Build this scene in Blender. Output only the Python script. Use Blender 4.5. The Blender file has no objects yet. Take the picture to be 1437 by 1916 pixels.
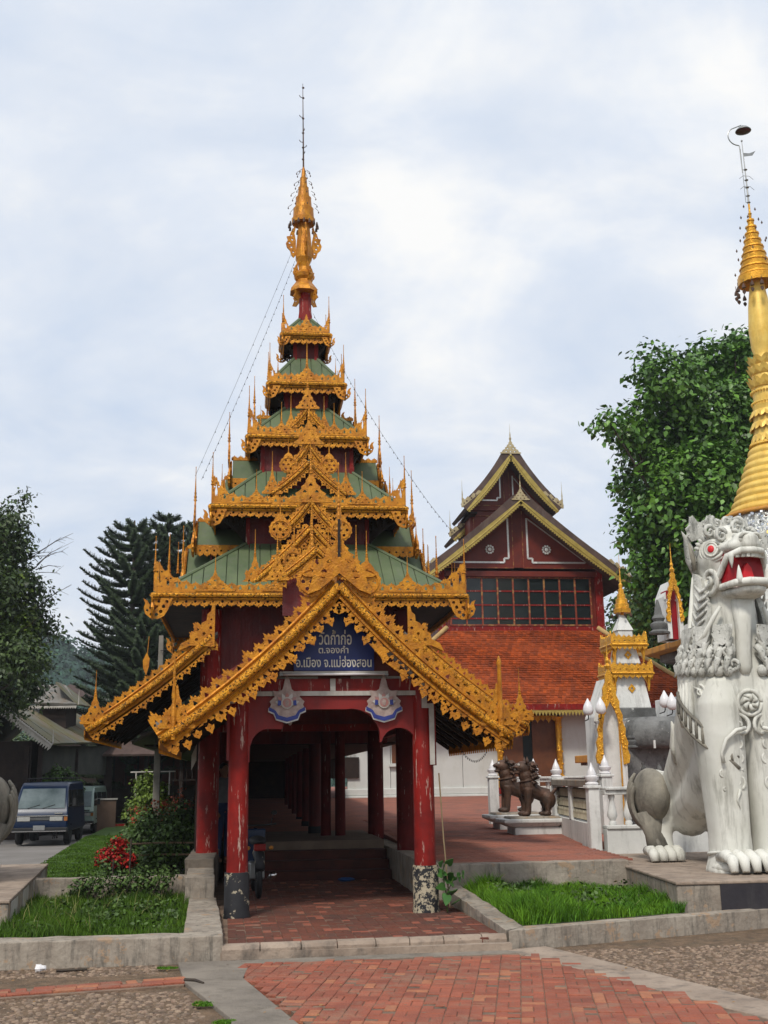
import bpy, math, random
import numpy as np
from mathutils import Vector, Matrix, Quaternion
R = random.Random(7)
SC = bpy.context.scene
COL = SC.collection
PI = math.pi

# ------------------------------------------------------------------ camera
FPX, PW, PH = 2100.0, 1437.0, 1916.0
pitch = math.radians(13.315); yaw = math.radians(6.96); roll = 0.015
fw = Vector((math.sin(yaw)*math.cos(pitch), math.cos(yaw)*math.cos(pitch), math.sin(pitch)))
r0 = Vector((math.cos(yaw), -math.sin(yaw), 0)); u0 = r0.cross(fw)
rt = r0*math.cos(roll) - u0*math.sin(roll); up = u0*math.cos(roll) + r0*math.sin(roll)
CAM = Vector((-1.066, -15.2, 1.7))
cd = bpy.data.cameras.new('camera'); cam = bpy.data.objects.new('camera', cd); COL.objects.link(cam)
cd.sensor_fit = 'HORIZONTAL'; cd.sensor_width = 36.0; cd.lens = 36.0*FPX/PW
cd.clip_start = 0.1; cd.clip_end = 3000
mw = Matrix(((rt.x, up.x, -fw.x, CAM.x), (rt.y, up.y, -fw.y, CAM.y), (rt.z, up.z, -fw.z, CAM.z), (0, 0, 0, 1)))
cam.matrix_world = mw
SC.camera = cam

# ------------------------------------------------------------------ light
SUN_EL, SUN_AZ = 50.0, 205.0          # azimuth clockwise from +Y (north): behind the camera, a little to the left
w = bpy.data.worlds.new('World'); SC.world = w; w.use_nodes = True
nt = w.node_tree; nt.nodes.clear()
def N(t, **k):
    n = nt.nodes.new(t)
    for a, b in k.items(): setattr(n, a, b)
    return n
out = N('ShaderNodeOutputWorld'); sky = N('ShaderNodeTexSky', sky_type='NISHITA')
sky.sun_disc = False; sky.sun_elevation = math.radians(SUN_EL); sky.sun_rotation = math.radians(SUN_AZ)
sky.air_density = 1.0; sky.dust_density = 2.5
bg1 = N('ShaderNodeBackground'); bg1.inputs[1].default_value = 0.1
bg2 = N('ShaderNodeBackground'); bg2.inputs[1].default_value = 1.0
mix = N('ShaderNodeMixShader')
tc = N('ShaderNodeTexCoord'); sep = N('ShaderNodeSeparateXYZ')
zz = N('ShaderNodeMath', operation='MAXIMUM'); zz.inputs[1].default_value = 0.0
za = N('ShaderNodeMath', operation='ADD'); za.inputs[1].default_value = 0.50
dx = N('ShaderNodeMath', operation='DIVIDE'); dy = N('ShaderNodeMath', operation='DIVIDE')
cmb = N('ShaderNodeCombineXYZ')
L = nt.links.new
L(tc.outputs['Generated'], sep.inputs[0]); L(sep.outputs[2], zz.inputs[0]); L(zz.outputs[0], za.inputs[0])
L(sep.outputs[0], dx.inputs[0]); L(za.outputs[0], dx.inputs[1]); L(sep.outputs[1], dy.inputs[0]); L(za.outputs[0], dy.inputs[1])
L(dx.outputs[0], cmb.inputs[0]); L(dy.outputs[0], cmb.inputs[1])
mp = N('ShaderNodeMapping'); mp.inputs['Rotation'].default_value = (0, 0, 0.6); mp.inputs['Scale'].default_value = (1.5, 1.9, 1)
L(cmb.outputs[0], mp.inputs[0])
n1 = N('ShaderNodeTexNoise'); n1.inputs['Scale'].default_value = 2.1; n1.inputs['Detail'].default_value = 7; n1.inputs['Roughness'].default_value = 0.5; n1.inputs['Distortion'].default_value = 0.7
n2 = N('ShaderNodeTexNoise'); n2.inputs['Scale'].default_value = 5.5; n2.inputs['Detail'].default_value = 6; n2.inputs['Roughness'].default_value = 0.6
L(mp.outputs[0], n1.inputs[0]); L(mp.outputs[0], n2.inputs[0])
rp = N('ShaderNodeValToRGB'); rp.color_ramp.elements[0].position = 0.30; rp.color_ramp.elements[0].color = (0.90, 0.90, 0.90, 1)
rp.color_ramp.elements[1].position = 0.62; rp.color_ramp.elements[1].color = (1, 1, 1, 1)
L(n1.outputs[0], rp.inputs[0])
add = N('ShaderNodeMath', operation='MULTIPLY_ADD'); add.inputs[1].default_value = 0.45; L(n2.outputs[0], add.inputs[0]); L(n1.outputs[0], add.inputs[2])
rc = N('ShaderNodeValToRGB')
e = rc.color_ramp.elements; e[0].position = 0.48; e[0].color = (0.65, 0.755, 0.92, 1); e[1].position = 0.92; e[1].color = (1.0, 1.0, 0.99, 1)
m_ = e.new(0.72); m_.color = (0.80, 0.86, 0.955, 1)
L(add.outputs[0], rc.inputs[0])
L(sky.outputs[0], bg1.inputs[0]); L(rc.outputs[0], bg2.inputs[0])
L(rp.outputs[0], mix.inputs[0]); L(bg1.outputs[0], mix.inputs[1]); L(bg2.outputs[0], mix.inputs[2]); L(mix.outputs[0], out.inputs[0])

sl = bpy.data.lights.new('sun', 'SUN'); sun = bpy.data.objects.new('sun', sl); COL.objects.link(sun)
sl.energy = 2.5; sl.angle = math.radians(9); sl.color = (1.0, 0.95, 0.86)
el, az = math.radians(SUN_EL), math.radians(SUN_AZ)
sd = Vector((math.sin(az)*math.cos(el), math.cos(az)*math.cos(el), math.sin(el)))
sun.rotation_euler = (-sd).to_track_quat('-Z', 'Y').to_euler()
SC.view_settings.view_transform = 'Standard'
SC.view_settings.look = 'None'; SC.view_settings.exposure = 0.0; SC.view_settings.gamma = 1.0
SC.view_settings.use_curve_mapping = False
SC.cycles.max_bounces = 6; SC.cycles.diffuse_bounces = 2; SC.cycles.transparent_max_bounces = 8

# ------------------------------------------------------------------ helpers
def tag(o, label=None, cat=None, group=None, kind=None):
    if label: o['label'] = label
    if cat: o['category'] = cat
    if group: o['group'] = group
    if kind: o['kind'] = kind
    return o
ORG = {}
def thing(name, label, cat, loc=(0, 0, 0), group=None, rz=0.0):
    o = bpy.data.objects.new(name, None); COL.objects.link(o); o.empty_display_size = 0.3
    o.location = loc; o.rotation_euler = (0, 0, rz); ORG[o.name] = Vector(loc)
    return tag(o, label, cat, group)
def link(name, me, parent=None, loc=(0, 0, 0), rot=None, scale=None, label=None, kind=None):
    o = bpy.data.objects.new(name, me); COL.objects.link(o)
    o.location = loc
    if rot is not None: o.rotation_euler = rot
    if scale is not None: o.scale = scale
    if parent is not None: o.parent = parent
    if label: o['label'] = label
    if kind: o['kind'] = kind
    return o
def copy_tree(o, parent=None):
    c = o.copy(); COL.objects.link(c)
    if parent is not None: c.parent = parent
    ORG[c.name] = ORG.get(o.name, Vector((0, 0, 0)))
    for ch in list(o.children): copy_tree(ch, c)
    return c

def tess(polys, thick):
    """2D polygons (outer outline first, then holes) -> extruded vertex / face lists, in the plane z=0"""
    cu = bpy.data.curves.new('t', 'CURVE'); cu.dimensions = '2D'; cu.fill_mode = 'BOTH'; cu.extrude = thick/2
    for p in polys:
        sp = cu.splines.new('POLY'); sp.points.add(len(p)-1)
        flat = []
        for q in p: flat += [q[0], q[1], 0, 1]
        sp.points.foreach_set('co', flat); sp.use_cyclic_u = True
    ob = bpy.data.objects.new('t', cu)
    me = bpy.data.meshes.new_from_object(ob)
    vs = [tuple(v.co) for v in me.vertices]; fs = [tuple(f.vertices) for f in me.polygons]
    bpy.data.meshes.remove(me); bpy.data.objects.remove(ob); bpy.data.curves.remove(cu)
    return vs, fs

class MB:
    def __init__(s, M=None): s.v = []; s.f = []; s.M = M or Matrix.Identity(4)
    def add(s, vs, fs, M=None):
        T = s.M @ M if M is not None else s.M
        k = len(s.v)
        s.v += [tuple(T @ Vector(p)) for p in vs]
        s.f += [tuple(i+k for i in f) for f in fs]
        return s
    def box(s, x0, x1, y0, y1, z0, z1, M=None):
        vs = [(x0,y0,z0),(x1,y0,z0),(x1,y1,z0),(x0,y1,z0),(x0,y0,z1),(x1,y0,z1),(x1,y1,z1),(x0,y1,z1)]
        return s.add(vs, [(0,3,2,1),(4,5,6,7),(0,1,5,4),(1,2,6,5),(2,3,7,6),(3,0,4,7)], M)
    def hexa(s, p, M=None):
        return s.add(p, [(0,3,2,1),(4,5,6,7),(0,1,5,4),(1,2,6,5),(2,3,7,6),(3,0,4,7)], M)
    def tbox(s, c, z0, z1, a0, b0, a1, b1, M=None):     # tapered box round centre c=(x,y): half sizes
        x, y = c
        return s.hexa([(x-a0,y-b0,z0),(x+a0,y-b0,z0),(x+a0,y+b0,z0),(x-a0,y+b0,z0),(x-a1,y-b1,z1),(x+a1,y-b1,z1),(x+a1,y+b1,z1),(x-a1,y+b1,z1)], M)
    def prism(s, poly, y0, y1, M=None):                  # poly in (x,z), extruded along y, convex-ish
        n = len(poly)
        vs = [(p[0], y0, p[1]) for p in poly] + [(p[0], y1, p[1]) for p in poly]
        fs = [tuple(range(n)), tuple(range(2*n-1, n-1, -1))] + [((i+1) % n, i, n+i, n+(i+1) % n) for i in range(n)]
        return s.add(vs, fs, M)
    def slab(s, poly, z0, z1, M=None):                   # poly in (x,y)
        n = len(poly)
        zf = (lambda p: z1(p)) if callable(z1) else (lambda p: z1)
        vs = [(p[0], p[1], z0) for p in poly] + [(p[0], p[1], zf(p)) for p in poly]
        fs = [tuple(range(n-1, -1, -1)), tuple(range(n, 2*n))] + [(i, (i+1) % n, n+(i+1) % n, n+i) for i in range(n)]
        return s.add(vs, fs, M)
    def tube(s, pts, rad, n=8, M=None, cap=True):
        pts = [Vector(p) for p in pts]
        if not hasattr(rad, '__len__'): rad = [rad]*len(pts)
        vs, fs = [], []
        t = (pts[1]-pts[0]).normalized()
        a = Vector((0, 0, 1)) if abs(t.z) < .9 else Vector((1, 0, 0))
        u = t.cross(a).normalized()
        for i, p in enumerate(pts):
            t2 = (pts[min(i+1, len(pts)-1)] - pts[max(i-1, 0)])
            if t2.length > 1e-9: t2.normalize()
            else: t2 = t
            u = (u - t2*u.dot(t2)).normalized(); v = t2.cross(u); t = t2
            for j in range(n):
                q = 2*PI*j/n
                vs.append(tuple(p + (u*math.cos(q) + v*math.sin(q))*rad[i]))
        for i in range(len(pts)-1):
            for j in range(n):
                fs.append((i*n+j, i*n+(j+1) % n, (i+1)*n+(j+1) % n, (i+1)*n+j))
        if cap: fs.append(tuple(range(n-1, -1, -1))); fs.append(tuple(range((len(pts)-1)*n, len(pts)*n)))
        return s.add(vs, fs, M)
    def lathe(s, prof, c=(0, 0, 0), n=16, M=None, mod=None):
        vs, fs = [], []
        for i, (r, z) in enumerate(prof):
            for j in range(n):
                q = 2*PI*(j+.5)/n
                rr = r if mod is None else mod(r, z, q, i)
                vs.append((c[0]+rr*math.cos(q), c[1]+rr*math.sin(q), c[2]+z))
        m = len(prof)
        for i in range(m-1):
            for j in range(n):
                fs.append((i*n+j, i*n+(j+1) % n, (i+1)*n+(j+1) % n, (i+1)*n+j))
        fs.append(tuple(range(n-1, -1, -1))); fs.append(tuple(range((m-1)*n, m*n)))
        return s.add(vs, fs, M)
    def ball(s, c, r, n=12, m=8, M=None, fn=None):
        if not hasattr(r, '__len__'): r = (r, r, r)
        vs, fs = [], []
        for i in range(1, m):
            ph = PI*i/m
            for j in range(n):
                q = 2*PI*j/n
                d = (math.sin(ph)*math.cos(q), math.sin(ph)*math.sin(q), math.cos(ph))
                k = fn(d) if fn else 1
                vs.append((c[0]+r[0]*d[0]*k, c[1]+r[1]*d[1]*k, c[2]+r[2]*d[2]*k))
        for i in range(m-2):
            for j in range(n):
                fs.append((i*n+j, (i+1)*n+j, (i+1)*n+(j+1) % n, i*n+(j+1) % n))
        a = len(vs); vs.append((c[0], c[1], c[2]+r[2])); vs.append((c[0], c[1], c[2]-r[2]))
        for j in range(n):
            fs.append((a, j, (j+1) % n)); fs.append((a+1, (m-2)*n+(j+1) % n, (m-2)*n+j))
        return s.add(vs, fs, M)
    def plate(s, polys, thick, M):                       # pierced flat ornament; local x,y plane -> M
        vs, fs = tess(polys, thick); return s.add(vs, fs, M)
    def mesh(s, name, mat, smooth=False, org=None):
        me = bpy.data.meshes.new(name)
        a = np.array(s.v, dtype=np.float32).reshape(-1, 3)
        if org is not None: a = a - np.array(org, dtype=np.float32)
        me.from_pydata(a.tolist(), [], s.f)
        if mat: me.materials.append(mat)
        if smooth is True: me.polygons.foreach_set('use_smooth', [True]*len(me.polygons))
        elif smooth:
            me.polygons.foreach_set('use_smooth', [True]*len(me.polygons)); me.set_sharp_from_angle(angle=math.radians(smooth))
        me.update(); return me
    def build(s, name, mat, parent=None, smooth=False, bevel=0, label=None, kind=None):
        org = ORG.get(parent.name, Vector((0, 0, 0))) if parent is not None else None
        me = s.mesh(name, mat, smooth, org)
        o = link(name, me, parent, label=label, kind=kind)
        if parent is not None: ORG[o.name] = org
        if bevel:
            b = o.modifiers.new('bevel', 'BEVEL'); b.width = bevel; b.segments = 2; b.limit_method = 'ANGLE'; b.angle_limit = math.radians(40)
        return o
def frame(o, U, V):                                      # matrix whose x,y axes are U,V at origin o
    U = Vector(U).normalized(); V = Vector(V); V = (V - U*V.dot(U)).normalized(); W = U.cross(V)
    return Matrix(((U.x, V.x, W.x, o[0]), (U.y, V.y, W.y, o[1]), (U.z, V.z, W.z, o[2]), (0, 0, 0, 1)))
XZ = lambda x, y, z, s=1.0: Matrix(((s,0,0,x),(0,0,-1,y),(0,s,0,z),(0,0,0,1)))   # drawing plane facing -Y

# raw mesh from numpy
def np_mesh(name, verts, faces, mat, parent=None, kind=None, label=None, smooth=False, nrm=None):
    verts = np.asarray(verts, dtype=np.float32)
    if parent is not None: verts = verts - np.array(ORG.get(parent.name, Vector((0,0,0))), dtype=np.float32)
    faces = np.asarray(faces, dtype=np.int32); k = faces.shape[1]
    me = bpy.data.meshes.new(name)
    me.vertices.add(len(verts)); me.vertices.foreach_set('co', verts.ravel())
    me.loops.add(faces.size); me.loops.foreach_set('vertex_index', faces.ravel())
    me.polygons.add(len(faces)); me.polygons.foreach_set('loop_start', np.arange(0, faces.size, k, dtype=np.int32))
    me.polygons.foreach_set('loop_total', np.full(len(faces), k, dtype=np.int32))
    me.materials.append(mat); me.update(calc_edges=True); me.validate()
    return link(name, me, parent, label=label, kind=kind)

# ------------------------------------------------------------------ materials
def mat(name, c1, c2=None, rough=0.7, metal=0.0, scale=3.0, spec=0.4, bump=0.0, bscale=None, stain=None, sscale=(2, 2, .35), samt=0.5, spots=None, coat=0, lo=.35, hi=.65, island=0.0, detail=5, spm=(1, 1, 1)):
    m = bpy.data.materials.new(name); m.use_nodes = True
    t = m.node_tree; n = t.nodes; l = t.links.new
    b = n['Principled BSDF']
    b.inputs['Roughness'].default_value = rough; b.inputs['Metallic'].default_value = metal
    b.inputs['Specular IOR Level'].default_value = spec
    if coat: b.inputs['Coat Weight'].default_value = coat; b.inputs['Coat Roughness'].default_value = .08
    g = n.new('ShaderNodeNewGeometry')
    c2 = c2 or tuple(x*.7 for x in c1)
    nz = n.new('ShaderNodeTexNoise'); nz.inputs['Scale'].default_value = scale; nz.inputs['Detail'].default_value = detail; nz.inputs['Roughness'].default_value = .62
    l(g.outputs['Position'], nz.inputs['Vector'])
    mr = n.new('ShaderNodeMapRange'); mr.inputs[1].default_value = lo; mr.inputs[2].default_value = hi; l(nz.outputs[0], mr.inputs[0])
    mx = n.new('ShaderNodeMix'); mx.data_type = 'RGBA'; mx.inputs[6].default_value = (*c1, 1); mx.inputs[7].default_value = (*c2, 1)
    l(mr.outputs[0], mx.inputs[0]); cur = mx.outputs[2]
    if island:
        hs = n.new('ShaderNodeHueSaturation'); mr2 = n.new('ShaderNodeMapRange'); mr2.inputs[3].default_value = 1-island; mr2.inputs[4].default_value = 1+island
        l(g.outputs['Random Per Island'], mr2.inputs[0]); l(mr2.outputs[0], hs.inputs['Value']); l(cur, hs.inputs['Color']); cur = hs.outputs[0]
    if stain:
        mp = n.new('ShaderNodeMapping'); mp.inputs['Scale'].default_value = sscale; l(g.outputs['Position'], mp.inputs[0])
        n2 = n.new('ShaderNodeTexNoise'); n2.inputs['Scale'].default_value = 2.2; n2.inputs['Detail'].default_value = 7; n2.inputs['Roughness'].default_value = .7
        l(mp.outputs[0], n2.inputs['Vector'])
        r2 = n.new('ShaderNodeMapRange'); r2.inputs[1].default_value = .5; r2.inputs[2].default_value = .72; r2.inputs[4].default_value = samt; l(n2.outputs[0], r2.inputs[0])
        m2 = n.new('ShaderNodeMix'); m2.data_type = 'RGBA'; m2.inputs[7].default_value = (*stain, 1)
        l(r2.outputs[0], m2.inputs[0]); l(cur, m2.inputs[6]); cur = m2.outputs[2]
    if spots:
        col, sc, thr = spots
        n3 = n.new('ShaderNodeTexNoise'); n3.inputs['Scale'].default_value = sc; n3.inputs['Detail'].default_value = 4; n3.inputs['Roughness'].default_value = .7
        mq = n.new('ShaderNodeMapping'); mq.inputs['Scale'].default_value = spm; l(g.outputs['Position'], mq.inputs[0]); l(mq.outputs[0], n3.inputs['Vector'])
        r3 = n.new('ShaderNodeMapRange'); r3.inputs[1].default_value = thr; r3.inputs[2].default_value = thr+.04; l(n3.outputs[0], r3.inputs[0])
        m3 = n.new('ShaderNodeMix'); m3.data_type = 'RGBA'; m3.inputs[7].default_value = (*col, 1)
        l(r3.outputs[0], m3.inputs[0]); l(cur, m3.inputs[6]); cur = m3.outputs[2]
    l(cur, b.inputs['Base Color'])
    if bump:
        nb = n.new('ShaderNodeTexNoise'); nb.inputs['Scale'].default_value = bscale or scale*4; nb.inputs['Detail'].default_value = 5
        l(g.outputs['Position'], nb.inputs['Vector'])
        bp = n.new('ShaderNodeBump'); bp.inputs['Strength'].default_value = min(bump, 1); bp.inputs['Distance'].default_value = .02
        l(nb.outputs[0], bp.inputs['Height']); l(bp.outputs[0], b.inputs['Normal'])
    return m
def emis(name, c, s):
    m = bpy.data.materials.new(name); m.use_nodes = True; b = m.node_tree.nodes['Principled BSDF']
    b.inputs['Base Color'].default_value = (*c, 1); b.inputs['Emission Color'].default_value = (*c, 1); b.inputs['Emission Strength'].default_value = s
    return m

GOLD = mat('gold_paint', (.64, .265, .014), (.40, .135, .008), rough=.40, metal=.35, scale=6, bump=.5, bscale=45, stain=(.13, .06, .012), samt=.6, sscale=(4, 4, 1.5), spots=((.03, .018, .006), 24, .63))
GOLDR = mat('pierced_gold_roll', (.74, .34, .02), (.52, .20, .010), rough=.34, metal=.45, scale=8, bump=1, bscale=60, stain=(.13, .06, .012), samt=.5, spots=((.05, .024, .006), 34, .54))
GOLDB = mat('bright_gold_leaf', (.82, .42, .04), (.60, .27, .02), rough=.3, metal=.6, scale=9, bump=.7, bscale=60, stain=(.2, .09, .015), samt=.5)
GOLDC = mat('stupa_gold_paint', (.84, .58, .14), (.72, .44, .075), rough=.45, metal=.2, scale=3, bump=.15, bscale=25, stain=(.35, .2, .06), samt=.35)
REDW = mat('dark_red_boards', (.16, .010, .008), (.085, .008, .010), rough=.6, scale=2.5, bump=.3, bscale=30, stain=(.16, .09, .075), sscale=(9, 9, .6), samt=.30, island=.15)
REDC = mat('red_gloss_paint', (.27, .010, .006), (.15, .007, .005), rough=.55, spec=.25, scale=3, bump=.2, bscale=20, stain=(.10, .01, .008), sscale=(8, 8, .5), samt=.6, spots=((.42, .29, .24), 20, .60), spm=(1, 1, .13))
GREENR = mat('green_roof_paint', (.115, .150, .070), (.075, .105, .05), rough=.6, scale=1.6, bump=.2, stain=(.13, .13, .10), sscale=(5, 5, 1), samt=.6, island=.10)
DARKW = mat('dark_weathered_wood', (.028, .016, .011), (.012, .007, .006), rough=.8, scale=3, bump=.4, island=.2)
TIN = mat('rusty_grey_tin', (.22, .21, .19), (.15, .14, .13), rough=.65, metal=.1, scale=1.5, stain=(.20, .11, .055), samt=.7, sscale=(2, 2, .6), bump=.2)
WHITE = mat('aged_whitewash', (.74, .73, .70), (.62, .62, .59), rough=.85, scale=1.2, bump=.3, bscale=14, stain=(.14, .135, .12), sscale=(3, 3, .5), samt=.55, spots=((.20, .19, .17), 7, .72))
WHITEW = mat('temple_wall_white', (.62, .63, .60), (.55, .56, .53), rough=.9, scale=.7, bump=.15, stain=(.40, .38, .30), sscale=(.8, .8, .3), samt=.4)
TRIMW = mat('greyed_white_trim', (.50, .47, .43), (.38, .35, .31), rough=.7, scale=5, stain=(.14, .12, .10), samt=.5)
LIONW = mat('lion_plaster', (.74, .73, .67), (.62, .61, .54), rough=.7, scale=1.1, bump=.22, bscale=9, stain=(.17, .16, .13), sscale=(2.4, 2.4, .38), samt=.8, spots=((.26, .245, .20), 3.2, .70))
LIOND = mat('lion_haunch_plaster', (.34, .31, .25), (.13, .12, .10), rough=.85, scale=1.3, bump=.5, bscale=18, stain=(.05, .045, .04), sscale=(2, 2, .6), samt=.8)
LIONM = mat('mouldy_mane_plaster', (.66, .65, .60), (.46, .455, .41), rough=.8, scale=4, bump=.5, bscale=30, stain=(.10, .10, .085), sscale=(3, 3, .9), samt=.85, spots=((.13, .13, .11), 17, .60))
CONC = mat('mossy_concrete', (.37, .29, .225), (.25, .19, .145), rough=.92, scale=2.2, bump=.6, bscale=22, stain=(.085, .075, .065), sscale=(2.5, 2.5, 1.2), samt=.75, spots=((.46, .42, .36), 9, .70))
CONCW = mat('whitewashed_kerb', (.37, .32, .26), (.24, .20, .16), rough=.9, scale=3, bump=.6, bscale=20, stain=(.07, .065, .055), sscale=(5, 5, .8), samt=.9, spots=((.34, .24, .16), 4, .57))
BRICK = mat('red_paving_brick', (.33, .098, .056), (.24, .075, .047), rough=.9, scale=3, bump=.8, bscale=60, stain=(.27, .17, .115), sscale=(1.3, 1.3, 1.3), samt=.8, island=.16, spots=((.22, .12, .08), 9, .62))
BRICKD = mat('dirty_shade_darkened_brick', (.17, .052, .030), (.09, .036, .026), rough=.9, scale=1.1, bump=.8, bscale=60, stain=(.075, .055, .042), sscale=(1.3, 1.3, 1.3), samt=.9, island=.14)  # dirty brick, base colour darkened further to stand in for porch shade
BRICKO = mat('orange_paving_brick', (.40, .155, .08), (.33, .125, .065), rough=.85, scale=14, bump=.6, bscale=60, stain=(.22, .15, .10), sscale=(2, 2, 2), samt=.5)
DIRT = mat('sandy_joint_dirt', (.24, .16, .11), (.13, .085, .06), rough=.95, scale=4, bump=.7, bscale=50, stain=(.045, .042, .03), sscale=(1.5, 1.5, 1.5), samt=.6)
PEBB = mat('pebble_stone', (.25, .185, .13), (.16, .105, .075), rough=.85, scale=20, bump=.3, island=.5)
PEBG = mat('pebble_bed_soil', (.20, .13, .078), (.10, .066, .042), rough=.95, scale=6, bump=1, bscale=55, stain=(.06, .055, .035), sscale=(1.5, 1.5, 1.5), samt=.6, spots=((.38, .30, .22), 38, .62))
TERR = mat('terrace_brick', (.33, .115, .072), (.22, .085, .06), rough=.85, scale=1.3, bump=.4, bscale=30, stain=(.10, .075, .06), sscale=(.8, .8, .8), samt=.75, spots=((.36, .14, .09), 3.5, .62), island=.12)
ROAD = mat('dusty_road', (.22, .20, .185), (.17, .155, .14), rough=.95, scale=.8, bump=.3, bscale=30)
SOIL = mat('planter_soil', (.055, .05, .025), (.03, .035, .015), rough=1, scale=6)
GRASSD = mat('dull_grass_blades', (.075, .15, .012), (.04, .085, .012), rough=.7, scale=1.6, spec=.15, island=.45, stain=(.12, .11, .03), samt=.2)
GRASS = mat('grass_blades', (.12, .25, .012), (.05, .14, .010), rough=.6, scale=2.2, spec=.2, island=.4)
LAWN = mat('far_lawn', (.07, .13, .02), (.045, .09, .015), rough=.9, scale=3, bump=.6, bscale=60)
TILE = mat('orange_clay_tile', (.35, .063, .011), (.20, .038, .011), rough=.7, spec=.2, scale=1.6, stain=(.13, .035, .018), sscale=(1.5, 1.5, 1.5), samt=.55, island=.30)
BROWNR = mat('brown_shingle', (.10, .062, .050), (.065, .04, .034), rough=.8, scale=2, island=.2, stain=(.15, .13, .12), samt=.4)
VRED = mat('temple_red_panel', (.175, .022, .010), (.12, .014, .008), rough=.5, scale=1.5, stain=(.06, .012, .01), samt=.4)
SILV = mat('silver_mirror_trim', (.80, .80, .78), (.62, .62, .60), rough=.3, metal=.3, scale=12, island=.3)
GLASS = mat('dark_window_glass', (.012, .016, .018), (.02, .026, .026), rough=.12, spec=.4, scale=1)
BLUE = mat('sign_blue', (.010, .022, .17), (.006, .015, .12), rough=.35, scale=2)
LETTER = mat('sign_letter_white', (.80, .76, .66), (.7, .66, .58), rough=.5, scale=10)
BLACK = mat('black_paint', (.02, .02, .024), (.012, .012, .014), rough=.6, scale=5, spots=((.36, .31, .22), 7, .60))
REDD = mat('shade_darkened_red_paint', (.13, .008, .006), (.08, .006, .005), rough=.65, spec=.2, scale=3, stain=(.06, .01, .008), sscale=(8, 8, .5), samt=.5, spots=((.30, .20, .16), 22, .645), spm=(1, 1, .13))  # copy of the red column paint, darkened to carry the passage shade
BLACKP = mat('peeling_black_base', (.02, .02, .024), (.012, .012, .014), rough=.7, scale=5, spots=((.40, .34, .24), 15, .50), bump=.4)
NAVY = mat('dark_painted_plinth', (.022, .020, .026), (.035, .030, .034), rough=.7, scale=2.5, bump=.3, stain=(.09, .085, .08), samt=.4)
PALEGO = mat('pale_gold_lace', (.46, .35, .09), (.34, .25, .06), rough=.5, metal=.2, scale=6)
BRONZE = mat('bronze_brown', (.115, .058, .036), (.05, .03, .02), rough=.55, metal=.25, scale=5, bump=.3, bscale=30)
ORNG = mat('orange_ledge_paint', (.55, .25, .035), (.42, .18, .03), rough=.7, scale=3, stain=(.10, .07, .04), samt=.7)
OLDST = mat('blackened_plaster', (.22, .22, .215), (.075, .075, .072), rough=.95, scale=1.1, bump=.7, bscale=16, stain=(.018, .018, .018), sscale=(1.2, 1.2, .7), samt=.9, spots=((.46, .46, .43), 5, .66))
MIRROR = mat('mirror_mosaic', (.55, .56, .54), (.28, .28, .26), rough=.25, metal=.7, scale=14, bump=1, bscale=50, island=.3)
LEAFR = mat('bodhi_leaf', (.105, .22, .022), (.05, .13, .016), rough=.42, spec=.45, scale=1.2, island=.55)
LEAFL = mat('dark_tree_leaf', (.052, .085, .018), (.028, .05, .013), rough=.5, scale=1.0, island=.5)
PINE = mat('pine_needles', (.036, .062, .018), (.018, .034, .010), rough=.7, scale=1.5, island=.4)
BARK = mat('tree_bark', (.07, .055, .04), (.04, .03, .025), rough=.95, scale=5, bump=.6)
SHRUB = mat('shrub_leaf', (.12, .17, .015), (.07, .12, .012), rough=.6, scale=5, island=.5)
SHRUBD = mat('dark_shrub_leaf', (.075, .13, .022), (.04, .08, .016), rough=.6, scale=5, island=.5)
REDFL = mat('red_flower', (.42, .012, .006), (.24, .006, .005), rough=.7, scale=8, island=.5)
METAL = mat('grey_metal', (.35, .35, .34), (.25, .25, .24), rough=.4, metal=.8, scale=8)
CHROME = mat('chrome', (.7, .7, .7), (.6, .6, .6), rough=.12, metal=1, scale=8)
RUBBER = mat('black_rubber', (.012, .012, .013), (.018, .018, .018), rough=.7, scale=10)
POLE = mat('concrete_pole', (.24, .22, .19), (.17, .155, .13), rough=.9, scale=3, bump=.3)
BULB = mat('lamp_bulb_glass', (.80, .78, .78), (.74, .72, .73), rough=.25, scale=2)
MRED = mat('mouth_red_paint', (.36, .004, .010), (.24, .003, .008), rough=.5, scale=3)
MRED2 = mat('tongue_red_paint', (.72, .02, .03), (.60, .015, .02), rough=.5, scale=3)
# ================================================================== SETTING
def struct(name, mb, m, kind='structure', **k):
    o = mb.build(name, m, **k); o['kind'] = kind; return o
# terrain sheet to the horizon
g = MB(); n = 24
xs = [-1500, -400, -120, -60, -30, -16, -9.5, 30, 60, 120, 400, 1500]
vs = []; 
ys = [-200, -60, -25, 60, 150, 400, 1500]
for y in ys:
    for x in xs: vs.append((x, y, -.45))
fs = []
for j in range(len(ys)-1):
    for i in range(len(xs)-1):
        a = j*len(xs)+i; fs.append((a, a+1, a+len(xs)+1, a+len(xs)))
g.add(vs, fs); struct('ground', g, LAWN)
g = MB(); g.slab([(-30, 4.8), (-5.1, 4.8), (-5.3, 9), (-5.75, 14), (-6.35, 25), (-6.9, 40), (-7.6, 58), (-60, 58), (-60, 4.8)], -.42, -.28)
struct('road', g, ROAD)
g = MB(); g.slab([(-5.1, 2.6), (-1.9, 2.6), (-1.9, 45), (-7.0, 45), (-6.9, 40), (-6.35, 25), (-5.75, 14), (-5.3, 9)], -.42, -.06)
struct('lawn_verge', g, LAWN)
g = MB(); g.slab([(-25, -25), (25, -25), (25, 4.7), (-25, 4.7)], -.29, -.155)
struct('forecourt', g, PEBG)

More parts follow.
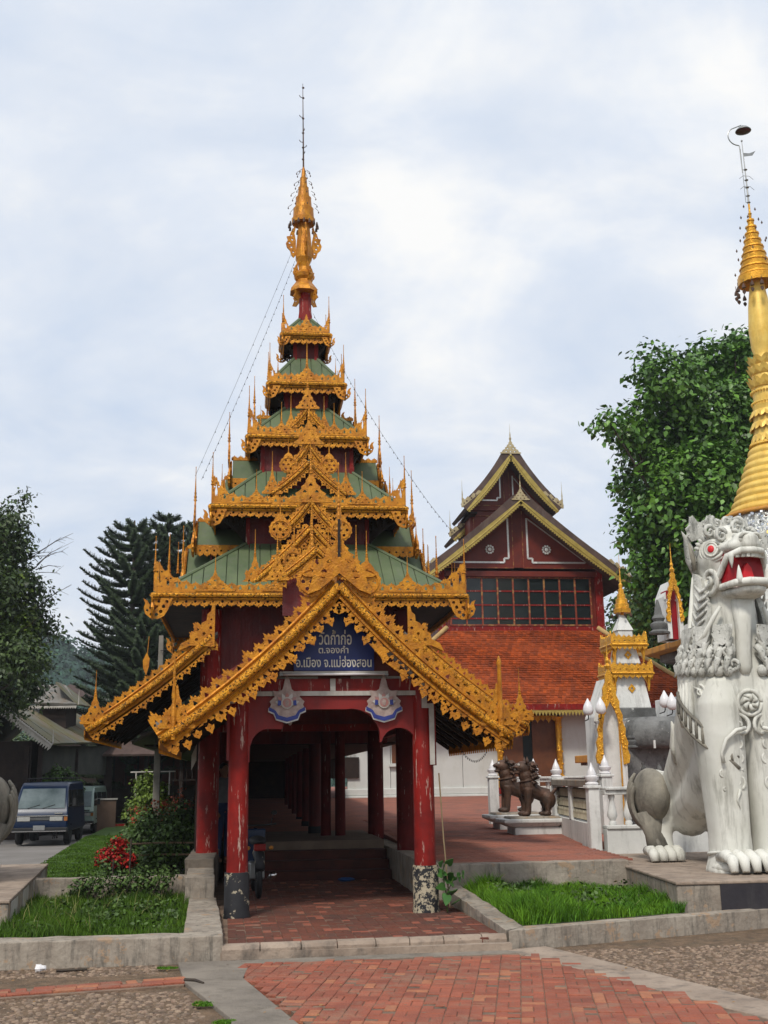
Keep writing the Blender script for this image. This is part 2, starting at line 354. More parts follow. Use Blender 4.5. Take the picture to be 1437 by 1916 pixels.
# pebbles set in the forecourt soil
def seg_x(Y, a, b):   # x on a line a->b at Y
    t = (Y-a[1])/(b[1]-a[1]); return a[0]+t*(b[0]-a[0])
LE = ((-1.08, -3.8), (-.65, -5.95)); RE = ((1.92, -2.58), (2.89, -6.42))
def blob_mesh(seed, n=7):
    rr = random.Random(seed); m = MB(); pr = [rr.uniform(.75, 1.15) for _ in range(n)]
    vs = [(math.cos(2*PI*i/n)*pr[i]*.5, math.sin(2*PI*i/n)*pr[i]*.5, 0) for i in range(n)]
    v2 = [(v[0]*.72, v[1]*.72, .32) for v in vs]
    m.add(vs+v2+[(0, 0, .42)], [(i, (i+1) % n, n+(i+1) % n, n+i) for i in range(n)] + [(n+i, n+(i+1) % n, 2*n) for i in range(n)])
    return m
blobs = [blob_mesh(i) for i in range(9)]
pb = MB(); cnt = 0
def pebble(x, y, s, z=-.156):
    b = blobs[R.randrange(9)]
    pb.add(b.v, b.f, Matrix.Translation((x, y, z)) @ Matrix.Rotation(R.uniform(0, 6.28), 4, 'Z') @ Matrix.Diagonal((s, s*R.uniform(.6, 1), s*.5, 1)))
for i in range(19000):
    y = -2.6 - 5.2*R.random()**1.0; side = R.random() < .42
    if side:
        x = R.uniform(-4.6, -1.25)
        if x > seg_x(y, *LE) - .62 or (-4.25 < y < -3.2 and y > -4.15 + (x+1.6)*-.16 - .1): continue
    else:
        x = R.uniform(2.2, 6.5)
        if x < seg_x(y, *RE) + .42 or y > -2.55+(x-1.9)*.34: continue
    pebble(x, y, R.uniform(.026, .075))
struct('pebbles', pb, PEBB, kind='stuff')

# concrete strips
g = MB()
def strip_slab(mb, pts, z0, z1): mb.slab(pts, z0, z1)
strip_slab(g, [(1.70, -2.62), (2.20, -2.45), (3.42, -6.6), (3.95, -8.6), (3.42, -8.6), (2.93, -6.6)], -.2, -.118)
struct('concrete_edging', g, CONC, bevel=.01)
g = MB(); strip_slab(g, [(-1.75, -2.72), (-1.1, -2.72), (1.7, -2.62), (1.9, -2.85), (-1.02, -2.98), (-1.08, -3.8), (-.64, -6.0), (-.1, -8.6), (-.95, -8.6), (-1.18, -5.6), (-1.62, -3.9)], -.2, -.117)
struct('concrete_apron', g, mat('bare_concrete', (.25, .215, .175), (.17, .145, .12), rough=.95, scale=1.8, bump=.6, bscale=40, stain=(.10, .085, .065), sscale=(2, 2, 2), samt=.7), bevel=.008)

def brick_mesh(name, w, l, h, m):
    b = MB(); b.tbox((0, 0), -h, -.006, w/2, l/2, w/2, l/2); b.tbox((0, 0), -.006, 0, w/2, l/2, w/2-.006, l/2-.006)
    return b.mesh(name, m)
BW, BL = .0955, .1935
bm_ = [brick_mesh('brick', BW, BL, .05, BRICK), brick_mesh('brick_b', BW, BL, .05, BRICKO)]
def pave(name, inside, ang, origin, z, limit, key, label, pr, qr, tilt=.012, orange=.07):
    bed = MB()
    struct_o = None
    cells = []
    ca, sa = math.cos(ang), math.sin(ang)
    c = .2
    for i in range(int(pr[0]/c), int(pr[1]/c)):
        for j in range(int(qr[0]/c), int(qr[1]/c)):
            for k in range(2):
                hor = ((i+j) % 2 == 0) != (R.random() < .16)
                p, q, rz = (i*c+c/2, j*c+c*(.25+.5*k), PI/2) if hor else (i*c+c*(.25+.5*k), j*c+c/2, 0)
                x = origin[0]+p*ca+q*sa; y = origin[1]+p*sa*1.0-q*ca
                # p axis: (ca, sa); q axis: (sa, -ca)
                if inside(x, y): cells.append((x, y, ang+rz))
    cells.sort(key=key)
    return cells
# ---- red brick path
def in_path(x, y):
    return -8.3 < y < -2.93-(.10*(x+1)/3-.04) and x > seg_x(y, *LE)+.03 and x < seg_x(y, *RE)-.03
bedm = MB(); bedm.slab([(-1.12, -2.9), (1.95, -2.72), (3.4, -8.5), (-.15, -8.5)], -.22, -.127)
path = struct('brick_path', bedm, DIRT)
cells = pave('brick_path', in_path, -.235, (-1.2, -2.6), -.12, 300, lambda c: (c[0]-CAM.x)**2+(c[1]-CAM.y)**2 if c[1] > -7.1 else 99, '', (-3, 5), (-.5, 7.5))
def lay(cells, parent, z, zfun=None, limit=300, orange=.08, mats=None):
    mats = mats or (BRICK, BRICKO)
    rest = MB()
    tb = [MB(), MB()]
    for k, (x, y, a) in enumerate(cells):
        zz_ = z + R.uniform(-.005, .004); me = bm_[1 if R.random() < orange else 0]
        rx, ry = R.uniform(-.012, .012), R.uniform(-.012, .012)
        if k < limit: link('brick', me, parent, (x, y, zz_), (rx, ry, a+R.uniform(-.015, .015)))
        else:
            m_ = tb[0 if me is bm_[0] else 1]
            T = Matrix.Translation((x, y, zz_)) @ Matrix.Rotation(a, 4, 'Z') @ Matrix.Rotation(rx, 4, 'X')
            m_.add([tuple(v.co) for v in me.vertices], [tuple(f.vertices) for f in me.polygons], T)
    o = tb[0].build('brick_field', mats[0], parent); o['kind'] = 'stuff'
    if tb[1].v: o = tb[1].build('orange_brick_field', mats[1], parent); o['kind'] = 'stuff'
lay(cells, path, -.118)
# ---- brick strip through the pebbles (left)
bedm = MB(); bedm.slab([(-4.6, -4.66), (-1.62, -3.98), (-1.62, -3.60), (-4.6, -4.22)], -.22, -.135)
strip = struct('brick_strip', bedm, DIRT)
cells = []
for k in range(40):
    for r_ in range(3):
        t = -k*.197
        x = -1.72 + t*.977 ; y = -3.78 + t*.215 + (r_-1)*.1
        if k % 5 == 2 and r_ > 0: continue
        cells.append((x, y, PI/2+.215))
    if k % 5 == 2: cells.append((x, -3.78+t*.215+.05, .215))
lay(cells, strip, -.118, limit=120, orange=.22)
# ---- entrance floor under the porch
bedm = MB(); bedm.slab([(-1.35, -2.52), (1.78, -2.40), (1.75, 6), (-1.75, 6)], -.25, -.008)
pf = struct('entrance_floor', bedm, DIRT)
cells = pave('entrance', lambda x, y: -1.30 < x < 1.72 and -2.5+.04*x < y < 5.0, .02, (-1.6, 5.2), 0, 300, lambda c: (c[0]-CAM.x)**2+(c[1]-CAM.y)**2, '', (-1, 5), (-1, 9))
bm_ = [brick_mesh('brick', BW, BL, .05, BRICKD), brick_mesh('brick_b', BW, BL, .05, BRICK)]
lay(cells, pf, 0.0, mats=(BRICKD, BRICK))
# rounded kerb stones of the entrance step
ks = MB(); ks.box(-1.32, 1.78, -2.66, -2.54, -.2, -.05, )
step = struct('entrance_step', ks, CONC)
x = -1.31; k = 0
while x < 1.74:
    L_ = min(R.uniform(.36, .44), 1.76-x); b = MB()
    ang_ = .052; y0 = -2.68+(x+1.31)*ang_
    prof = [(y0, -.13), (y0-.005, -.02), (y0+.02, .012), (y0+.07, .026), (y0+.16, .022), (y0+.18, -.02), (y0+.18, -.13)]
    vs = [(x+.004, p[0], p[1]+R.uniform(-.004, .004)) for p in prof]+[(x+L_-.004, p[0]+L_*ang_, p[1]+R.uniform(-.004, .004)) for p in prof]
    m = len(prof)
    b.add(vs, [tuple(range(m)), tuple(range(2*m-1, m-1, -1))]+[((i+1) % m, i, m+i, m+(i+1) % m) for i in range(m)])
    o = b.build('kerb_stone', CONC, step, bevel=.006); x += L_

# ---- terrace (raised brick court, rising gently to the hall)
TZ = lambda Y: .45+.5*(max(Y, 1.0)-1)/29
tm = MB(); rows = []
outl = [(1.75, 1.72), (4.55, 1.72), (4.75, 5.2), (60, 5.2), (60, 48), (-1.8, 48), (-1.8, 8.5), (1.75, 8.5)]
tm.slab(outl, -.3, lambda p: TZ(p[1])-.006)
terrace = struct('brick_terrace', tm, TERR)
# laid bricks of the nearer terrace: rows following the court, individually for the largest
tmesh = brick_mesh('terrace_brick', .095, .30, .03, TERR)
cells = []
for j in range(130):
    y = 1.85+j*.102
    if y > 14: break
    off = .15 if j % 2 else 0
    x = 1.98+off
    while x < 5.1+.0*y:
        lim = 4.6 if y < 4 else 4.6+(y-4)*.14
        if x < lim: cells.append((x, y))
        x += .305
tb = MB()
for k, (x, y) in enumerate(cells):
    z = TZ(y)+R.uniform(-.003, .004)
    if k < 300: link('brick', tmesh, terrace, (x, y, z), (0, R.uniform(-.01, .01), PI/2+R.uniform(-.01, .01)))
    else: tb.add([tuple(v.co) for v in tmesh.vertices], [tuple(f.vertices) for f in tmesh.polygons], Matrix.Translation((x, y, z)) @ Matrix.Rotation(PI/2, 4, 'Z'))
o = tb.build('brick_field', TERR, terrace); o['kind'] = 'stuff'

# ---- kerbs and low walls (each a thing)
def noisy_slab(mb, poly, z0, z1, nn=0):
    mb.slab(poly, z0, z1)
import bmesh
def roughen(o, seg, amp):
    bm = bmesh.new(); bm.from_mesh(o.data); bmesh.ops.triangulate(bm, faces=[f for f in bm.faces if len(f.verts) > 4])
    for _ in range(6):
        es = [e_ for e_ in bm.edges if e_.calc_length() > seg*1.6]
        if not es: break
        bmesh.ops.subdivide_edges(bm, edges=es, cuts=1, use_grid_fill=True)
    q = random.Random(3)
    for v in bm.verts:
        if v.co.z > -.1: v.co += Vector((q.uniform(-1, 1), q.uniform(-1, 1), q.uniform(-1, .5)))*amp
    bmesh.ops.triangulate(bm, faces=bm.faces[:]); bm.to_mesh(o.data); bm.free()
def kerb(name, label, cat, pieces, m, bevel=.018, group=None):
    b = MB()
    for poly, z0, z1 in pieces: b.slab(poly, z0, z1)
    o = b.build(name, m); roughen(o, .16, .009); bv = o.modifiers.new('bevel', 'BEVEL'); bv.width = bevel*.7; bv.segments = 2; bv.limit_method = 'ANGLE'; bv.angle_limit = math.radians(55); return tag(o, label, cat, group)
kerb('planter_kerb', 'mossy concrete kerb round the front of the left grass bed', 'kerb',
     [([(-3.72, -2.66), (-1.30, -2.66), (-1.30, -2.34), (-3.80, -2.34)], -.16, .125), ([(-1.72, -2.337), (-1.303, -2.337), (-1.47, 1.30), (-1.84, 1.30)], -.16, .122), ([(-9, -2.66), (-3.723, -2.66), (-3.803, -2.34), (-9, -2.34)], -.16, .12)], CONCW)
kerb('planter_kerb', 'stained low concrete kerb round the front of the right grass bed', 'kerb',
     [([(1.78, -2.52), (5.6, -1.26), (9.5, .05), (9.45, .3), (5.5, -1.02), (2.02, -2.22)], -.16, .065), ([(1.75, -2.50), (2.017, -2.217), (1.98, 1.40), (1.72, 1.40)], -.16, lambda p: .067 if p[1] < -1 else .19)], CONCW)
DIMC = mat('shade_toned_mossy_concrete', (.20, .165, .13), (.13, .11, .09), rough=.95, scale=3, bump=.6, bscale=20, stain=(.06, .055, .045), samt=.8)  # concrete colour darkened so the block looks shaded under the eaves
kerb('low_wall', 'white washed step in the low wall beside the left entrance columns', 'wall',
     [([(-1.90, 1.31), (-1.50, 1.31), (-1.56, 3.0), (-1.94, 3.0)], -.16, .40), ], CONCW)
kerb('low_wall', 'shade-darkened grey brown wall block carrying the rear left red columns', 'wall', [([(-2.0, 3.003), (-1.56, 3.003), (-1.52, 9.0), (-1.98, 9.0)], -.16, .53)], DIMC)
kerb('low_wall', 'long concrete wall ledge across the back of the left grass bed', 'wall',
     [([(-4.3, 2.10), (-1.905, 2.10), (-1.905, 2.34), (-4.35, 2.34)], -.16, .36)], CONCW)
kerb('low_wall', 'white low wall between the right columns and the brick terrace', 'wall',
     [([(1.45, 1.42), (1.747, 1.42), (1.747, 8.6), (1.47, 8.6)], -.1, .50), ([(1.75, 1.42), (4.5, 1.42), (4.5, 1.715), (1.75, 1.715)], -.16, .475)], CONCW)
# pedestals of the lions
def pedestal(sx, label):
    t = thing('lion_pedestal', label, 'pedestal')
    P = [(4.19, -1.25), (8.6, -1.25), (8.9, 5.1), (4.80, 5.1)] if sx > 0 else [(-8.2, -1.25), (-3.76, -1.25), (-4.32, 4.7), (-8.4, 4.7)]
    b = MB(); b.slab(P, -.16, .36); b.build('block', CONCW, t, bevel=.02)
    b = MB(); cx = sum(p[0] for p in P)/4; cy = sum(p[1] for p in P)/4
    b.slab([(cx+(p[0]-cx)*1.006, cy+(p[1]-cy)*1.006) for p in P], .361, .40); b.build('top_slab', CONC, t, bevel=.012)
    if sx > 0:
        b = MB(); b.box(4.74, 8.4, -1.262, -1.252, -.05, .385); b.build('black_face', NAVY, t)
    else:
        for k in range(4):
            b = MB(); y = -1.0+k*1.45; xa = seg_x(y, (-3.76, -1.25), (-4.32, 4.7)); xb = seg_x(y+.72, (-3.76, -1.25), (-4.32, 4.7))
            b.hexa([(xa+.002, y, -.05), (xa+.012, y, -.05), (xb+.012, y+.72, -.05), (xb+.002, y+.72, -.05), (xa+.002, y, .355), (xa+.012, y, .355), (xb+.012, y+.72, .355), (xb+.002, y+.72, .355)])
            b.build('side_panel', TRIMW, t)
    return t
pedestal(1, 'grey concrete pedestal with a black painted front under the right white lion')
pedestal(-1, 'concrete pedestal at the left picture edge carrying a lion paw')
# soil in the beds
g = MB(); g.slab([(-3.74, -2.36), (-1.69, -2.36), (-1.85, 2.12), (-4.05, 2.12)], -.15, .03); g.slab([(2.0, -2.23), (4.15, -1.5), (4.22, -1.2), (4.5, 1.45), (1.95, 1.45)], -.15, .06)
g.slab([(4.2, -1.255), (9, -1.255), (9.2, .0), (5.6, -1.05)], -.15, .02)
struct('planter_soil', g, SOIL)
g = MB(); g.slab([(-3.9, 2.36), (-2.02, 2.36), (-2.02, 14.5), (-3.9, 14.5), (-3.8, 9), (-3.7, 4)], -.1, -.02); struct('flower_bed_soil', g, SOIL)

# ================================================================== grass
def blades(name, polys, count, hmin, hmax, m, z, label, cat, wb=.006, seed=3, dens=None, parent=None, kind='stuff', lean=.5):
    rs = np.random.RandomState(seed); V = []; Fa = []
    pts = []
    for poly in polys:
        P = np.array(poly); lo, hi = P.min(0), P.max(0)
        def inside(X, Y):
            c = np.zeros(len(X), bool); n = len(P)
            for i in range(n):
                x1, y1 = P[i]; x2, y2 = P[(i+1) % n]
                c ^= ((y1 > Y) != (y2 > Y)) & (X < (x2-x1)*(Y-y1)/(y2-y1+1e-12)+x1)
            return c
        k = int(count*6); X = rs.uniform(lo[0], hi[0], k); Y = rs.uniform(lo[1], hi[1], k)
        q = inside(X, Y)
        # clumps
        cl = .5+.5*np.sin(X*5.1+2*np.sin(Y*3.3))*np.sin(Y*4.3+1.7*np.sin(X*2.7))
        q &= rs.rand(k) < (.35+.65*cl)
        X, Y, cl = X[q][:count], Y[q][:count], cl[q][:count]
        pts.append((X, Y, cl))
    X = np.concatenate([p[0] for p in pts]); Y = np.concatenate([p[1] for p in pts]); cl = np.concatenate([p[2] for p in pts])
    n = len(X); a = rs.uniform(0, 2*PI, n); h = rs.uniform(hmin, hmax, n)*(.30+.95*cl)*(.75+.35*np.sin(X*1.3+.8*np.cos(Y*1.9))); b = rs.uniform(0, 2*PI, n); ln = rs.uniform(.1, lean, n)*h
    wx, wy = np.cos(a)*wb, np.sin(a)*wb; lx, ly = np.cos(b)*ln, np.sin(b)*ln
    Z = z(X, Y) if callable(z) else np.full(n, z)
    v = np.zeros((n, 5, 3))
    v[:, 0] = np.c_[X-wx, Y-wy, Z]; v[:, 1] = np.c_[X+wx, Y+wy, Z]
    v[:, 2] = np.c_[X+wx*.7+lx*.35, Y+wy*.7+ly*.35, Z+h*.62]; v[:, 3] = np.c_[X-wx*.7+lx*.35, Y-wy*.7+ly*.35, Z+h*.62]
    v[:, 4] = np.c_[X+lx, Y+ly, Z+h]
    base = np.arange(n)[:, None]*5
    f = np.concatenate([base+np.array([0, 1, 2]), base+np.array([0, 2, 3]), base+np.array([3, 2, 4])])
    o = np_mesh(name, v.reshape(-1, 3), f, m, parent, kind=kind, label=label)
    if cat and not parent: o['category'] = cat
    return o
blades('grass_bed', [[(-3.72, -2.33), (-1.74, -2.33), (-1.86, 2.08), (-4.2, 2.08)]], 26000, .04, .20, GRASSD, .03, 'green grass filling the left concrete planter bed', 'grass')
blades('grass_bed', [[(2.03, -2.15), (4.2, -1.42), (4.27, -1.2), (4.48, 1.40), (2.0, 1.40)]], 34000, .10, .34, GRASS, .06, 'thick bright green grass filling the right planter before the lion', 'grass', seed=5, lean=.9)
for k_, (P_, n_) in enumerate((([(2.2, -2.0), (4.2, -1.42), (4.45, 1.35), (2.1, 1.35)], 200), ([(-3.6, -2.3), (-1.8, -2.3), (-1.9, 2.0), (-4.1, 2.0)], 110))):
    blades('dry_grass_stalks', [P_], n_, .18, .42, mat('dry_stalk%d' % k_, (.30, .26, .10), (.16, .18, .05), rough=.8), .05, None, None, seed=30+k_, lean=1.1, wb=.004)
blades('grass_bed', [[(-5.1, 2.5), (-3.9, 2.4), (-3.85, 12), (-5, 25), (-6.4, 25), (-5.7, 13)]], 30000, .02, .07, GRASSD, -.06, 'short lawn verge between the road and the flowers', 'grass', seed=6, wb=.012)
def tuft(x, y, s, label, n=260, h=.10):
    rs = R.randrange(9999); P = [(x+s*math.cos(t)*1.6, y+s*math.sin(t)) for t in np.linspace(0, 6.28, 9)[:-1]]
    return blades('grass_tuft', [P], n, .03, h*1.5, GRASS, -.13, label, 'grass', seed=rs, lean=.8, wb=.004)
tuft(-1.83, -3.02, .07, 'small grass tuft at the foot of the left kerb', 700, .07)
tuft(-1.38, -5.0, .075, 'strip of weeds beside the left concrete slab', 900, .05)
tuft(-1.22, -5.75, .06, 'low weeds at the bottom edge of the concrete slab', 700, .05)
# ================================================================== fretwork vocabulary
DROP = [(0, 0), (.10, -.20), (.02, -.34), (.12, -.50), (.28, -.44), (.24, -.62), (.40, -.72), (.5, -1), (.60, -.72), (.76, -.62), (.72, -.44), (.88, -.50), (.98, -.34), (.90, -.20)]
SCAL = [(0, 0), (.12, -.45), (.25, -.62), (.38, -.55), (.5, -1), (.62, -.55), (.75, -.62), (.88, -.45)]
FLAM = [(0, 0), (.03, .34), (.16, .26), (.22, .62), (.36, .52), (.50, 1.0), (.62, .55), (.78, .66), (.82, .30), (.95, .36)]
def circ(cx, cy, r, n=6, a=.3, ry=None):
    ry = ry or r
    return [(cx+r*math.cos(a+2*PI*i/n), cy+ry*math.sin(a+2*PI*i/n)) for i in range(n)]
def drop_hole(cx, cy, w, h):
    return [(cx, cy+h), (cx-w*.8, cy), (cx-w*.5, cy-h*.6), (cx, cy-h*.3), (cx+w*.5, cy-h*.6), (cx+w*.8, cy)]
def strip_polys(L_, crest, drop, pitch, band_up, band_dn, rr, vary=.25, hole=.33, seed=1, envt=None):
    q = random.Random(seed); n = max(1, round(L_/pitch)); p = L_/n
    bot = []; holes = []
    for i in range(n):
        a = drop*(1-vary*(i % 2)) * q.uniform(.82, 1.1) * (.25 if q.random() < .03 else 1)
        for (u, v) in DROP: bot.append(((i+u)*p, -band_dn+v*a))
        if a > .05: holes.append(drop_hole((i+.5)*p, -band_dn-a*.32, p*.20, a*.26))
        holes.append(circ((i+.03)*p if i else .3*p, -(rr+band_dn)*.5-.005, min(p*.19, (band_dn-rr)*.36+.008), 5, q.random()))
    top = []
    for i in range(n):
        ca_ = q.uniform(.7, 1.2) * (.3 if q.random() < .04 else 1)
        for (u, v) in FLAM:
            uu = (i+u)*p; e = envt(uu/L_) if envt else 1.0
            top.append((uu, band_up*e+v*crest*ca_*(.8+.2*e)))
        e = envt((i+.5)/n) if envt else 1.0
        holes.append(drop_hole((i+.45)*p, (rr+band_up*e)*.55+crest*.10, p*.20, (band_up*e-rr+crest*.4)*.36))
        if e > 1.6:
            for s_ in (.25, .75): holes.append(circ((i+s_)*p, band_up*e*.82, p*.12, 5))
    top.append((L_, band_up*(envt(1) if envt else 1)))
    return [bot+[(L_, -band_dn)]+top[::-1]] + holes
class Path:
    def __init__(s, P0, P1, sag=0.0, n=40):
        P0 = Vector(P0); P1 = Vector(P1); d = P1-P0; nn = Vector((-d.y, d.x)).normalized()
        if nn.y < 0: nn = -nn
        c = (P0+P1)/2 - nn*sag*2
        s.p = [(1-t)**2*P0+2*t*(1-t)*c+t*t*P1 for t in [i/n for i in range(n+1)]]
        s.s = [0]
        for i in range(n): s.s.append(s.s[-1]+(s.p[i+1]-s.p[i]).length)
        s.L = s.s[-1]
    def at(s, u):
        u = max(-.3, min(u, s.L+.3)); i = 0
        while i < len(s.s)-2 and s.s[i+1] < u: i += 1
        d = s.p[i+1]-s.p[i]; t = (u-s.s[i])/max(1e-9, s.s[i+1]-s.s[i]); T = d.normalized()
        nn = Vector((-T.y, T.x)); nn = -nn if nn.y < 0 else nn
        return s.p[i]+d*t, nn
def bent(mb, polys, thick, path, y, M=None):
    vs, fs = tess(polys, thick); o = []
    for (u, v, w_) in vs:
        P, nn = path.at(u); o.append((P.x+nn.x*v, y+w_, P.y+nn.y*v))
    mb.add(o, fs, M)
ROLLS = []
def barge(mb, path, y, crest, drop, pitch, rr, bu, bd, seed=1, envt=None, thick=.03, M=None, beads=True):
    bent(mb, strip_polys(path.L, crest, drop, pitch, bu, bd, rr, seed=seed, envt=envt), thick, path, y, M)
    n = 16; pts = []; mu = []; md = []
    for i in range(n+1):
        P, nn = path.at(path.L*i/n)
        pts.append((P.x, y-rr*.7, P.y)); mu.append((P.x+nn.x*rr*1.5, y-.02, P.y+nn.y*rr*1.5)); md.append((P.x-nn.x*rr*1.5, y-.02, P.y-nn.y*rr*1.5))
    q_ = MB(); q_.tube(pts, rr, 8, M); q_.build('gable_roll', GOLDR, gate, smooth=True)
    mb.tube(mu, rr*.35, 5, M); mb.tube(md, rr*.35, 5, M)
    if beads:                                   # raised studs along the roll
        k = int(path.L/(rr*1.7))
        for i in range(k):
            P, nn = path.at(path.L*(i+.5)/k)
            for s_ in (-.5, .5):
                mb.ball((P.x+nn.x*rr*s_, y-rr*1.5, P.y+nn.y*rr*s_), rr*.27, 5, 3, M)
def flame_polys(w_, h, holes=3, lobes=5):
    lft = []
    for i in range(lobes*3+1):
        t = i/(lobes*3); x = w_/2*(1-t)**1.7 + .012; lob = [0, .10, .03][i % 3]*(1-t)*w_
        lft.append((-x-lob, h*t))
    rgt = [(-x, y) for (x, y) in lft[::-1]]
    P = [lft+[(0, h*1.06)]+rgt]
    P[0] = [p for k, p in enumerate(P[0]) if k == 0 or (abs(p[0]-P[0][k-1][0])+abs(p[1]-P[0][k-1][1])) > 1e-4]
    if holes:
        for r_ in range(holes):
            t = .10+.2*r_; ww = w_/2*(1-t)**1.7
            k = max(1, 3-r_)
            for i in range(k):
                x = 0 if k == 1 else (-ww*.55+ww*1.1*i/(k-1))
                P.append(drop_hole(x, h*t+h*.02, w_*.062, h*.062))
    return P
HOOK = [(-.62, 0), (-.50, -.25), (-.38, -.6), (-.18, -.95), (.15, -1.12), (.5, -1.08), (.78, -.85), (.88, -.55), (.80, -.30), (.90, -.05), (.70, -.15), (.56, -.38), (.60, -.55), (.45, -.68), (.28, -.62), (.12, -.45), (.03, -.2), (0, 0)]
HOOKH = [circ(-.30, -.20, .09), circ(-.14, -.45, .10), circ(0, -.72, .10), circ(.22, -.88, .10), circ(.48, -.86, .09), circ(.69, -.66, .07)]
def hook(mb, x, y, z, s, sx, M=None):
    P = [[(p[0]*s*sx, p[1]*s) for p in pl] for pl in [HOOK]+HOOKH]
    mb.plate(P, .03, (M or Matrix.Identity(4)) @ XZ(x, y, z))
# shared spire needle (unit height)
sp = MB()
prof = [(.052, 0), (.058, .02), (.030, .05), (.045, .09), (.050, .12), (.026, .16), (.038, .20), (.040, .23), (.021, .27)]
for k in range(7):
    z = .29+k*.062; r_ = .030-.0028*k; prof += [(r_, z), (r_, z+.025), (r_*.6, z+.045)]
prof += [(.012, .74), (.009, .95), (.014, .965), (.012, .985), (0.002, 1.0)]
sp.lathe(prof, n=8); SPIRE = sp.mesh('spire', GOLD, smooth=50)
flame_cache = {}
def flame_me(w_, h, m=GOLD):
    k = (round(w_, 2), round(h, 2), m.name)
    if k not in flame_cache:
        b = MB(); b.plate(flame_polys(w_, h), .03, XZ(0, 0, 0)); flame_cache[k] = b.mesh('flame_board', m)
    return flame_cache[k]

# ================================================================== GATEWAY
gate = thing('temple_gateway', 'red temple gateway hall with gold fretwork gables and a five tiered green roofed spire tower', 'gateway', (0, 6.5, 0))
GO = ORG[gate.name]
TC = Vector((0.0, 6.5, 0))
TW = [Matrix.Translation(TC) @ Matrix.Rotation(k*PI/2, 4, 'Z') for k in range(4)]
def on_tower(me, name, k, x, y, z, s=(1, 1, 1), parent=gate, label=None):
    """put a shared mesh at local tower coordinates of side k"""
    P = TW[k] @ Vector((x, y, z))
    return link(name, me, parent, P-GO, (0, 0, k*PI/2), s, label=label)
def spire_at(k, x, y, z, h, rad=1.0): return on_tower(SPIRE, 'spire', k, x, y, z, (h*rad, h*rad, h))
def flame_at(k, x, y, z, w_, h): return on_tower(flame_me(w_, h), 'flame_board', k, x, y, z)

TIERS = [  # z eave, half, z roof top, body half, hook size, spire height
    (4.75, 2.66, 5.95, 1.12, .34, .62), (6.52, 1.76, 7.42, .86, .30, .62), (8.05, 1.12, 8.86, .40, .27, .62), (9.27, .73, 9.98, .22, .25, .58), (10.42, .46, 10.86, .12, .19, .58)]
BODY = [(4.72, 1.80, 2.55)] + [None]*4
soff = DARKW
def tier_roof(ti, z, h, z1, b):
    deck = MB()
    deck.hexa([(-h, -h, z-.02), (h, -h, z-.02), (h, h, z-.02), (-h, h, z-.02), (-b, -b, z1-.03), (b, -b, z1-.03), (b, b, z1-.03), (-b, b, z1-.03)], Matrix.Translation(TC))
    ro = deck.build('tier_roof', GREENR, gate)
    n = max(3, int(round(2*h/.2))); pw = 2*h/n
    tm_ = lambda x: max(0.0, min(1.0, (h-abs(x))/(h-b)))
    for i in range(n):
        xa, xb = -h+i*pw+.008, -h+(i+1)*pw-.008
        if xa < 0 < xb: xs_ = [xa, 0, xb]
        else: xs_ = [xa, xb]
        # break where the top edge changes
        for c in (-b, b):
            if xa < c < xb: xs_ = sorted(set(xs_+[c]))
        def pt(x, t, off):
            sl_ = Vector((0, -(z1-z), -(h-b))).normalized()  # outward normal approx (0,-,+)
            nn = Vector((0, -(z1-z), (h-b))).normalized()
            return (x, -h+(h-b)*t+nn.y*off, z+(z1-z)*t+nn.z*off)
        loB = [pt(x, 0, .0) for x in xs_]; loT = [pt(x, tm_(x), .0) for x in xs_]
        hiB = [pt(x, 0, .022) for x in xs_]; hiT = [pt(x, tm_(x), .022) for x in xs_]
        m = len(xs_); vs = loB+loT+hiB+hiT; fs = []
        for j in range(m-1):
            fs += [(2*m+j, 2*m+j+1, 3*m+j+1, 3*m+j), (j, 2*m+j, 2*m+j+1, j+1)[::-1], (m+j, m+j+1, 3*m+j+1, 3*m+j)[::-1]]
        fs += [(0, m, 3*m, 2*m), (m-1, 2*m-1, 4*m-1, 3*m-1)[::-1]]
        pm = MB().add(vs, fs).mesh('roof_panel', GREENR)
        for k in range(4):
            o = link('roof_panel', pm, ro, TW[k].translation-GO, (0, 0, k*PI/2))
    for k in range(4):
        cap = MB(); cap.tube([(-h, -h, z+.03), (-b, -b, z1+.03)], .035, 6, TW[k]); cap.build('hip_cap', GREENR, gate)
    sf = MB(); sf.slab([(-h+.03, -h+.03), (h-.03, -h+.03), (h-.03, h-.03), (-h+.03, h-.03)], z-.07, z-.025, Matrix.Translation(TC)); sf.build('soffit', DARKW, gate)
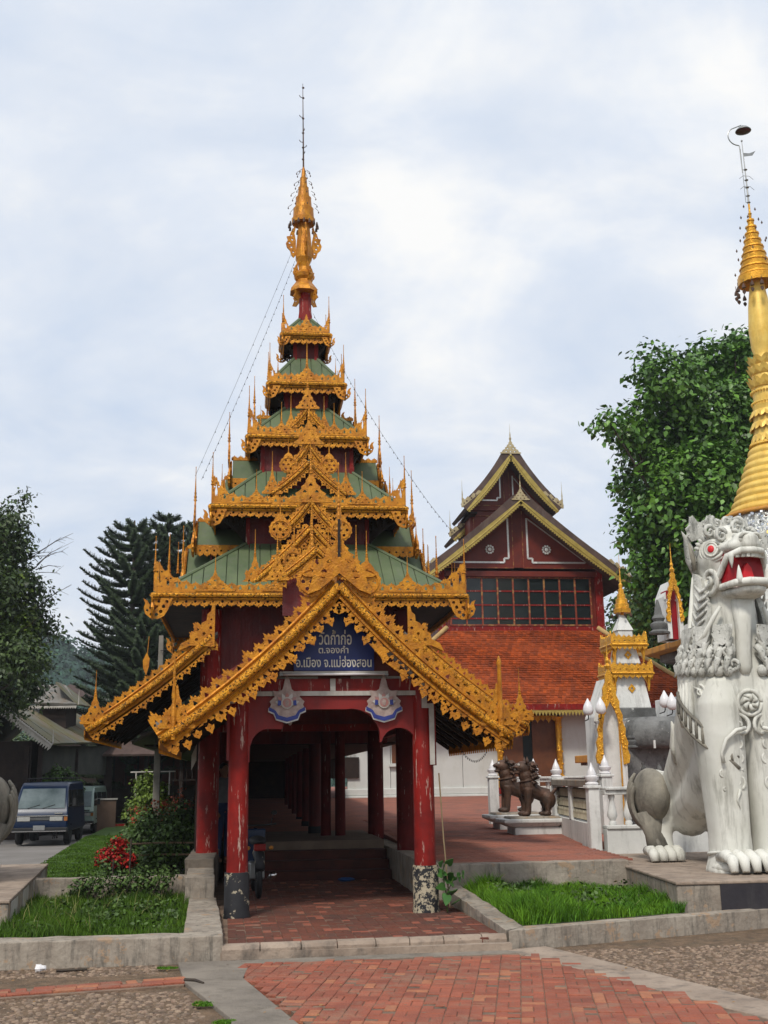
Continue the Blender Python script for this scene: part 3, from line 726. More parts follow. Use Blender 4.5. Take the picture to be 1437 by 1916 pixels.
def tier_eave(ti, z, h, hs, sh):
    env = lambda t: 1+ (3.1 if ti < 3 else 2.6)*max(0, (abs(2*t-1)-.72)/.28)**2.2
    for k in range(4):
        e = MB()
        Lh = 2*h
        n = max(5, round(Lh/(.15 if ti < 2 else .12)))
        P = strip_polys(Lh, .075, .001, Lh/n, .13 if ti < 3 else .12, -.02, .02, seed=ti*7+k, envt=env)
        e.plate(P, .025, TW[k] @ XZ(-h, -h-.005, z+.03))
        cr = e.build('eave_crest', GOLD, gate)
        e = MB()
        e.tube([(-h-.02, -h-.03, z), (h+.02, -h-.03, z)], .042, 8, TW[k]); e.tube([(-h-.01, -h-.02, z-.062), (h+.01, -h-.02, z-.062)], .016, 5, TW[k])
        nb = int(Lh/.09)
        for i in range(nb):
            e.ball((-h+(i+.5)*Lh/nb, -h-.068, z+.012), .014, 5, 3, TW[k])
        e.build('eave_roll', GOLDR, gate, smooth=40)
        # valance
        e = MB(); q = random.Random(ti*11+k); p = Lh/n; bot = []; holes = []
        for i in range(n):
            a = .075*(1 if i % 2 else .7)
            for (u, v) in SCAL: bot.append(((i+u)*p, -.085+v*a))
            holes.append(circ((i+.5)*p, -.052, p*.17, 5, PI/2)); holes.append(circ((i+.08)*p+.01, -.075, p*.10, 4, 0)) if i else None
            if i % 2: holes.append(drop_hole((i+.5)*p, -.115, p*.09, .014))
        e.plate([bot+[(Lh, -.085), (Lh, 0), (0, 0)]]+[x for x in holes if x], .02, TW[k] @ XZ(-h, -h+.015, z-.055))
        e.build('eave_valance', GOLD, gate)
        for sx in (-1, 1):
            e = MB(); hook(e, sx*(h+.06-.52*hs), -h-.022, z-.05, hs*.95, sx, TW[k]); e.build('corner_scroll', GOLD, gate)
        # spires: corner, and partway
        spire_at(k, -h, -h, z+.40 if ti < 3 else z+.27, sh)
        if ti < 4:
            spire_at(k, -h+.22*min(1, h), -h-.0, z+.24, sh*.62); spire_at(k, h-.22*min(1, h), -h-.0, z+.24, sh*.55)
        if ti < 2:
            for xx in ((-.62, .62) if ti == 0 else (-.55, .55)):
                flame_at(k, xx*h, -h-.018, z+.07, .62 if ti == 0 else .5, .34 if ti == 0 else .26); spire_at(k, xx*h, -h-.018, z+.36 if ti == 0 else z+.28, .42)
            if ti == 0:
                flame_at(k, -.22*h, -h-.018, z+.07, .5, .30); spire_at(k, -.22*h, -h-.018, z+.32, .38)
        elif ti == 2:
            for xx in (-.45, .45): flame_at(k, xx*h, -h-.018, z+.05, .42, .28); spire_at(k, xx*h, -h-.018, z+.28, .42)
        elif ti == 3:
            flame_at(k, 0, -h-.018, z+.05, .56, .36); spire_at(k, 0, -h-.018, z+.34, .6)
        else:
            flame_at(k, 0, -h-.018, z+.05, .46, .36)
for ti, (z, h, z1, b, hs, sh) in enumerate(TIERS):
    tier_roof(ti, z, h, z1, b); tier_eave(ti, z, h, hs, sh)
    if ti < 4:
        nz = TIERS[ti+1][0]
        wl = MB(); wl.box(-b, b, -b, b, z1-.25, nz, Matrix.Translation(TC)); wo = wl.build('tower_wall', REDW, gate)
        n = max(3, round(2*b/.19)); pw = 2*b/n
        pk = MB(); pk.box(-pw/2+.004, pw/2-.004, -.012, 0, z1-.24, nz-.01)
        pm = pk.mesh('plank', REDW)
        for k in range(4):
            for i in range(n):
                P = TW[k] @ Vector((-b+(i+.5)*pw, -b-.001, 0)); link('plank', pm, wo, P-GO, (0, 0, k*PI/2))
        for sx in (-1, 1):
            for sy in (-1, 1):
                cb = MB(); cb.tbox((TC.x+sx*b, TC.y+sy*b), z1-.2, nz-.02, .045, .045, .045, .045); cb.build('corner_post', REDC, gate)
        # lacy brackets from the wall to the eave corners above
        nh = TIERS[ti+1][1]; br = MB()
        d0 = b*1.414; d1 = nh*1.414*.95; hh = (nz-z1)*.75+.05
        outer = [(d0, nz-.06), (d1, nz-.10), (d1-.02, nz-.16-.12*hh), (d1*.75+d0*.25, nz-.20-.10*hh), (d0*.5+d1*.5, nz-.22-.25*hh), (d0*.75+d1*.25, nz-.2-.5*hh), (d0+.02, nz-.2-.8*hh), (d0, nz-.2-.8*hh)]
        hol = []
        for i in range(5):
            for j in range(4):
                x = d0+(d1-d0)*(.14+.17*i); zc = nz-.12-.11*j*hh
                if zc > nz-.16-(1-(x-d0)/(d1-d0))**1.5*.75*hh: hol.append(circ(x, zc, .026, 5))
        for k in range(4):
            br = MB(); br.plate([outer]+hol, .02, TW[k] @ Matrix.Rotation(PI/4, 4, 'Z') @ Matrix(((1, 0, 0, 0), (0, 0, -1, 0), (0, 1, 0, 0), (0, 0, 0, 1)))); br.build('lace_bracket', DARKW, gate)

# cross gables on all four sides
def cross_gable(k, yf, hw, zf, zp, yb, crest, drop, pitch, rr, bu, bd, sag=.03, wallm=True, seed=0):
    g_ = MB()
    for s_ in (-1, 1):
        p = Path((s_*hw, zf), (0, zp), sag)
        barge(g_, p, -yf, crest, drop, pitch, rr, bu, bd, seed=seed+s_, M=TW[k], envt=lambda t: 1+1.0*max(0, (.18-t)/.18))
    g_.build('gable_board', GOLD, gate)
    r_ = MB()
    for s_ in (-1, 1):
        r_.hexa([(s_*hw, -yf+.03, zf+.02), (0, -yf+.03, zp+.02), (0, -yb, zp+.02), (s_*hw, -yb, zf+.02), (s_*hw, -yf+.03, zf+.07), (0, -yf+.03, zp+.07), (0, -yb, zp+.07), (s_*hw, -yb, zf+.07)], TW[k])
    r_.build('gable_roof', GREENR, gate)
    if wallm:
        w_ = MB(); w_.prism([(-hw*.86, zf-.25), (hw*.86, zf-.25), (hw*.86, zf+.05), (0, zp-.05), (-hw*.86, zf+.05)], -yf+.28, -yf+.32, TW[k]); w_.build('gable_wall', REDW, gate)
    for s_ in (-1, 1):       # valance hanging from the eaves of the gable roof
        e = MB(); Lh = yf-yb; n = max(3, int(Lh/.13)); p_ = Lh/n; bot = []
        for i in range(n):
            for (u, v) in SCAL: bot.append(((i+u)*p_, -.10+v*.07))
        e.plate([bot+[(Lh, -.10), (Lh, .06), (0, .06)]]+[circ((i+.5)*p_, -.05, .022, 5) for i in range(n)], .02, TW[k] @ Matrix(((0, 0, 1, s_*(hw+.02)), (1, 0, 0, -yf+.02), (0, 1, 0, zf+.02), (0, 0, 0, 1)))); e.build('eave_valance', GOLD, gate)
    # ridge crest running back
    c = MB(); L_ = yf-yb
    n = max(3, int(L_/.12)); P = strip_polys(L_, .06, .001, L_/n, .05, -.01, .0, seed=3)
    c.plate([P[0]], .02, TW[k] @ Matrix(((0, 0, 1, 0), (-1, 0, 0, -yb), (0, 1, 0, zp+.06), (0, 0, 0, 1)))); c.build('ridge_crest', GOLD, gate)
def roundel(k, x, y, z, r):
    key = ('r', round(r, 2))
    if key not in flame_cache:
        b = MB(); pts = []
        for i in range(28):
            a = 2*PI*i/28; rr_ = r*(1+.09*(i % 2)); 
            if 5 <= i <= 9: rr_ = r*(1+.5*(1-abs(i-7)/3))
            pts.append((rr_*math.cos(a), rr_*math.sin(a)))
        hs = [circ(.58*r*math.cos(a), .58*r*math.sin(a), .15*r, 6) for a in [i*PI/3 for i in range(6)]]+[circ(0, 0, .16*r, 6)]
        b.plate([pts]+hs, .03, XZ(0, 0, 0)); b.tube([(r*.85*math.cos(i*PI/10), -.02, r*.85*math.sin(i*PI/10)) for i in range(21)], r*.07, 5)
        flame_cache[key] = b.mesh('roundel', GOLD)
    on_tower(flame_cache[key], 'roundel', k, x, y, z)
for k in range(4):
    # on the first roof
    cross_gable(k, 2.28, 1.02, 5.02, 6.02, 1.0, .07, .13, .13, .042, .10, .09, seed=1+k*5)
    cross_gable(k, 2.10, .50, 5.98, 6.56, .9, .06, .11, .11, .036, .09, .07, seed=2+k*5)
    for sx in (-1, 1):
        flame_at(k, sx*.98, -2.30, 5.0, .42, .55); spire_at(k, sx*.98, -2.30, 5.5, .48)
        roundel(k, sx*.54, -2.14, 6.02, .19); spire_at(k, sx*.54, -2.14, 6.15, .5)
        spire_at(k, sx*.30, -2.33, 5.55, .62); roundel(k, sx*.32, -2.34, 5.42, .17)
    flame_at(k, 0, -2.36, 5.25, .62, .62); spire_at(k, 0, -2.36, 5.80, .75)
    flame_at(k, 0, -2.15, 6.52, .72, .62); spire_at(k, 0, -2.15, 7.05, .70, .9)
    # on the second roof
    cross_gable(k, 1.60, .70, 6.80, 7.42, .7, .06, .10, .11, .034, .08, .07, seed=3+k*5)
    cross_gable(k, 1.46, .36, 7.34, 7.82, .6, .05, .09, .10, .030, .07, .05, seed=4+k*5)
    for sx in (-1, 1):
        flame_at(k, sx*.68, -1.62, 6.80, .34, .46); spire_at(k, sx*.68, -1.62, 7.20, .42)
        roundel(k, sx*.38, -1.49, 7.40, .16); spire_at(k, sx*.38, -1.49, 7.52, .45)
    roundel(k, 0, -1.50, 7.98, .15)
    flame_at(k, 0, -1.51, 7.80, .5, .55); spire_at(k, 0, -1.51, 8.28, .62)
    # on the third roof
    cross_gable(k, .98, .32, 8.28, 8.70, .4, .05, .08, .09, .026, .06, .05, seed=5+k*5)
    for sx in (-1, 1): flame_at(k, sx*.32, -1.0, 8.28, .22, .32); spire_at(k, sx*.32, -1.0, 8.55, .38)
    flame_at(k, 0, -1.02, 8.66, .42, .48); spire_at(k, 0, -1.02, 9.1, .58)
    # ridge spires on the outer ends, seen edge on against the sky
    spire_at(k, 0, -2.62, 5.55, .85); spire_at(k, .0, -2.45, 5.6, .62)

# top post, bulb, umbrella and needle
t_ = MB(); t_.lathe([(.16, 10.80), (.15, 11.0), (.135, 11.1), (.13, 11.62)], (0, 6.5, 0), 8); t_.build('spire_post', REDC, gate, smooth=30)
t_ = MB()
SP = [(.14, 11.50), (.33, 11.52), (.31, 11.60), (.20, 11.74), (.17, 11.80), (.22, 11.86), (.24, 11.93), (.13, 12.02), (.12, 12.10), (.15, 12.20), (.20, 12.30), (.20, 12.42), (.195, 12.50), (.13, 13.12), (.12, 13.16)]
t_.lathe([(r_*.92, z_) for r_, z_ in SP], (-.03, 6.5, 0), 8); so = t_.build('spire_bulb', GOLD, gate, smooth=20)
t_ = MB()
UM = [(r_*.84, z_) for r_, z_ in [(.10, 13.12), (.29, 13.10), (.30, 13.20), (.27, 13.22), (.255, 13.40), (.26, 13.44), (.215, 13.46), (.195, 13.66), (.20, 13.70), (.155, 13.72), (.13, 13.90), (.135, 13.94), (.10, 13.96), (.085, 14.14), (.09, 14.17), (.06, 14.19), (.045, 14.36), (.02, 14.44)]]
t_.lathe(UM, (-.04, 6.5, 0), 16, mod=lambda r, z, q, i: r*(1+.03*math.cos(q*8)))
t_.build('spire_umbrella', GOLD, gate, smooth=35)
t_ = MB(); t_.tube([(-.04, 6.5, 14.3), (-.05, 6.5, 15.4), (-.06, 6.5, 16.45)], [.022, .014, .006], 6)
for z in (14.62, 14.9, 15.25, 15.6, 16.1, 16.35): t_.ball((-.05, 6.5, z), (.03, .03, .022), 6, 4)
for z, a in ((14.9, .4), (15.02, 3.5), (15.3, 1.2), (15.62, 2.8), (16.1, 3.3), (14.75, 5.2)):
    t_.tube([(-.05, 6.5, z), (-.05+.06*math.cos(a), 6.5, z+.02), (-.05+.085*math.cos(a), 6.5, z+.06)], .009, 4)
t_.build('spire_needle', BRONZE, gate)
bl = MB()
for i in range(16):
    a = 2*PI*i/16; x, y = -.04+.30*math.cos(a), 6.5+.30*math.sin(a)
    bl.lathe([(.030, -.10), (.026, -.05), (.012, 0)], (x, y, 13.10), 6)
bl.build('bell_ring', BRONZE, gate)
for i in range(8):          # hanging leaves and bells on the umbrella
    a = 2*PI*i/8+.2
    for (r_, z) in ((.31, 13.45), (.24, 13.75), (.16, 14.05), (.12, 14.3)):
        pass
lv = MB()
for i in range(8):
    a = 2*PI*i/8+.2
    for (r_, z) in ((.33, 13.42), (.27, 13.72), (.20, 13.98), (.15, 14.25)):
        x, y = -.04+r_*math.cos(a), 6.5+r_*math.sin(a); lv.ball((x, y, z), (.015, .015, .024), 5, 4)
        lv.tube([(x, y, z+.03), (-.04+(r_-.08)*math.cos(a), 6.5+(r_-.08)*math.sin(a), z+.10)], .005, 4)
lv.build('umbrella_pendants', BRONZE, gate)
wg = MB()
WING = [(0, -.32), (.06, -.40), (.12, -.34), (.16, -.2), (.24, -.12), (.27, 0), (.22, .10), (.25, .2), (.17, .22), (.14, .34), (.07, .44), (.04, .56), (.0, .5), (.04, .3), (0, .1)]
for a in range(4):
    M_ = Matrix.Translation((-.03, 6.5, 12.62)) @ Matrix.Rotation(a*PI/2+.12, 4, 'Z') @ Matrix.Translation((.17, 0, 0)) @ XZ(0, 0, 0, .78)
    wg.plate([WING, circ(.12, -.1, .03), circ(.17, .02, .03), circ(.10, .12, .03), circ(.12, .24, .025), circ(.07, -.24, .025), circ(.06, .36, .02)], .03, M_)
for a in range(4):
    M_ = Matrix.Translation((-.03, 6.5, 11.95)) @ Matrix.Rotation(a*PI/2+.5, 4, 'Z') @ Matrix.Translation((.14, 0, 0)) @ XZ(0, 0, 0, .45)
    wg.plate([WING, circ(.12, -.1, .03), circ(.17, .02, .03), circ(.10, .12, .03)], .03, M_)
wg.build('pierced_wing', GOLD, gate)
sk_ = MB()
for a in range(4):
    M_ = Matrix.Translation((0, 6.5, 11.5)) @ Matrix.Rotation(a*PI/2+PI/4, 4, 'Z')
    sk_.plate([[(.16, .02), (.34, .02), (.30, -.06), (.36, -.16), (.26, -.20), (.15, -.12)], circ(.26, -.08, .02)], .02, M_ @ Matrix(((1, 0, 0, 0), (0, 0, -1, 0), (0, 1, 0, 0), (0, 0, 0, 1))))
sk_.build('skirt_scroll', GOLD, gate)

# lower body: posts, walls, side skirts
def post(x, y, z0, z1, r, m=REDC, base=None, name='column', lab=None, n=12, taper=.96):
    b = MB(); b.lathe([(r*1.02, z0), (r, z0+.3), (r*taper, z1)], (x, y, 0), n)
    o = b.build(name, m, gate, smooth=30, label=lab)
    if base:
        b = MB(); b.lathe([(base[0]*1.06, base[1]), (base[0]*1.05, base[1]+.06), (base[0], base[1]+.10), (base[0], base[2]-.03), (base[0]*.97, base[2])], (x, y, 0), 14)
        b.build('column_base', base[3], o, smooth=30)
    return o
BLK = BLACK
post(-1.18, 0, .52, 2.95, .138, base=(.165, -.02, .55, BLK), lab='red porch column on a peeling black base')
post(1.265, 0, .52, 2.95, .142, base=(.170, -.02, .58, BLACKP), lab='red porch column with a chipped white patch on its black base')
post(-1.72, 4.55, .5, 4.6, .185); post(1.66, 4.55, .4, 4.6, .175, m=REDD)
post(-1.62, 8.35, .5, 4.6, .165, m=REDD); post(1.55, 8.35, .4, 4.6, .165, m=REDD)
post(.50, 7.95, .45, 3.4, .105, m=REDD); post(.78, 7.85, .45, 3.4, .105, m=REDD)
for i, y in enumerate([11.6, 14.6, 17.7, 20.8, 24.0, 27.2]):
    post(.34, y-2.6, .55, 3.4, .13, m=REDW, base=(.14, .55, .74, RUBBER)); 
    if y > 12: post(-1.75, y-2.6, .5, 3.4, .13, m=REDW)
# wall box under the first tier (open below)
wl = MB(); c0 = TC
wl.box(-1.80, 1.80, 4.66, 4.74, 2.62, 4.70); wl.box(-1.80, -1.72, 4.75, 8.3, 2.62, 4.70); wl.box(1.72, 1.80, 4.75, 8.3, 2.62, 4.70); wl.box(-1.80, 1.80, 8.301, 8.38, 2.4, 4.70)
wo = wl.build('gate_wall', REDW, gate)
pk = MB(); pk.box(-.094, .094, 4.645, 4.659, 2.62, 4.69); pm = pk.mesh('plank', REDW)
for i in range(18): link('plank', pm, wo, Vector((-1.70+i*.2, 0, 0))-GO)
pk = MB(); pk.box(-1.814, -1.801, -.094, .094, 2.62, 4.69); pm = pk.mesh('plank', REDW)
for i in range(18): link('plank', pm, wo, Vector((0, 4.85+i*.2, 0))-GO)
b = MB(); b.box(-1.9, 1.9, 4.60, 4.655, 2.50, 2.62); b.box(-1.9, 1.9, 8.39, 8.45, 2.5, 2.62); b.box(-1.85, -1.69, 4.66, 8.38, 2.50, 2.619); b.box(1.69, 1.85, 4.66, 8.38, 2.50, 2.619); b.build('beam', REDC, gate)
# ceilings and dark boarding: keep the passage dim as a real roofed passage is
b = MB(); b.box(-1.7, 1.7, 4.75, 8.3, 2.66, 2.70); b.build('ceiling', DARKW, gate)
# skirt roofs left and right of the tower, with their gold gable boards
for s_ in (-1, 1):
    r_ = MB()
    r_.hexa([(s_*3.72, 3.95, 2.52), (s_*1.60, 3.95, 4.10), (s_*1.60, 9.6, 4.10), (s_*3.72, 9.6, 2.52), (s_*3.72, 3.95, 2.57), (s_*1.60, 3.95, 4.15), (s_*1.60, 9.6, 4.15), (s_*3.72, 9.6, 2.57)])
    r_.build('skirt_roof', TIN, gate)
    for rr_ in range(9):      # rafters under it
        q = MB(); y = 4.15+rr_*.66; q.hexa([(s_*3.66, y, 2.44), (s_*1.8, y, 3.83), (s_*1.8, y+.07, 3.83), (s_*3.66, y+.07, 2.44), (s_*3.66, y, 2.53), (s_*1.8, y, 3.92), (s_*1.8, y+.07, 3.92), (s_*3.66, y+.07, 2.53)]); q.build('rafter', DARKW, gate)
    g_ = MB(); p = Path((s_*3.68, 2.52), (s_*1.70, 4.06), .06)
    barge(g_, p, 3.92, .08, .14, .15, .055, .14, .13, seed=40+s_, envt=lambda t: 1+1.2*max(0, (t-.82)/.18)**1.2+.6*max(0, (.12-t)/.12)); g_.build('gable_board', GOLD, gate)
    f = link('flame_board', flame_me(.42, .52), gate, Vector((s_*3.56, 3.88, 2.62))-GO); link('spire', SPIRE, gate, Vector((s_*3.56, 3.88, 3.08))-GO, scale=(.5, .5, .42))
    hf = MB(); hf.plate([[(s_*p_[0], p_[1]) for p_ in [(0, -.22), (0, .58), (.05, .50), (.07, .38), (.13, .33), (.14, .22), (.22, .18), (.26, .06), (.36, .02), (.42, -.10), (.55, -.16), (.62, -.30), (.40, -.20)][::s_]]]+[circ(s_*.07, .10, .03, 5), circ(s_*.07, -.03, .03, 5), circ(s_*.18, -.0, .03, 5), circ(s_*.30, -.10, .03, 5), circ(s_*.19, -.12, .025, 5), circ(s_*.06, .24, .02, 5)], .035, XZ(s_*1.64, 3.86, 4.10)); hf.build('end_ornament', GOLD, gate); link('spire', SPIRE, gate, Vector((s_*1.66, 3.86, 4.62))-GO, scale=(.4, .4, .30))
    # eave valance running back
    e = MB(); Lh = 5.6; n = 36; p_ = Lh/n; bot = []
    for i in range(n):
        for (u, v) in SCAL: bot.append(((i+u)*p_, -.09+v*.08))
    e.plate([bot+[(Lh, -.09), (Lh, 0), (0, 0)]]+[circ((i+.5)*p_, -.06, .022, 5) for i in range(n)], .02, Matrix(((0, 0, 1, s_*3.72), (1, 0, 0, 3.95), (0, 1, 0, 2.54), (0, 0, 0, 1))))
    e.build('eave_valance', GOLD, gate)
# porch: roof, gable boards, pediment
X0 = .10
pr = {}
for s_ in (-1, 1):
    p = Path((X0+s_*2.25, 2.19), (X0, 4.17), .10); pr[s_] = p
    g_ = MB(); barge(g_, p, -.6, .13, .17, .18, .062, .15, .105, seed=60+s_, envt=lambda t: 1+.75*max(0, (.16-t)/.16)+.3*max(0, (t-.9)/.1), thick=.035)
    # hanging leaf clusters below the board
    q = random.Random(5)
    n = int(p.L/.165)
    for i in range(n):
        P, nn = p.at(p.L*(i+.5)/n); k_ = 1 if i % 2 else .75
        Q = P-nn*(.115+.11*k_)
        leaf = [(0, .06), (-.035, .02), (-.06, .03), (-.05, -.02), (-.03, -.035), (0, -.085*k_), (.03, -.035), (.05, -.02), (.06, .03), (.035, .02)]
        g_.plate([leaf, circ(0, -.005, .011, 4)], .02, XZ(Q.x, -.60-.01*(i % 3), Q.y) @ Matrix.Rotation(s_*-.35, 4, 'Z'))
    g_.build('porch_gable_board', GOLD, gate, label='wide gold pierced gable board of the porch')
    r_ = MB()
    for i in range(8):
        a, _ = p.at(p.L*i/8); b2, _ = p.at(p.L*(i+1)/8)
        r_.hexa([(a.x, -.56, a.y+.04), (b2.x, -.56, b2.y+.04), (b2.x, 4.6, b2.y+.04), (a.x, 4.6, a.y+.04), (a.x, -.56, a.y+.09), (b2.x, -.56, b2.y+.09), (b2.x, 4.6, b2.y+.09), (a.x, 4.6, a.y+.09)])
    r_.build('porch_roof', TIN, gate)
    for yy in np.arange(-.2, 4.4, .62):
        q_ = MB(); pts = [p.at(p.L*i/6)[0] for i in range(7)]
        q_.tube([(a.x, yy, a.y-.02) for a in pts], .035, 4); q_.build('rafter', DARKW, gate)
    # soffit boards close under the rafters at the eave side
    q_ = MB(); a, _ = p.at(0); b2, _ = p.at(p.L*.42)
    # foot ornament with its post
    link('flame_board', flame_me(.42, .52), gate, Vector((X0+s_*2.06, -.64, 2.34))-GO)
    q_ = MB(); q_.lathe([(.034, 2.2), (.036, 2.62), (.026, 2.66), (.032, 2.72), (.026, 3.1), (.036, 3.14), (.022, 3.2), (.008, 3.24)] if s_ > 0 else [(.03, 2.2), (.034, 2.6), (.018, 2.66), (.03, 2.74), (.014, 2.9), (.02, 2.95), (.008, 3.3)], (X0+s_*2.10, -.66, 0), 8); q_.build('gable_post', GOLD, gate, smooth=40)
    e = MB(); Lh = 4.8; n = 30; p_ = Lh/n; bot = []
    for i in range(n):
        for (u, v) in SCAL: bot.append(((i+u)*p_, -.10+v*.10))
    e.plate([bot+[(Lh, -.10), (Lh, 0), (0, 0)]]+[circ((i+.5)*p_, -.06, .025, 5) for i in range(n)], .02, Matrix(((0, 0, 1, X0+s_*2.27), (1, 0, 0, -.55), (0, 1, 0, 2.24), (0, 0, 0, 1))))
    e.build('eave_valance', GOLD, gate)
# big peak ornament of the porch
q_ = MB(); q_.plate(flame_polys(.86, .62, 3, 7), .04, XZ(X0, -.66, 4.28)); q_.plate([[(-.42, -.2), (-.34, .06), (-.2, .0), (-.12, .22), (0, .30), (.12, .22), (.2, 0), (.34, .06), (.42, -.2), (.26, -.14), (0, .08), (-.26, -.14)]], .05, XZ(X0, -.70, 4.24))
q_.build('peak_ornament', GOLD, gate)
for sx in (-1, 1):
    roundP = Vector((X0+sx*.36, -.63, 4.22)); link('roundel', flame_cache[('r', .19)], gate, roundP-GO)
link('spire', SPIRE, gate, Vector((X0, -.66, 4.9))-GO, scale=(.9, .9, .95))
q_ = MB(); q_.box(X0-.018, X0+.018, -.72, -.68, 4.3, 5.05); q_.build('peak_post', DARKW, gate)
c = MB(); P = strip_polys(5.0, .12, .001, .16, .12, -.01, .0, seed=9); c.plate(P[:1]+[h_ for h_ in P[1:] if h_[0][1] > .02], .03, Matrix(((0, 0, 1, X0), (1, 0, 0, -.5), (0, 1, 0, 4.24), (0, 0, 0, 1)))); c.build('ridge_crest', GOLD, gate)
# small gable rising from the porch ridge
for s_ in (-1, 1):
    g_ = MB(); p = Path((X0-.12+s_*.62, 4.72), (X0-.12, 5.22), .02); barge(g_, p, 2.2, .07, .11, .12, .036, .09, .07, seed=70+s_); g_.build('gable_board', GOLD, gate)
    link('flame_board', flame_me(.34, .46), gate, Vector((X0-.12+s_*.62, 2.16, 4.72))-GO); link('spire', SPIRE, gate, Vector((X0-.12+s_*.62, 2.16, 5.12))-GO, scale=(.45, .45, .5))
b = MB(); b.prism([(X0-.65, 4.2), (X0+.42, 4.2), (X0+.42, 4.75), (X0-.12, 5.2), (X0-.65, 4.75)], 2.4, 2.44); b.build('gable_wall', REDW, gate)
# arch screen between the porch columns
ap = [(-1.14, 1.75)]
outer = [(-1.34, 2.86), (-1.34, 1.95), (-1.04, 1.92)]
def arc(cx, cz, rx, rz, a0, a1, n=10): return [(cx+rx*math.cos(math.radians(a0+(a1-a0)*i/n)), cz+rz*math.sin(math.radians(a0+(a1-a0)*i/n))) for i in range(n+1)]
outer += [(-1.04, 2.02)] + arc(-.80, 2.06, .24, .29, 180, 84, 8) + [(-.62, 2.345)] + arc(-.40, 2.34, .21, .25, 175, 100, 6) + [(-.2, 2.60)] + arc(.30, 2.22, .39, .385, 100, 12, 8) + [(.685, 2.16)] + arc(.94, 2.10, .245, .25, 165, 0, 10) + [(1.185, 1.85), (1.44, 1.85), (1.44, 2.86)]
b = MB(); b.plate([outer[::-1]], .10, XZ(0, -.0, 0)); b.build('arch_screen', mat('entrance_red_paint', (.26, .010, .006), (.17, .007, .006), rough=.55, scale=2, stain=(.09, .01, .01), samt=.5, spots=((.3, .2, .16), 16, .76)), gate)
b = MB(); b.box(-1.36, 1.46, -.07, .07, 2.80, 3.0); b.build('tie_beam', REDC, gate)
b = MB(); b.prism([(-1.55, 2.995), (1.75, 2.995), (X0, 3.98)], .0, .05); b.build('pediment_board', VRED, gate)
b = MB(); b.box(-1.13, 1.30, -.095, -.072, 2.775, 2.835); b.build('white_trim', TRIMW, gate)
b = MB(); b.box(.02, .09, -.096, -.074, 2.838, 3.0); b.build('white_trim', TRIMW, gate)
b = MB(); b.box(-.98, -.14, -.03, -.002, 2.998, 3.035); b.box(.30, 1.12, -.03, -.002, 2.998, 3.035); b.build('white_trim', TRIMW, gate)
for sx, xa, xb in ((-1, -1.02, -.38), (1, 1.22, .60)):
    b = MB(); b.hexa([(xa, -.03, 3.04), (xb, -.03, 3.60), (xb, -.002, 3.60), (xa, -.002, 3.04), (xa-sx*.10, -.03, 3.04), (xb-sx*.06, -.03, 3.56), (xb-sx*.06, -.002, 3.56), (xa-sx*.10, -.002, 3.04)]); b.build('white_trim', TRIMW, gate)
b = MB(); b.box(1.24, 1.31, -.17, -.145, 2.60, 2.93); b.box(1.311, 1.42, -.17, -.145, 2.87, 2.93); b.box(1.311, 1.40, -.17, -.145, 2.60, 2.66); b.build('white_bracket', TRIMW, gate)
b = MB(); b.box(1.335, 1.40, -.175, -.145, 1.86, 2.62); b.build('white_post_trim', TRIMW, gate)
b = MB(); b.box(-1.36, -1.18, -.12, -.08, 2.68, 2.76); b.box(-1.22, -1.17, -.12, -.08, 2.60, 2.68); b.build('white_bracket', TRIMW, gate)
STEPM = mat('shade_dark_red_step', (.085, .022, .014), (.045, .016, .012), rough=.85, scale=3, bump=.3); DUSTY = mat('dusty_passage_floor', (.21, .155, .115), (.15, .11, .08), rough=.95, scale=2)  # step red is darkened to paint in the shade of the passage
# steps up inside, corridor floor, corridor roof and its dark side
for i in range(4):
    b = MB(); b.box(-1.45, 1.44, 5.0+i*.36, 5.37+i*.36 if i < 3 else 30, -.02+0.0, .15*(i+1)); b.build('step' if i < 3 else 'corridor_floor', STEPM if i < 3 else DUSTY, gate, bevel=.01)
for s_ in (-1, 1):
    r_ = MB(); r_.hexa([(-.55+s_*2.9, 9.0, 2.45), (-.55, 9.0, 4.0), (-.55, 31, 4.0), (-.55+s_*2.9, 31, 2.45), (-.55+s_*2.9, 9.0, 2.51), (-.55, 9.0, 4.06), (-.55, 31, 4.06), (-.55+s_*2.9, 31, 2.51)]); r_.build('corridor_roof', TIN, gate)
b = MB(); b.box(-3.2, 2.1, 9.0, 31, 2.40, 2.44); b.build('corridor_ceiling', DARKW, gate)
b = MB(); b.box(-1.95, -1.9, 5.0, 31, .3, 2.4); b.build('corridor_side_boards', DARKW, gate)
# the board at the left: lattice end of the side rail
b = MB(); b.hexa([(-1.98, 3.9, 1.86), (-1.90, 3.9, 2.02), (-1.90, 3.92, 2.02), (-1.98, 3.92, 1.86), (-1.98, 3.9, 2.10), (-1.90, 3.9, 2.28), (-1.90, 3.92, 2.28), (-1.98, 3.92, 2.10)]); b.build('lattice_panel', TRIMW, gate)

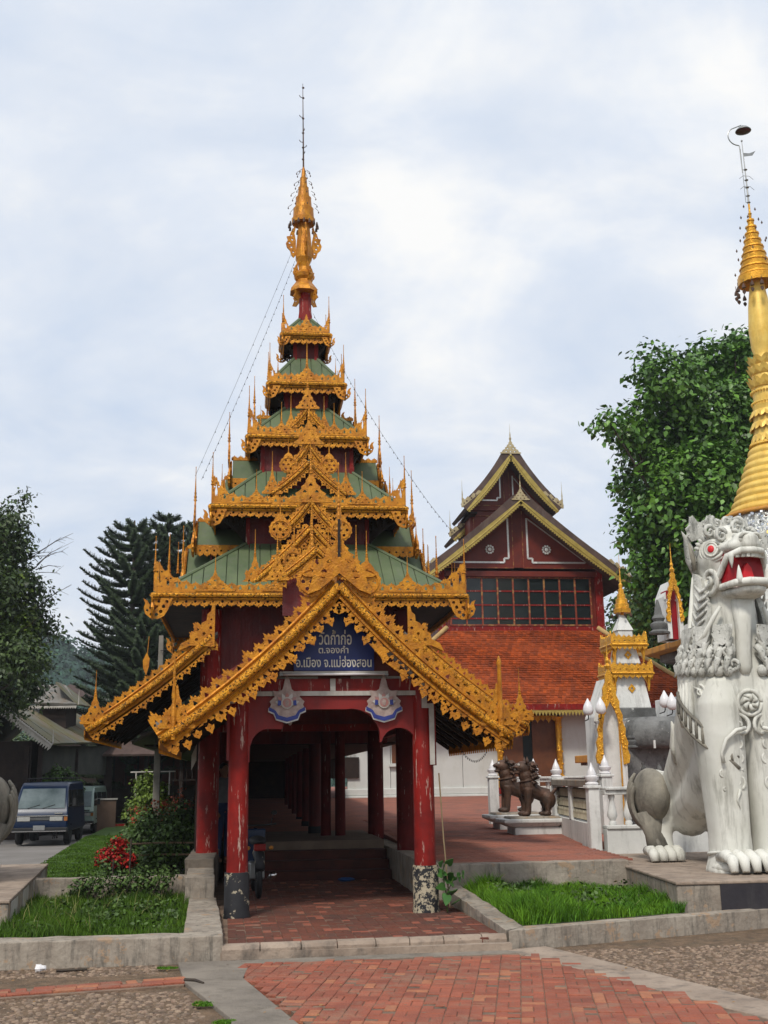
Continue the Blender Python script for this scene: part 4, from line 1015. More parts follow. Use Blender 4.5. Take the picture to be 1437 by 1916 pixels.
# ---- signboard, lamp, emblems
sg = thing('signboard', 'dark blue temple name board with three lines of white Thai lettering under the porch gable', 'sign', (.07, -.2, 3.1))
b = MB(); b.prism([(-.47, 3.10), (.605, 3.10), (.605, 3.46), (.12, 3.98), (.0, 3.98), (-.47, 3.46)], -.16, -.13); b.build('board', BLUE, sg)
def text(body, parent, x, y, z, width, height, m, name='lettering', shear=0, fit=True):
    cu = bpy.data.curves.new('t', 'FONT'); cu.body = body; cu.extrude = .012; cu.offset = .012
    ob = bpy.data.objects.new('t', cu); me = bpy.data.meshes.new_from_object(ob)
    bpy.data.objects.remove(ob); bpy.data.curves.remove(cu)
    co = np.array([v.co[:] for v in me.vertices]); lo, hi = co.min(0), co.max(0)
    sx_ = width/(hi[0]-lo[0]); sz_ = height/(hi[1]-lo[1])
    out_ = np.zeros_like(co); out_[:, 0] = (co[:, 0]-lo[0])*sx_+x; out_[:, 2] = (co[:, 1]-lo[1])*sz_+z; out_[:, 1] = y-(co[:, 2]-lo[2])*.35
    out_ -= np.array(ORG[parent.name])
    me.vertices.foreach_set('co', out_.astype(np.float32).ravel()); me.materials.clear(); me.materials.append(m); me.update()
    return link(name, me, parent)
text('\u0e27\u0e31\u0e14\u0e01\u0e49\u0e33\u0e01\u0e48\u0e2d', sg, -.135, -.162, 3.445, .44, .20, LETTER)
text('\u0e15.\u0e08\u0e2d\u0e07\u0e04\u0e33', sg, -.14, -.162, 3.33, .40, .10, LETTER)
text('\u0e2d.\u0e40\u0e21\u0e37\u0e2d\u0e07 \u0e08.\u0e41\u0e21\u0e48\u0e2e\u0e48\u0e2d\u0e07\u0e2a\u0e2d\u0e19', sg, -.44, -.162, 3.145, 1.01, .15, LETTER)
lt = thing('tube_lamp', 'unlit white fluorescent tube lamp along the foot of the blue sign', 'lamp', (.07, -.25, 3.05))
b = MB(); b.box(-.66, .79, -.19, -.13, 3.055, 3.09); b.build('housing', TRIMW, lt, bevel=.005)
b = MB(); b.tube([(-.62, -.20, 3.048), (.75, -.20, 3.048)], .016, 8); b.build('tube', BULB, lt, smooth=True)
b = MB(); b.box(-.66, -.62, -.22, -.13, 3.03, 3.054); b.box(.75, .79, -.22, -.13, 3.03, 3.054); b.build('end_cap', METAL, lt)
PINKW = mat('emblem_pale_pink', (.42, .33, .29), (.28, .20, .18), rough=.5, scale=14); EBL = mat('emblem_blue', (.03, .05, .25), (.02, .03, .18), rough=.5, scale=9); EWH = mat('emblem_white', (.55, .53, .50), (.42, .40, .38), rough=.5, scale=14); EPK = mat('emblem_rose', (.42, .17, .14), (.30, .20, .2), rough=.5, scale=18)
def emblem(x, label):
    t = thing('royal_emblem', label, 'emblem', (x, -.12, 2.7), 'round lotus emblems on the porch beam')
    y = -.115
    lotus = []
    for i in range(9):      # petal crown silhouette
        a0 = 200-i*27.5
    prof = [(0, .36), (-.035, .27), (-.06, .16), (-.10, .13), (-.19, .14), (-.165, .06), (-.23, .0), (-.21, -.04), (-.235, -.09), (-.17, -.10), (-.14, -.20), (0, -.235)]
    P = prof+[(-a, b_) for a, b_ in prof[-2:0:-1]]
    b = MB(); b.plate([P], .012, XZ(x, y, 2.70)); b.build('lotus_plate', PINKW, t)
    b = MB(); rib = [(-.235, -.07), (-.24, -.12), (-.17, -.15), (-.14, -.225), (0, -.265), (.14, -.225), (.17, -.15), (.24, -.12), (.235, -.07), (.15, -.12), (.11, -.18), (0, -.21), (-.11, -.18), (-.15, -.12)]
    b.plate([rib], .012, XZ(x, y-.008, 2.70)); b.build('blue_ribbon', EBL, t)
    b = MB(); rib2 = [(p[0]*1.04, p[1]*1.03-.012) for p in rib]; b.plate([rib2], .008, XZ(x, y-.0, 2.70)); b.build('ribbon_edge', EWH, t)
    for i in range(7):
        a = math.radians(-75+i*25); c_, s_ = math.sin(a), math.cos(a)
        b = MB(); b.plate([[(0, .0), (-.032, .08), (-.02, .13), (0, .165), (.02, .13), (.032, .08)]], .006, XZ(x, y-.014-.001*i, 2.655) @ Matrix.Rotation(-a, 4, 'Z')); b.build('petal', EPK if i % 2 else EWH, t)
    b = MB(); b.plate([circ(0, 0, .078, 18)], .008, XZ(x, y-.025, 2.68)); b.build('centre_ring', TRIMW, t)
    b = MB(); b.plate([circ(0, 0, .060, 18)], .008, XZ(x, y-.031, 2.68)); b.build('centre_disc', EPK, t)
    b = MB(); b.plate([circ(0, 0, .026, 10, 0, .042)], .008, XZ(x, y-.037, 2.68)); b.build('centre_figure', PINKW, t)
    for sx in (-1, 1):
        b = MB(); b.plate([[(sx*.08, -.03), (sx*.125, -.035), (sx*.12, .035), (sx*.08, .03)][::sx]], .008, XZ(x, y-.027, 2.68)); b.build('supporter', EBL, t)
emblem(-.555, 'pink and white lotus emblem with blue ribbon on the left half of the porch beam')
emblem(.735, 'pink and white lotus emblem with blue ribbon on the right half of the porch beam')
# ================================================================== TEMPLE HALL (behind, right)
hall = thing('temple_hall', 'dark red temple hall with orange tiled skirt roof, white walls and stepped brown gables', 'temple hall', (10.4, 31, .95))
HX = 10.4
b = MB(); b.box(2.4, 13.9, 29.86, 31, .6, 1.02); b.box(2.6, 13.9, 29.93, 31, 1.021, 1.28); b.build('plinth', WHITEW, hall, bevel=.03)
for i, (xa, xb) in enumerate([(2.85, 4.55), (4.57, 6.05), (6.07, 7.45), (7.47, 8.93), (11.55, 13.8), (13.82, 17.0)]):
    b = MB(); b.box(xa, xb, 30.0, 30.2, 1.0, 4.6); b.build('wall_panel', WHITEW, hall)
b = MB(); b.box(2.9, 17, 30.201, 30.4, .9, 4.7); b.build('wall', WHITEW, hall)
b = MB(); b.box(8.93, 11.55, 29.99, 30.1, 3.98, 4.6); b.build('lintel', VRED, hall)
dr = MB(); dr.box(9.0, 11.5, 30.06, 30.19, 1.0, 3.98); d_ = dr.build('doorway', GLASS, hall)
DOORM = mat('brown_door_wood', (.16, .055, .02), (.10, .035, .014), rough=.5, scale=3)
for xa, xb, yy in ((9.15, 9.95, 30.02), (10.35, 11.35, 30.02)):
    dr = MB(); dr.box(xa, xb, yy, yy+.05, 1.08, 3.95); dr.build('door', DOORM, hall)
for i in range(4):
    dr = MB(); dr.box(9.3+i*.0, 9.3, 30, 30.01, 1, 1.01)
for x in (8.98, 11.42):
    b = MB(); b.lathe([(.22, 1.0), (.22, 1.25)], (x, 29.9, 0), 4); b.build('column_base', REDC, hall)
    b = MB(); b.lathe([(.13, 1.25), (.15, 1.3), (.12, 1.4), (.13, 2.6), (.15, 2.65), (.12, 2.7), (.14, 3.9), (.2, 4.0)], (x, 29.88, 0), 12, mod=lambda r, z, q, i: r*(1+.12*math.sin(z*21+q*2)))
    c_ = b.build('gilded_column', GOLDB, hall, smooth=40)
    b = MB()
    for k in range(16):
        b.ball((x+.09*math.sin(k*2.1), 29.76, 1.5+k*.16), (.05, .03, .05), 6, 4)
    o = b.build('column_ornament', GOLDB, c_); o['kind'] = 'stuff'
b = MB(); P = strip_polys(2.3, .02, .22, .23, .04, .02, .0, seed=4); b.plate(P[:1], .03, XZ(9.05, 29.8, 4.0)); b.build('door_garland', GOLDB, hall)
# window seen through the gateway arch
wn = MB(); wn.box(4.62, 5.35, 29.94, 29.999, 2.25, 3.7); wf = wn.build('window', DOORM, hall)
wn = MB(); wn.box(4.5, 5.47, 29.85, 29.999, 2.12, 2.24); wn.build('sill', WHITEW, wf)
wn = MB(); wn.box(4.95, 5.02, 29.93, 29.939, 2.25, 3.7); wn.build('mullion', DARKW, wf)
# skirt roof
EZ, TZ2 = 4.42, 7.70; EY, TY = 28.9, 31.3; EX = (3.05, 17.9); TX = (7.2, 13.75)
b = MB(); b.add([(EX[0], EY, EZ), (EX[1], EY, EZ), (TX[1], TY, TZ2), (TX[0], TY, TZ2), (EX[0], 44, EZ), (EX[1], 44, EZ), (TX[1], 41, TZ2), (TX[0], 41, TZ2)], [(0, 1, 2, 3), (1, 5, 6, 2), (4, 0, 3, 7), (0, 4, 5, 1)])
sr = b.build('skirt_roof', BROWNR, hall)
SLv = Vector((0, TY-EY, TZ2-EZ)); SL = SLv.length; T_ = SLv.normalized(); Nn = Vector((0, -T_.z, T_.y))
tl = MB(); rows = 34; q = random.Random(3); big = []
for r_ in range(rows):
    t0 = r_/rows; x0 = EX[0]+(TX[0]-EX[0])*t0; x1 = EX[1]+(TX[1]-EX[1])*t0; wv = .165; n = int((x1-x0)/wv); off = (r_ % 2)*wv/2
    for i in range(n):
        x = x0+off+i*wv
        if x+wv > x1: continue
        base = Vector((x, EY, EZ))+T_*(SL*t0); lift = q.uniform(.012, .040)+.02*math.sin(x*.8+r_*.35)+.02; ln = SL/rows*1.25
        a = base+Nn*lift; c = base+T_*ln+Nn*.006
        w2 = wv-.008
        tl.add([(a.x, a.y, a.z), (a.x+w2*.5, a.y-.01, a.z-.012), (a.x+w2, a.y, a.z), (c.x+w2, c.y, c.z), (c.x, c.y, c.z), (a.x, a.y+.01, a.z-.035), (a.x+w2*.5, a.y, a.z-.045), (a.x+w2, a.y+.01, a.z-.035)], [(0, 1, 2, 3, 4), (5, 6, 1, 0), (6, 7, 2, 1)])
o = tl.build('roof_tiles', TILE, hall); o['kind'] = 'stuff'
CREAM = mat('cream_ridge_plaster', (.55, .38, .16), (.42, .28, .12), rough=.8, scale=2)
for (p0, p1) in (((EX[0], EY, EZ+.06), (TX[0], TY, TZ2+.07)), ((EX[1], EY, EZ+.06), (TX[1], TY, TZ2+.07))):
    n = 10; pts = [Vector(p0).lerp(Vector(p1), i/n)+Vector((0, 0, .10*math.sin(PI*i/n)*-1+.05)) for i in range(n+1)]
    b = MB(); b.tube(pts, .10, 8); b.build('hip_ridge', CREAM, hall, smooth=True)
b = MB(); b.box(EX[0], EX[1], EY-.06, EY-.01, EZ-.20, EZ+.03); b.build('fascia', REDC, hall)
b = MB(); n = 110; Lh = EX[1]-EX[0]; p_ = Lh/n; bot = []
for i in range(n): bot += [(i*p_, -.07), ((i+.5)*p_, -.24)]
b.plate([bot+[(Lh, -.07), (Lh, 0), (0, 0)]], .03, XZ(EX[0], EY-.03, EZ-.20)); b.build('eave_valance', PALEGO, hall)
# upper storey
b = MB(); b.box(7.1, 13.86, 31.5, 41, 7.5, 10.3); b.build('upper_wall', VRED, hall)
for x in (7.02, 13.94-.0):
    b = MB(); b.box(x-.16, x+.16, 31.34, 31.60, 7.6, 10.25); b.build('corner_post', REDC, hall)
b = MB(); b.box(6.85, 14.1, 31.26, 31.5, 7.68, 7.86); b.build('sill_beam', REDC, hall)
b = MB(); b.box(7.2, 13.78, 31.28, 31.499, 10.02, 10.40); b.build('head_beam', VRED, hall)
wb = MB(); wb.box(7.4, 13.58, 31.46, 31.499, 7.9, 10.0); wf = wb.build('window_band', DARKW, hall)
GB = mat('gilt_mullion', (.36, .19, .06), (.22, .04, .02), rough=.5, scale=5, lo=.42, hi=.5)
nx = 9; pxw = (13.56-7.42)/nx; zs = [7.94, 8.22, 8.80, 9.40, 9.98]
pane = {}
for j in range(4):
    pm = MB(); pm.box(.03, pxw-.03, 0, .01, zs[j]+.03, zs[j+1]-.03); pm = pm.mesh('pane', GLASS)
    for i in range(nx): link('pane', pm, wf, Vector((7.42+i*pxw, 31.445, 0))-ORG[hall.name])
for i in range(nx+1):
    m_ = MB(); m_.box(7.42+i*pxw-.035, 7.42+i*pxw+.035, 31.40, 31.455, 7.92, 10.0); m_.build('mullion', GB, wf)
for z in zs:
    m_ = MB(); m_.box(7.42, 13.56, 31.41, 31.45, z-.03, z+.03); m_.build('rail', REDC if z not in (zs[0], zs[-1]) else GB, wf)
def hall_gable(yf, yb, hw, zf, zp, sag, val, cx=HX, th=.16, wall=None):
    for s_ in (-1, 1):
        p = Path((cx+s_*hw, zf), (cx, zp), sag)
        r_ = MB()
        n = 8
        for i in range(n):
            a, na = p.at(p.L*i/n); b2, nb = p.at(p.L*(i+1)/n)
            r_.hexa([(a.x, yf, a.y), (b2.x, yf, b2.y), (b2.x, yb, b2.y), (a.x, yb, a.y), (a.x+na.x*th, yf, a.y+na.y*th), (b2.x+nb.x*th, yf, b2.y+nb.y*th), (b2.x+nb.x*th, yb, b2.y+nb.y*th), (a.x+na.x*th, yb, a.y+na.y*th)])
        r_.build('gable_roof', BROWNR, hall)
        f_ = MB()
        for i in range(n):
            a, na = p.at(p.L*i/n); b2, nb = p.at(p.L*(i+1)/n); o0, o1 = .10, .40
            f_.hexa([(a.x-na.x*.02, yf-.08, a.y-na.y*.02), (b2.x-nb.x*.02, yf-.08, b2.y-nb.y*.02), (b2.x-nb.x*.02, yf-.01, b2.y-nb.y*.02), (a.x-na.x*.02, yf-.01, a.y-na.y*.02),
                (a.x+na.x*o1, yf-.08, a.y+na.y*o1), (b2.x+nb.x*o1, yf-.08, b2.y+nb.y*o1), (b2.x+nb.x*o1, yf-.01, b2.y+nb.y*o1), (a.x+na.x*o1, yf-.01, a.y+na.y*o1)])
        f_.build('bargeboard', BROWNR, hall)
        v_ = MB(); n = int(p.L/.12); pp = p.L/n; bot = []
        for i in range(n): bot += [(i*pp, -val*.55), ((i+.5)*pp, -val)]
        bent(v_, [bot+[(p.L, -val*.55), (p.L, .03), (0, .03)]], .03, p, yf-.10)
        v_.tube([(p.at(p.L*i/8)[0].x, yf-.12, p.at(p.L*i/8)[0].y-.02) for i in range(9)], .025, 5)
        v_.build('gable_valance', PALEGO, hall)
hall_gable(30.5, 34.5, 4.55, 9.55, 13.16, .12, .17)
hall_gable(33.0, 36.2, 2.1, 13.3, 15.95, .14, .15, cx=10.66)
hall_gable(35.4, 37.4, 2.25, 12.45, 14.7, .10, .15, cx=10.6)
# pediment of the front gable
b = MB(); b.prism([(6.6, 10.25), (14.2, 10.25), (HX, 13.25)], 31.28, 31.4); b.build('pediment', VRED, hall)
b = MB(); b.box(8.9, 12.05, 34.0, 37, 10.5, 13.6); b.build('loft_wall', VRED, hall)
b = MB(); b.prism([(8.9, 13.55), (12.1, 13.55), (12.5, 13.7), (10.62, 16.0), (8.7, 13.7)], 33.9, 33.99); b.build('pediment', VRED, hall)
b = MB(); b.box(12.1, 12.55, 33.3, 36.2, 13.25, 13.33); b.box(8.75, 9.1, 33.3, 36.2, 13.25, 13.33); b.build('eave_board', DARKW, hall)
def line_trim(name, pts, wd, y, m, closed=False):
    b = MB()
    for i in range(len(pts)-(0 if closed else 1)):
        a = Vector(pts[i]); c = Vector(pts[(i+1) % len(pts)]); d = (c-a).normalized(); nn = Vector((-d.y, d.x))*wd/2
        b.hexa([(a.x-nn.x, y, a.y-nn.y), (c.x-nn.x, y, c.y-nn.y), (c.x-nn.x, y+.03, c.y-nn.y), (a.x-nn.x, y+.03, a.y-nn.y), (a.x+nn.x, y, a.y+nn.y), (c.x+nn.x, y, c.y+nn.y), (c.x+nn.x, y+.03, c.y+nn.y), (a.x+nn.x, y+.03, a.y+nn.y)])
    return b.build(name, m, hall)
for s_ in (-1, 1):
    f = lambda x: HX+s_*x
    line_trim('silver_border', [(f(.42), 12.58), (f(.42), 10.80), (f(.62), 10.80), (f(.62), 10.62), (f(.82), 10.62), (f(2.95), 10.62)], .075, 31.24, SILV)
    line_trim('silver_border', [(f(3.0), 10.64), (f(.45), 12.56)], .05, 31.243, TRIMW)
    line_trim('gilt_line', [(f(.22), 12.9), (f(.22), 10.38), (f(3.55), 10.38)], .035, 31.25, GB)
    b = MB()
    for k in range(10):
        a = 2*PI*k/10; b.ball((f(1.25)+.16*math.cos(a), 31.22, 11.18+.16*math.sin(a)), (.05, .03, .05), 6, 4)
    b.ball((f(1.25), 31.2, 11.18), (.09, .04, .09), 10, 6); b.build('rosette', SILV, hall)
    g_ = lambda x: 10.62+s_*x
    line_trim('silver_border', [(g_(.30), 15.2), (g_(.30), 14.15), (g_(.45), 14.15), (g_(.45), 14.02), (g_(1.15), 14.02)], .06, 33.86, SILV)
    line_trim('silver_border', [(g_(1.2), 14.05), (g_(.35), 15.1)], .04, 33.863, TRIMW)
    line_trim('gilt_line', [(g_(.12), 15.4), (g_(.12), 13.78), (g_(1.6), 13.78)], .03, 33.87, GB)
line_trim('gilt_line', [(9.05, 11.4), (9.05, 13.3), (12.0, 13.3), (12.0, 11.4)], .035, 33.96, GB)
line_trim('silver_border', [(9.3, 11.6), (9.3, 12.75), (9.42, 12.75), (9.42, 12.95), (9.65, 12.95), (9.65, 13.08), (10.5, 13.08)], .07, 33.95, SILV)
# crowns and end spires
PALEG = mat('pale_gilt_lace', (.48, .40, .24), (.36, .28, .15), rough=.6, scale=5)
def crown(x, y, z, s, parent=hall):
    b = MB(); b.plate(flame_polys(1.1*s, .9*s, 3, 6), .05, XZ(x, y, z)); b.lathe([(.05*s, .8*s), (.07*s, .9*s), (.03*s, 1.0*s), (.04*s, 1.1*s), (.012*s, 1.3*s), (.004, 1.75*s)], (x, y, z), 8); b.build('crown_finial', PALEG, parent)
crown(10.66, 32.9, 15.98, .80); crown(HX, 30.4, 13.18, .66)
for (x, z, yy, s_) in ((10.66-2.3, 13.45, 32.93, -1), (10.66+2.3, 13.45, 32.93, 1), (HX-4.6, 9.85, 30.42, -1), (HX+4.6, 9.85, 30.42, 1), (10.6-2.4, 12.6, 35.3, -1)):
    b = MB(); b.lathe([(.05, 0), (.06, .1), (.03, .3), (.04, .35), (.025, .5), (.03, .56), (.012, .8), (.004, 1.25)], (x, yy, z), 6)
    P = [[(0, 0), (-.9*s_, .75), (-.75*s_, .80), (-.6*s_, .62), (-.5*s_, .66), (-.36*s_, .45), (-.24*s_, .5), (-.12*s_, .35), (0, .45)], circ(-.2*s_, .28, .05), circ(-.42*s_, .42, .05), circ(-.62*s_, .56, .045), circ(-.08*s_, .18, .04)]
    b.plate(P, .03, XZ(x, yy, z)); b.build('end_spire', PALEG, hall)
# ================================================================== BALUSTRADE, STUPA, SHRINES
def finial_post(mb_parent, x, y, z0, h, w_=.17):
    b = MB(); b.tbox((x, y), z0, z0+h, w_, w_, w_, w_); b.tbox((x, y), z0+h+.001, z0+h+.05, w_+.03, w_+.03, w_+.03, w_+.03); p = b.build('post', WHITE, mb_parent, bevel=.012)
    b = MB(); b.lathe([(r_*.78, z_*.8) for r_, z_ in [(.13, .065), (.15, .10), (.10, .14), (.15, .19), (.155, .25), (.10, .27), (.105, .30), (.075, .38), (.035, .46), (.008, .54)]], (x, y, z0+h), 12); b.build('finial', BULB, p, smooth=40)
    return p
BALP = [(.055, 0), (.065, .04), (.045, .08), (.085, .16), (.075, .24), (.045, .38), (.04, .44), (.06, .49), (.055, .53)]
bal_b = MB(); bal_b.lathe(BALP, n=10); BAL = bal_b.mesh('baluster', WHITE, smooth=40)
def rail_run(name, label, p0, p1, z0, base, balh, posts, spacing=.27, fin=True, group='white balustrades round the stupa court', solid=True, rail=.13):
    t = thing(name, label, 'balustrade', (p0[0], p0[1], z0), group)
    d = Vector((p1[0]-p0[0], p1[1]-p0[1], 0)); L_ = d.length; M_ = frame((p0[0], p0[1], z0), d, (0, 0, 1))
    # local: x along, y up, z = thickness
    b = MB(); b.box(0, L_, -.1, base, -.10, .10, M_); b.build('base_wall', WHITE, t, bevel=.01)
    b = MB(); b.box(0, L_, base+balh, base+balh+rail*.6, -.10, .10, M_); b.box(0, L_, base+balh+rail*.6+.001, base+balh+rail, -.14, .14, M_); b.build('top_rail', WHITE, t, bevel=.012)
    b = MB(); b.box(0, L_, base+.002, base+.06, -.13, .13, M_); b.build('bottom_rail', WHITE, t, bevel=.01)
    n = int(L_/spacing)
    for i in range(n):
        P = Vector((p0[0], p0[1], z0+base+.06))+d.normalized()*((i+.5)*L_/n); link('baluster', BAL, t, P-ORG[t.name], scale=(1, 1, (balh-.06)/.53))
    for f_ in posts: 
        P = Vector((p0[0], p0[1], 0))+d*f_; finial_post(t, P.x, P.y, z0-.1, base+balh+rail+.08)
    return t
rail_run('balustrade', 'white balustrade standing behind the right white lion hind leg', (4.95, 3.92), (9.2, 4.0), .44, .36, .56, [])
# side run of pierced blocks
ps = thing('balustrade', 'white wall with two pierced block screens between finial posts beside the bronze lions', 'balustrade', (4.75, 3.9, .47), 'white balustrades round the stupa court')
P0, P1 = Vector((4.78, 3.92, .47)), Vector((5.36, 8.35, .58)); d = (P1-P0); dh = Vector((d.x, d.y, 0)).normalized(); L_ = Vector((d.x, d.y, 0)).length
M_ = frame(P0, dh, (0, 0, 1))
b = MB(); b.box(0, L_, -.2, .42, -.08, .08, M_); b.build('base_wall', WHITE, ps, bevel=.01)
b = MB(); b.box(0, L_, 1.02, 1.14, -.12, .12, M_); b.build('top_rail', CONCW, ps, bevel=.012)
for f_ in (.0, .5, 1.0):
    if f_ == .5:
        b = MB(); b.box(L_*.5-.12, L_*.5+.12, .421, 1.019, -.085, .085, M_); b.build('pier', WHITE, ps)
SCR = mat('cream_screen_block', (.50, .45, .33), (.36, .32, .23), rough=.9, scale=5, stain=(.12, .11, .09), samt=.7)
for i in range(2):
    xa = .2 if i == 0 else L_*.5+.14; xb = L_*.5-.14 if i == 0 else L_-.2
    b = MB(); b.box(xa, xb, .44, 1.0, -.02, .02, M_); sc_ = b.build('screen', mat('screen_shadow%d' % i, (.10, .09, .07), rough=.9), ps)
    n = int((xb-xa)/.155)
    for r_ in range(3):
        for k in range(n):
            x = xa+(k+.5)*(xb-xa)/n; z = .53+.185*r_
            q_ = MB()
            for sgn in (1, -1):
                q_.tube([(x-.062, z-.07, sgn*.03), (x-.062, z+.02, sgn*.03), (x, z+.078, sgn*.03), (x+.062, z+.02, sgn*.03), (x+.062, z-.07, sgn*.03)], .017, 4, M_)
            q_.build('screen_block', SCR, sc_)
finial_post(ps, P0.x-.02, P0.y-.02, .35, 1.12, .095); finial_post(ps, P1.x, P1.y, .5, 1.10, .10)
rail_run('balustrade', 'far thin grey railed balustrade in front of the white hall wall', (5.4, 12.0), (9.4, 12.6), .62, .30, .62, [], spacing=.30)
for (x, y, lab) in ((5.55, 11.0, 'white stone post with onion finial behind the pair of bronze lions'), (4.62, 11.2, 'white finial of a post rising over the rear bronze lion back'), (6.05, 7.2, 'short white post with finial between the screen wall and the gilded arch')):
    t = thing('stone_post', lab, 'post', (x, y, .55)); finial_post(t, x, y, .55, 1.10, .11)

# ---- bronze lions
def remesh(mb, name, m, parent, voxel, smooth_it=3, decim=None, label=None):
    me = mb.mesh('t', None); o = bpy.data.objects.new('t', me); COL.objects.link(o)
    r_ = o.modifiers.new('r', 'REMESH'); r_.mode = 'VOXEL'; r_.voxel_size = voxel
    s_ = o.modifiers.new('s', 'SMOOTH'); s_.iterations = smooth_it; s_.factor = .5
    dg = bpy.context.evaluated_depsgraph_get(); dg.update()
    m2 = bpy.data.meshes.new_from_object(o.evaluated_get(dg)); bpy.data.objects.remove(o); bpy.data.meshes.remove(me)
    m2.name = name; m2.materials.clear(); m2.materials.append(m); m2.polygons.foreach_set('use_smooth', [True]*len(m2.polygons))
    org = ORG.get(parent.name, Vector((0, 0, 0)))
    m2.transform(Matrix.Translation(-org))
    o = link(name, m2, parent, label=label); ORG[o.name] = org
    return o
def small_lion(x, y, z, s, label, rz=0):
    # local: faces -X; built at origin then placed by the thing's transform
    t = thing('bronze_lion', label, 'lion statue', (x, y, z), 'bronze lion statues on stepped plinths', rz); ORG[t.name] = Vector((0, 0, 0))
    b = MB()
    S = lambda *a: tuple(v*s for v in a)
    for sy in (-1, 1):
        b.tube([S(-.22, sy*.15, .62), S(-.24, sy*.16, .35), S(-.26, sy*.16, .06)], [.11*s, .085*s, .075*s], 10)
        b.ball(S(-.31, sy*.16, .05), S(.12, .09, .06))
        b.ball(S(.27, sy*.13, .36), S(.17, .11, .20)); b.tube([S(.28, sy*.15, .34), S(.22, sy*.16, .20), S(.24, sy*.16, .06)], [.10*s, .07*s, .055*s], 8); b.ball(S(.19, sy*.16, .05), S(.12, .08, .055))
    b.ball(S(-.20, 0, .68), S(.20, .21, .26)); b.tube([S(-.15, 0, .62), S(.05, 0, .52), S(.27, 0, .44)], [.20*s, .16*s, .18*s], 12)
    b.ball(S(-.24, 0, .92), S(.17, .17, .18)); b.ball(S(-.30, 0, 1.10), S(.19, .17, .16)); b.ball(S(-.45, 0, 1.12), S(.10, .12, .055)); b.ball(S(-.43, 0, .99), S(.09, .10, .04))
    b.tube([S(.38, 0, .50), S(.47, 0, .60), S(.56, 0, .60), S(.60, 0, .50), S(.56, 0, .42), S(.50, 0, .44)], [v*s for v in (.05, .045, .045, .04, .035, .02)], 8)
    remesh(b, 'body', BRONZE, t, .018*s, 1)
    m = MB()
    for k in range(46):
        a = R.uniform(-1.5, 1.5); zz_ = R.uniform(.72, 1.2)
        P = Vector(S(-.12+R.uniform(-.03, .05)-.0*zz_, math.sin(a)*.21, zz_)); m.add([tuple(P), tuple(P+Vector(S(.03, .05, -.02))), tuple(P+Vector(S(.16, math.sin(a)*.06, -.06))), tuple(P+Vector(S(.03, -.05, -.02)))], [(0, 1, 2, 3)])
        m.tube([tuple(P), tuple(P+Vector(S(.06, 0, .03))), tuple(P+Vector(S(.13, 0, -.01)))], [.05*s, .035*s, .004], 5)
    o = m.build('mane', BRONZE, t, smooth=40); o['kind'] = 'stuff'
    for sy in (-1, 1):
        m = MB(); m.ball(S(-.42, sy*.10, 1.17), S(.035, .03, .035), 8, 6); m.build('eye', TRIMW, t, smooth=True)
        m = MB(); m.lathe([(.05*s, 0), (.04*s, .07*s), (.004, .16*s)], S(-.22, sy*.14, 1.2), 6); m.build('ear', BRONZE, t, smooth=True)
        for xx in (-.50, -.46):
            m = MB(); m.lathe([(.012*s, 0), (.002, -.05*s)], S(xx, sy*.06, 1.09), 5); m.build('tooth', TRIMW, t)
    m = MB(); m.tube([S(-.37+.0*i, .0, .0) if False else S(-.22+.17*math.cos(i*PI/6+.3)*-1, .20*math.sin(i*PI/6+.3), .80-.03*math.cos(i*PI/6)) for i in range(13)], .022*s, 6); m.build('collar', BRONZE, t, smooth=True)
    return t
def lion_plinth(x, y, z, label):
    t = thing('lion_plinth', label, 'plinth', (x, y, z), 'stepped white plinths under the bronze lions')
    b = MB(); b.tbox((x+.03, y), z-.15, z+.14, .50, .36, .50, .36); b.build('bottom_step', WHITE, t, bevel=.02)
    b = MB(); b.tbox((x-.06, y-.02), z+.141, z+.22, .46, .32, .62, .40); b.tbox((x-.04, y-.02), z+.221, z+.30, .66, .44, .66, .44); b.build('moulded_top', WHITE, t, bevel=.02)
    b = MB(); b.tbox((x-.04, y-.02), z+.301, z+.345, .52, .30, .50, .28); b.build('cap', CONCW, t, bevel=.01)
    return t
lion_plinth(4.68, 7.75, .56, 'front stepped white plinth against the pierced screen wall')
lion_plinth(4.74, 9.4, .59, 'rear white plinth of the farther bronze lion')
small_lion(4.76, 7.75, .905, .86, 'nearer dark bronze guardian lion facing left on white plinth')
small_lion(4.72, 9.4, .935, .88, 'farther bronze guardian lion half hidden behind its twin')

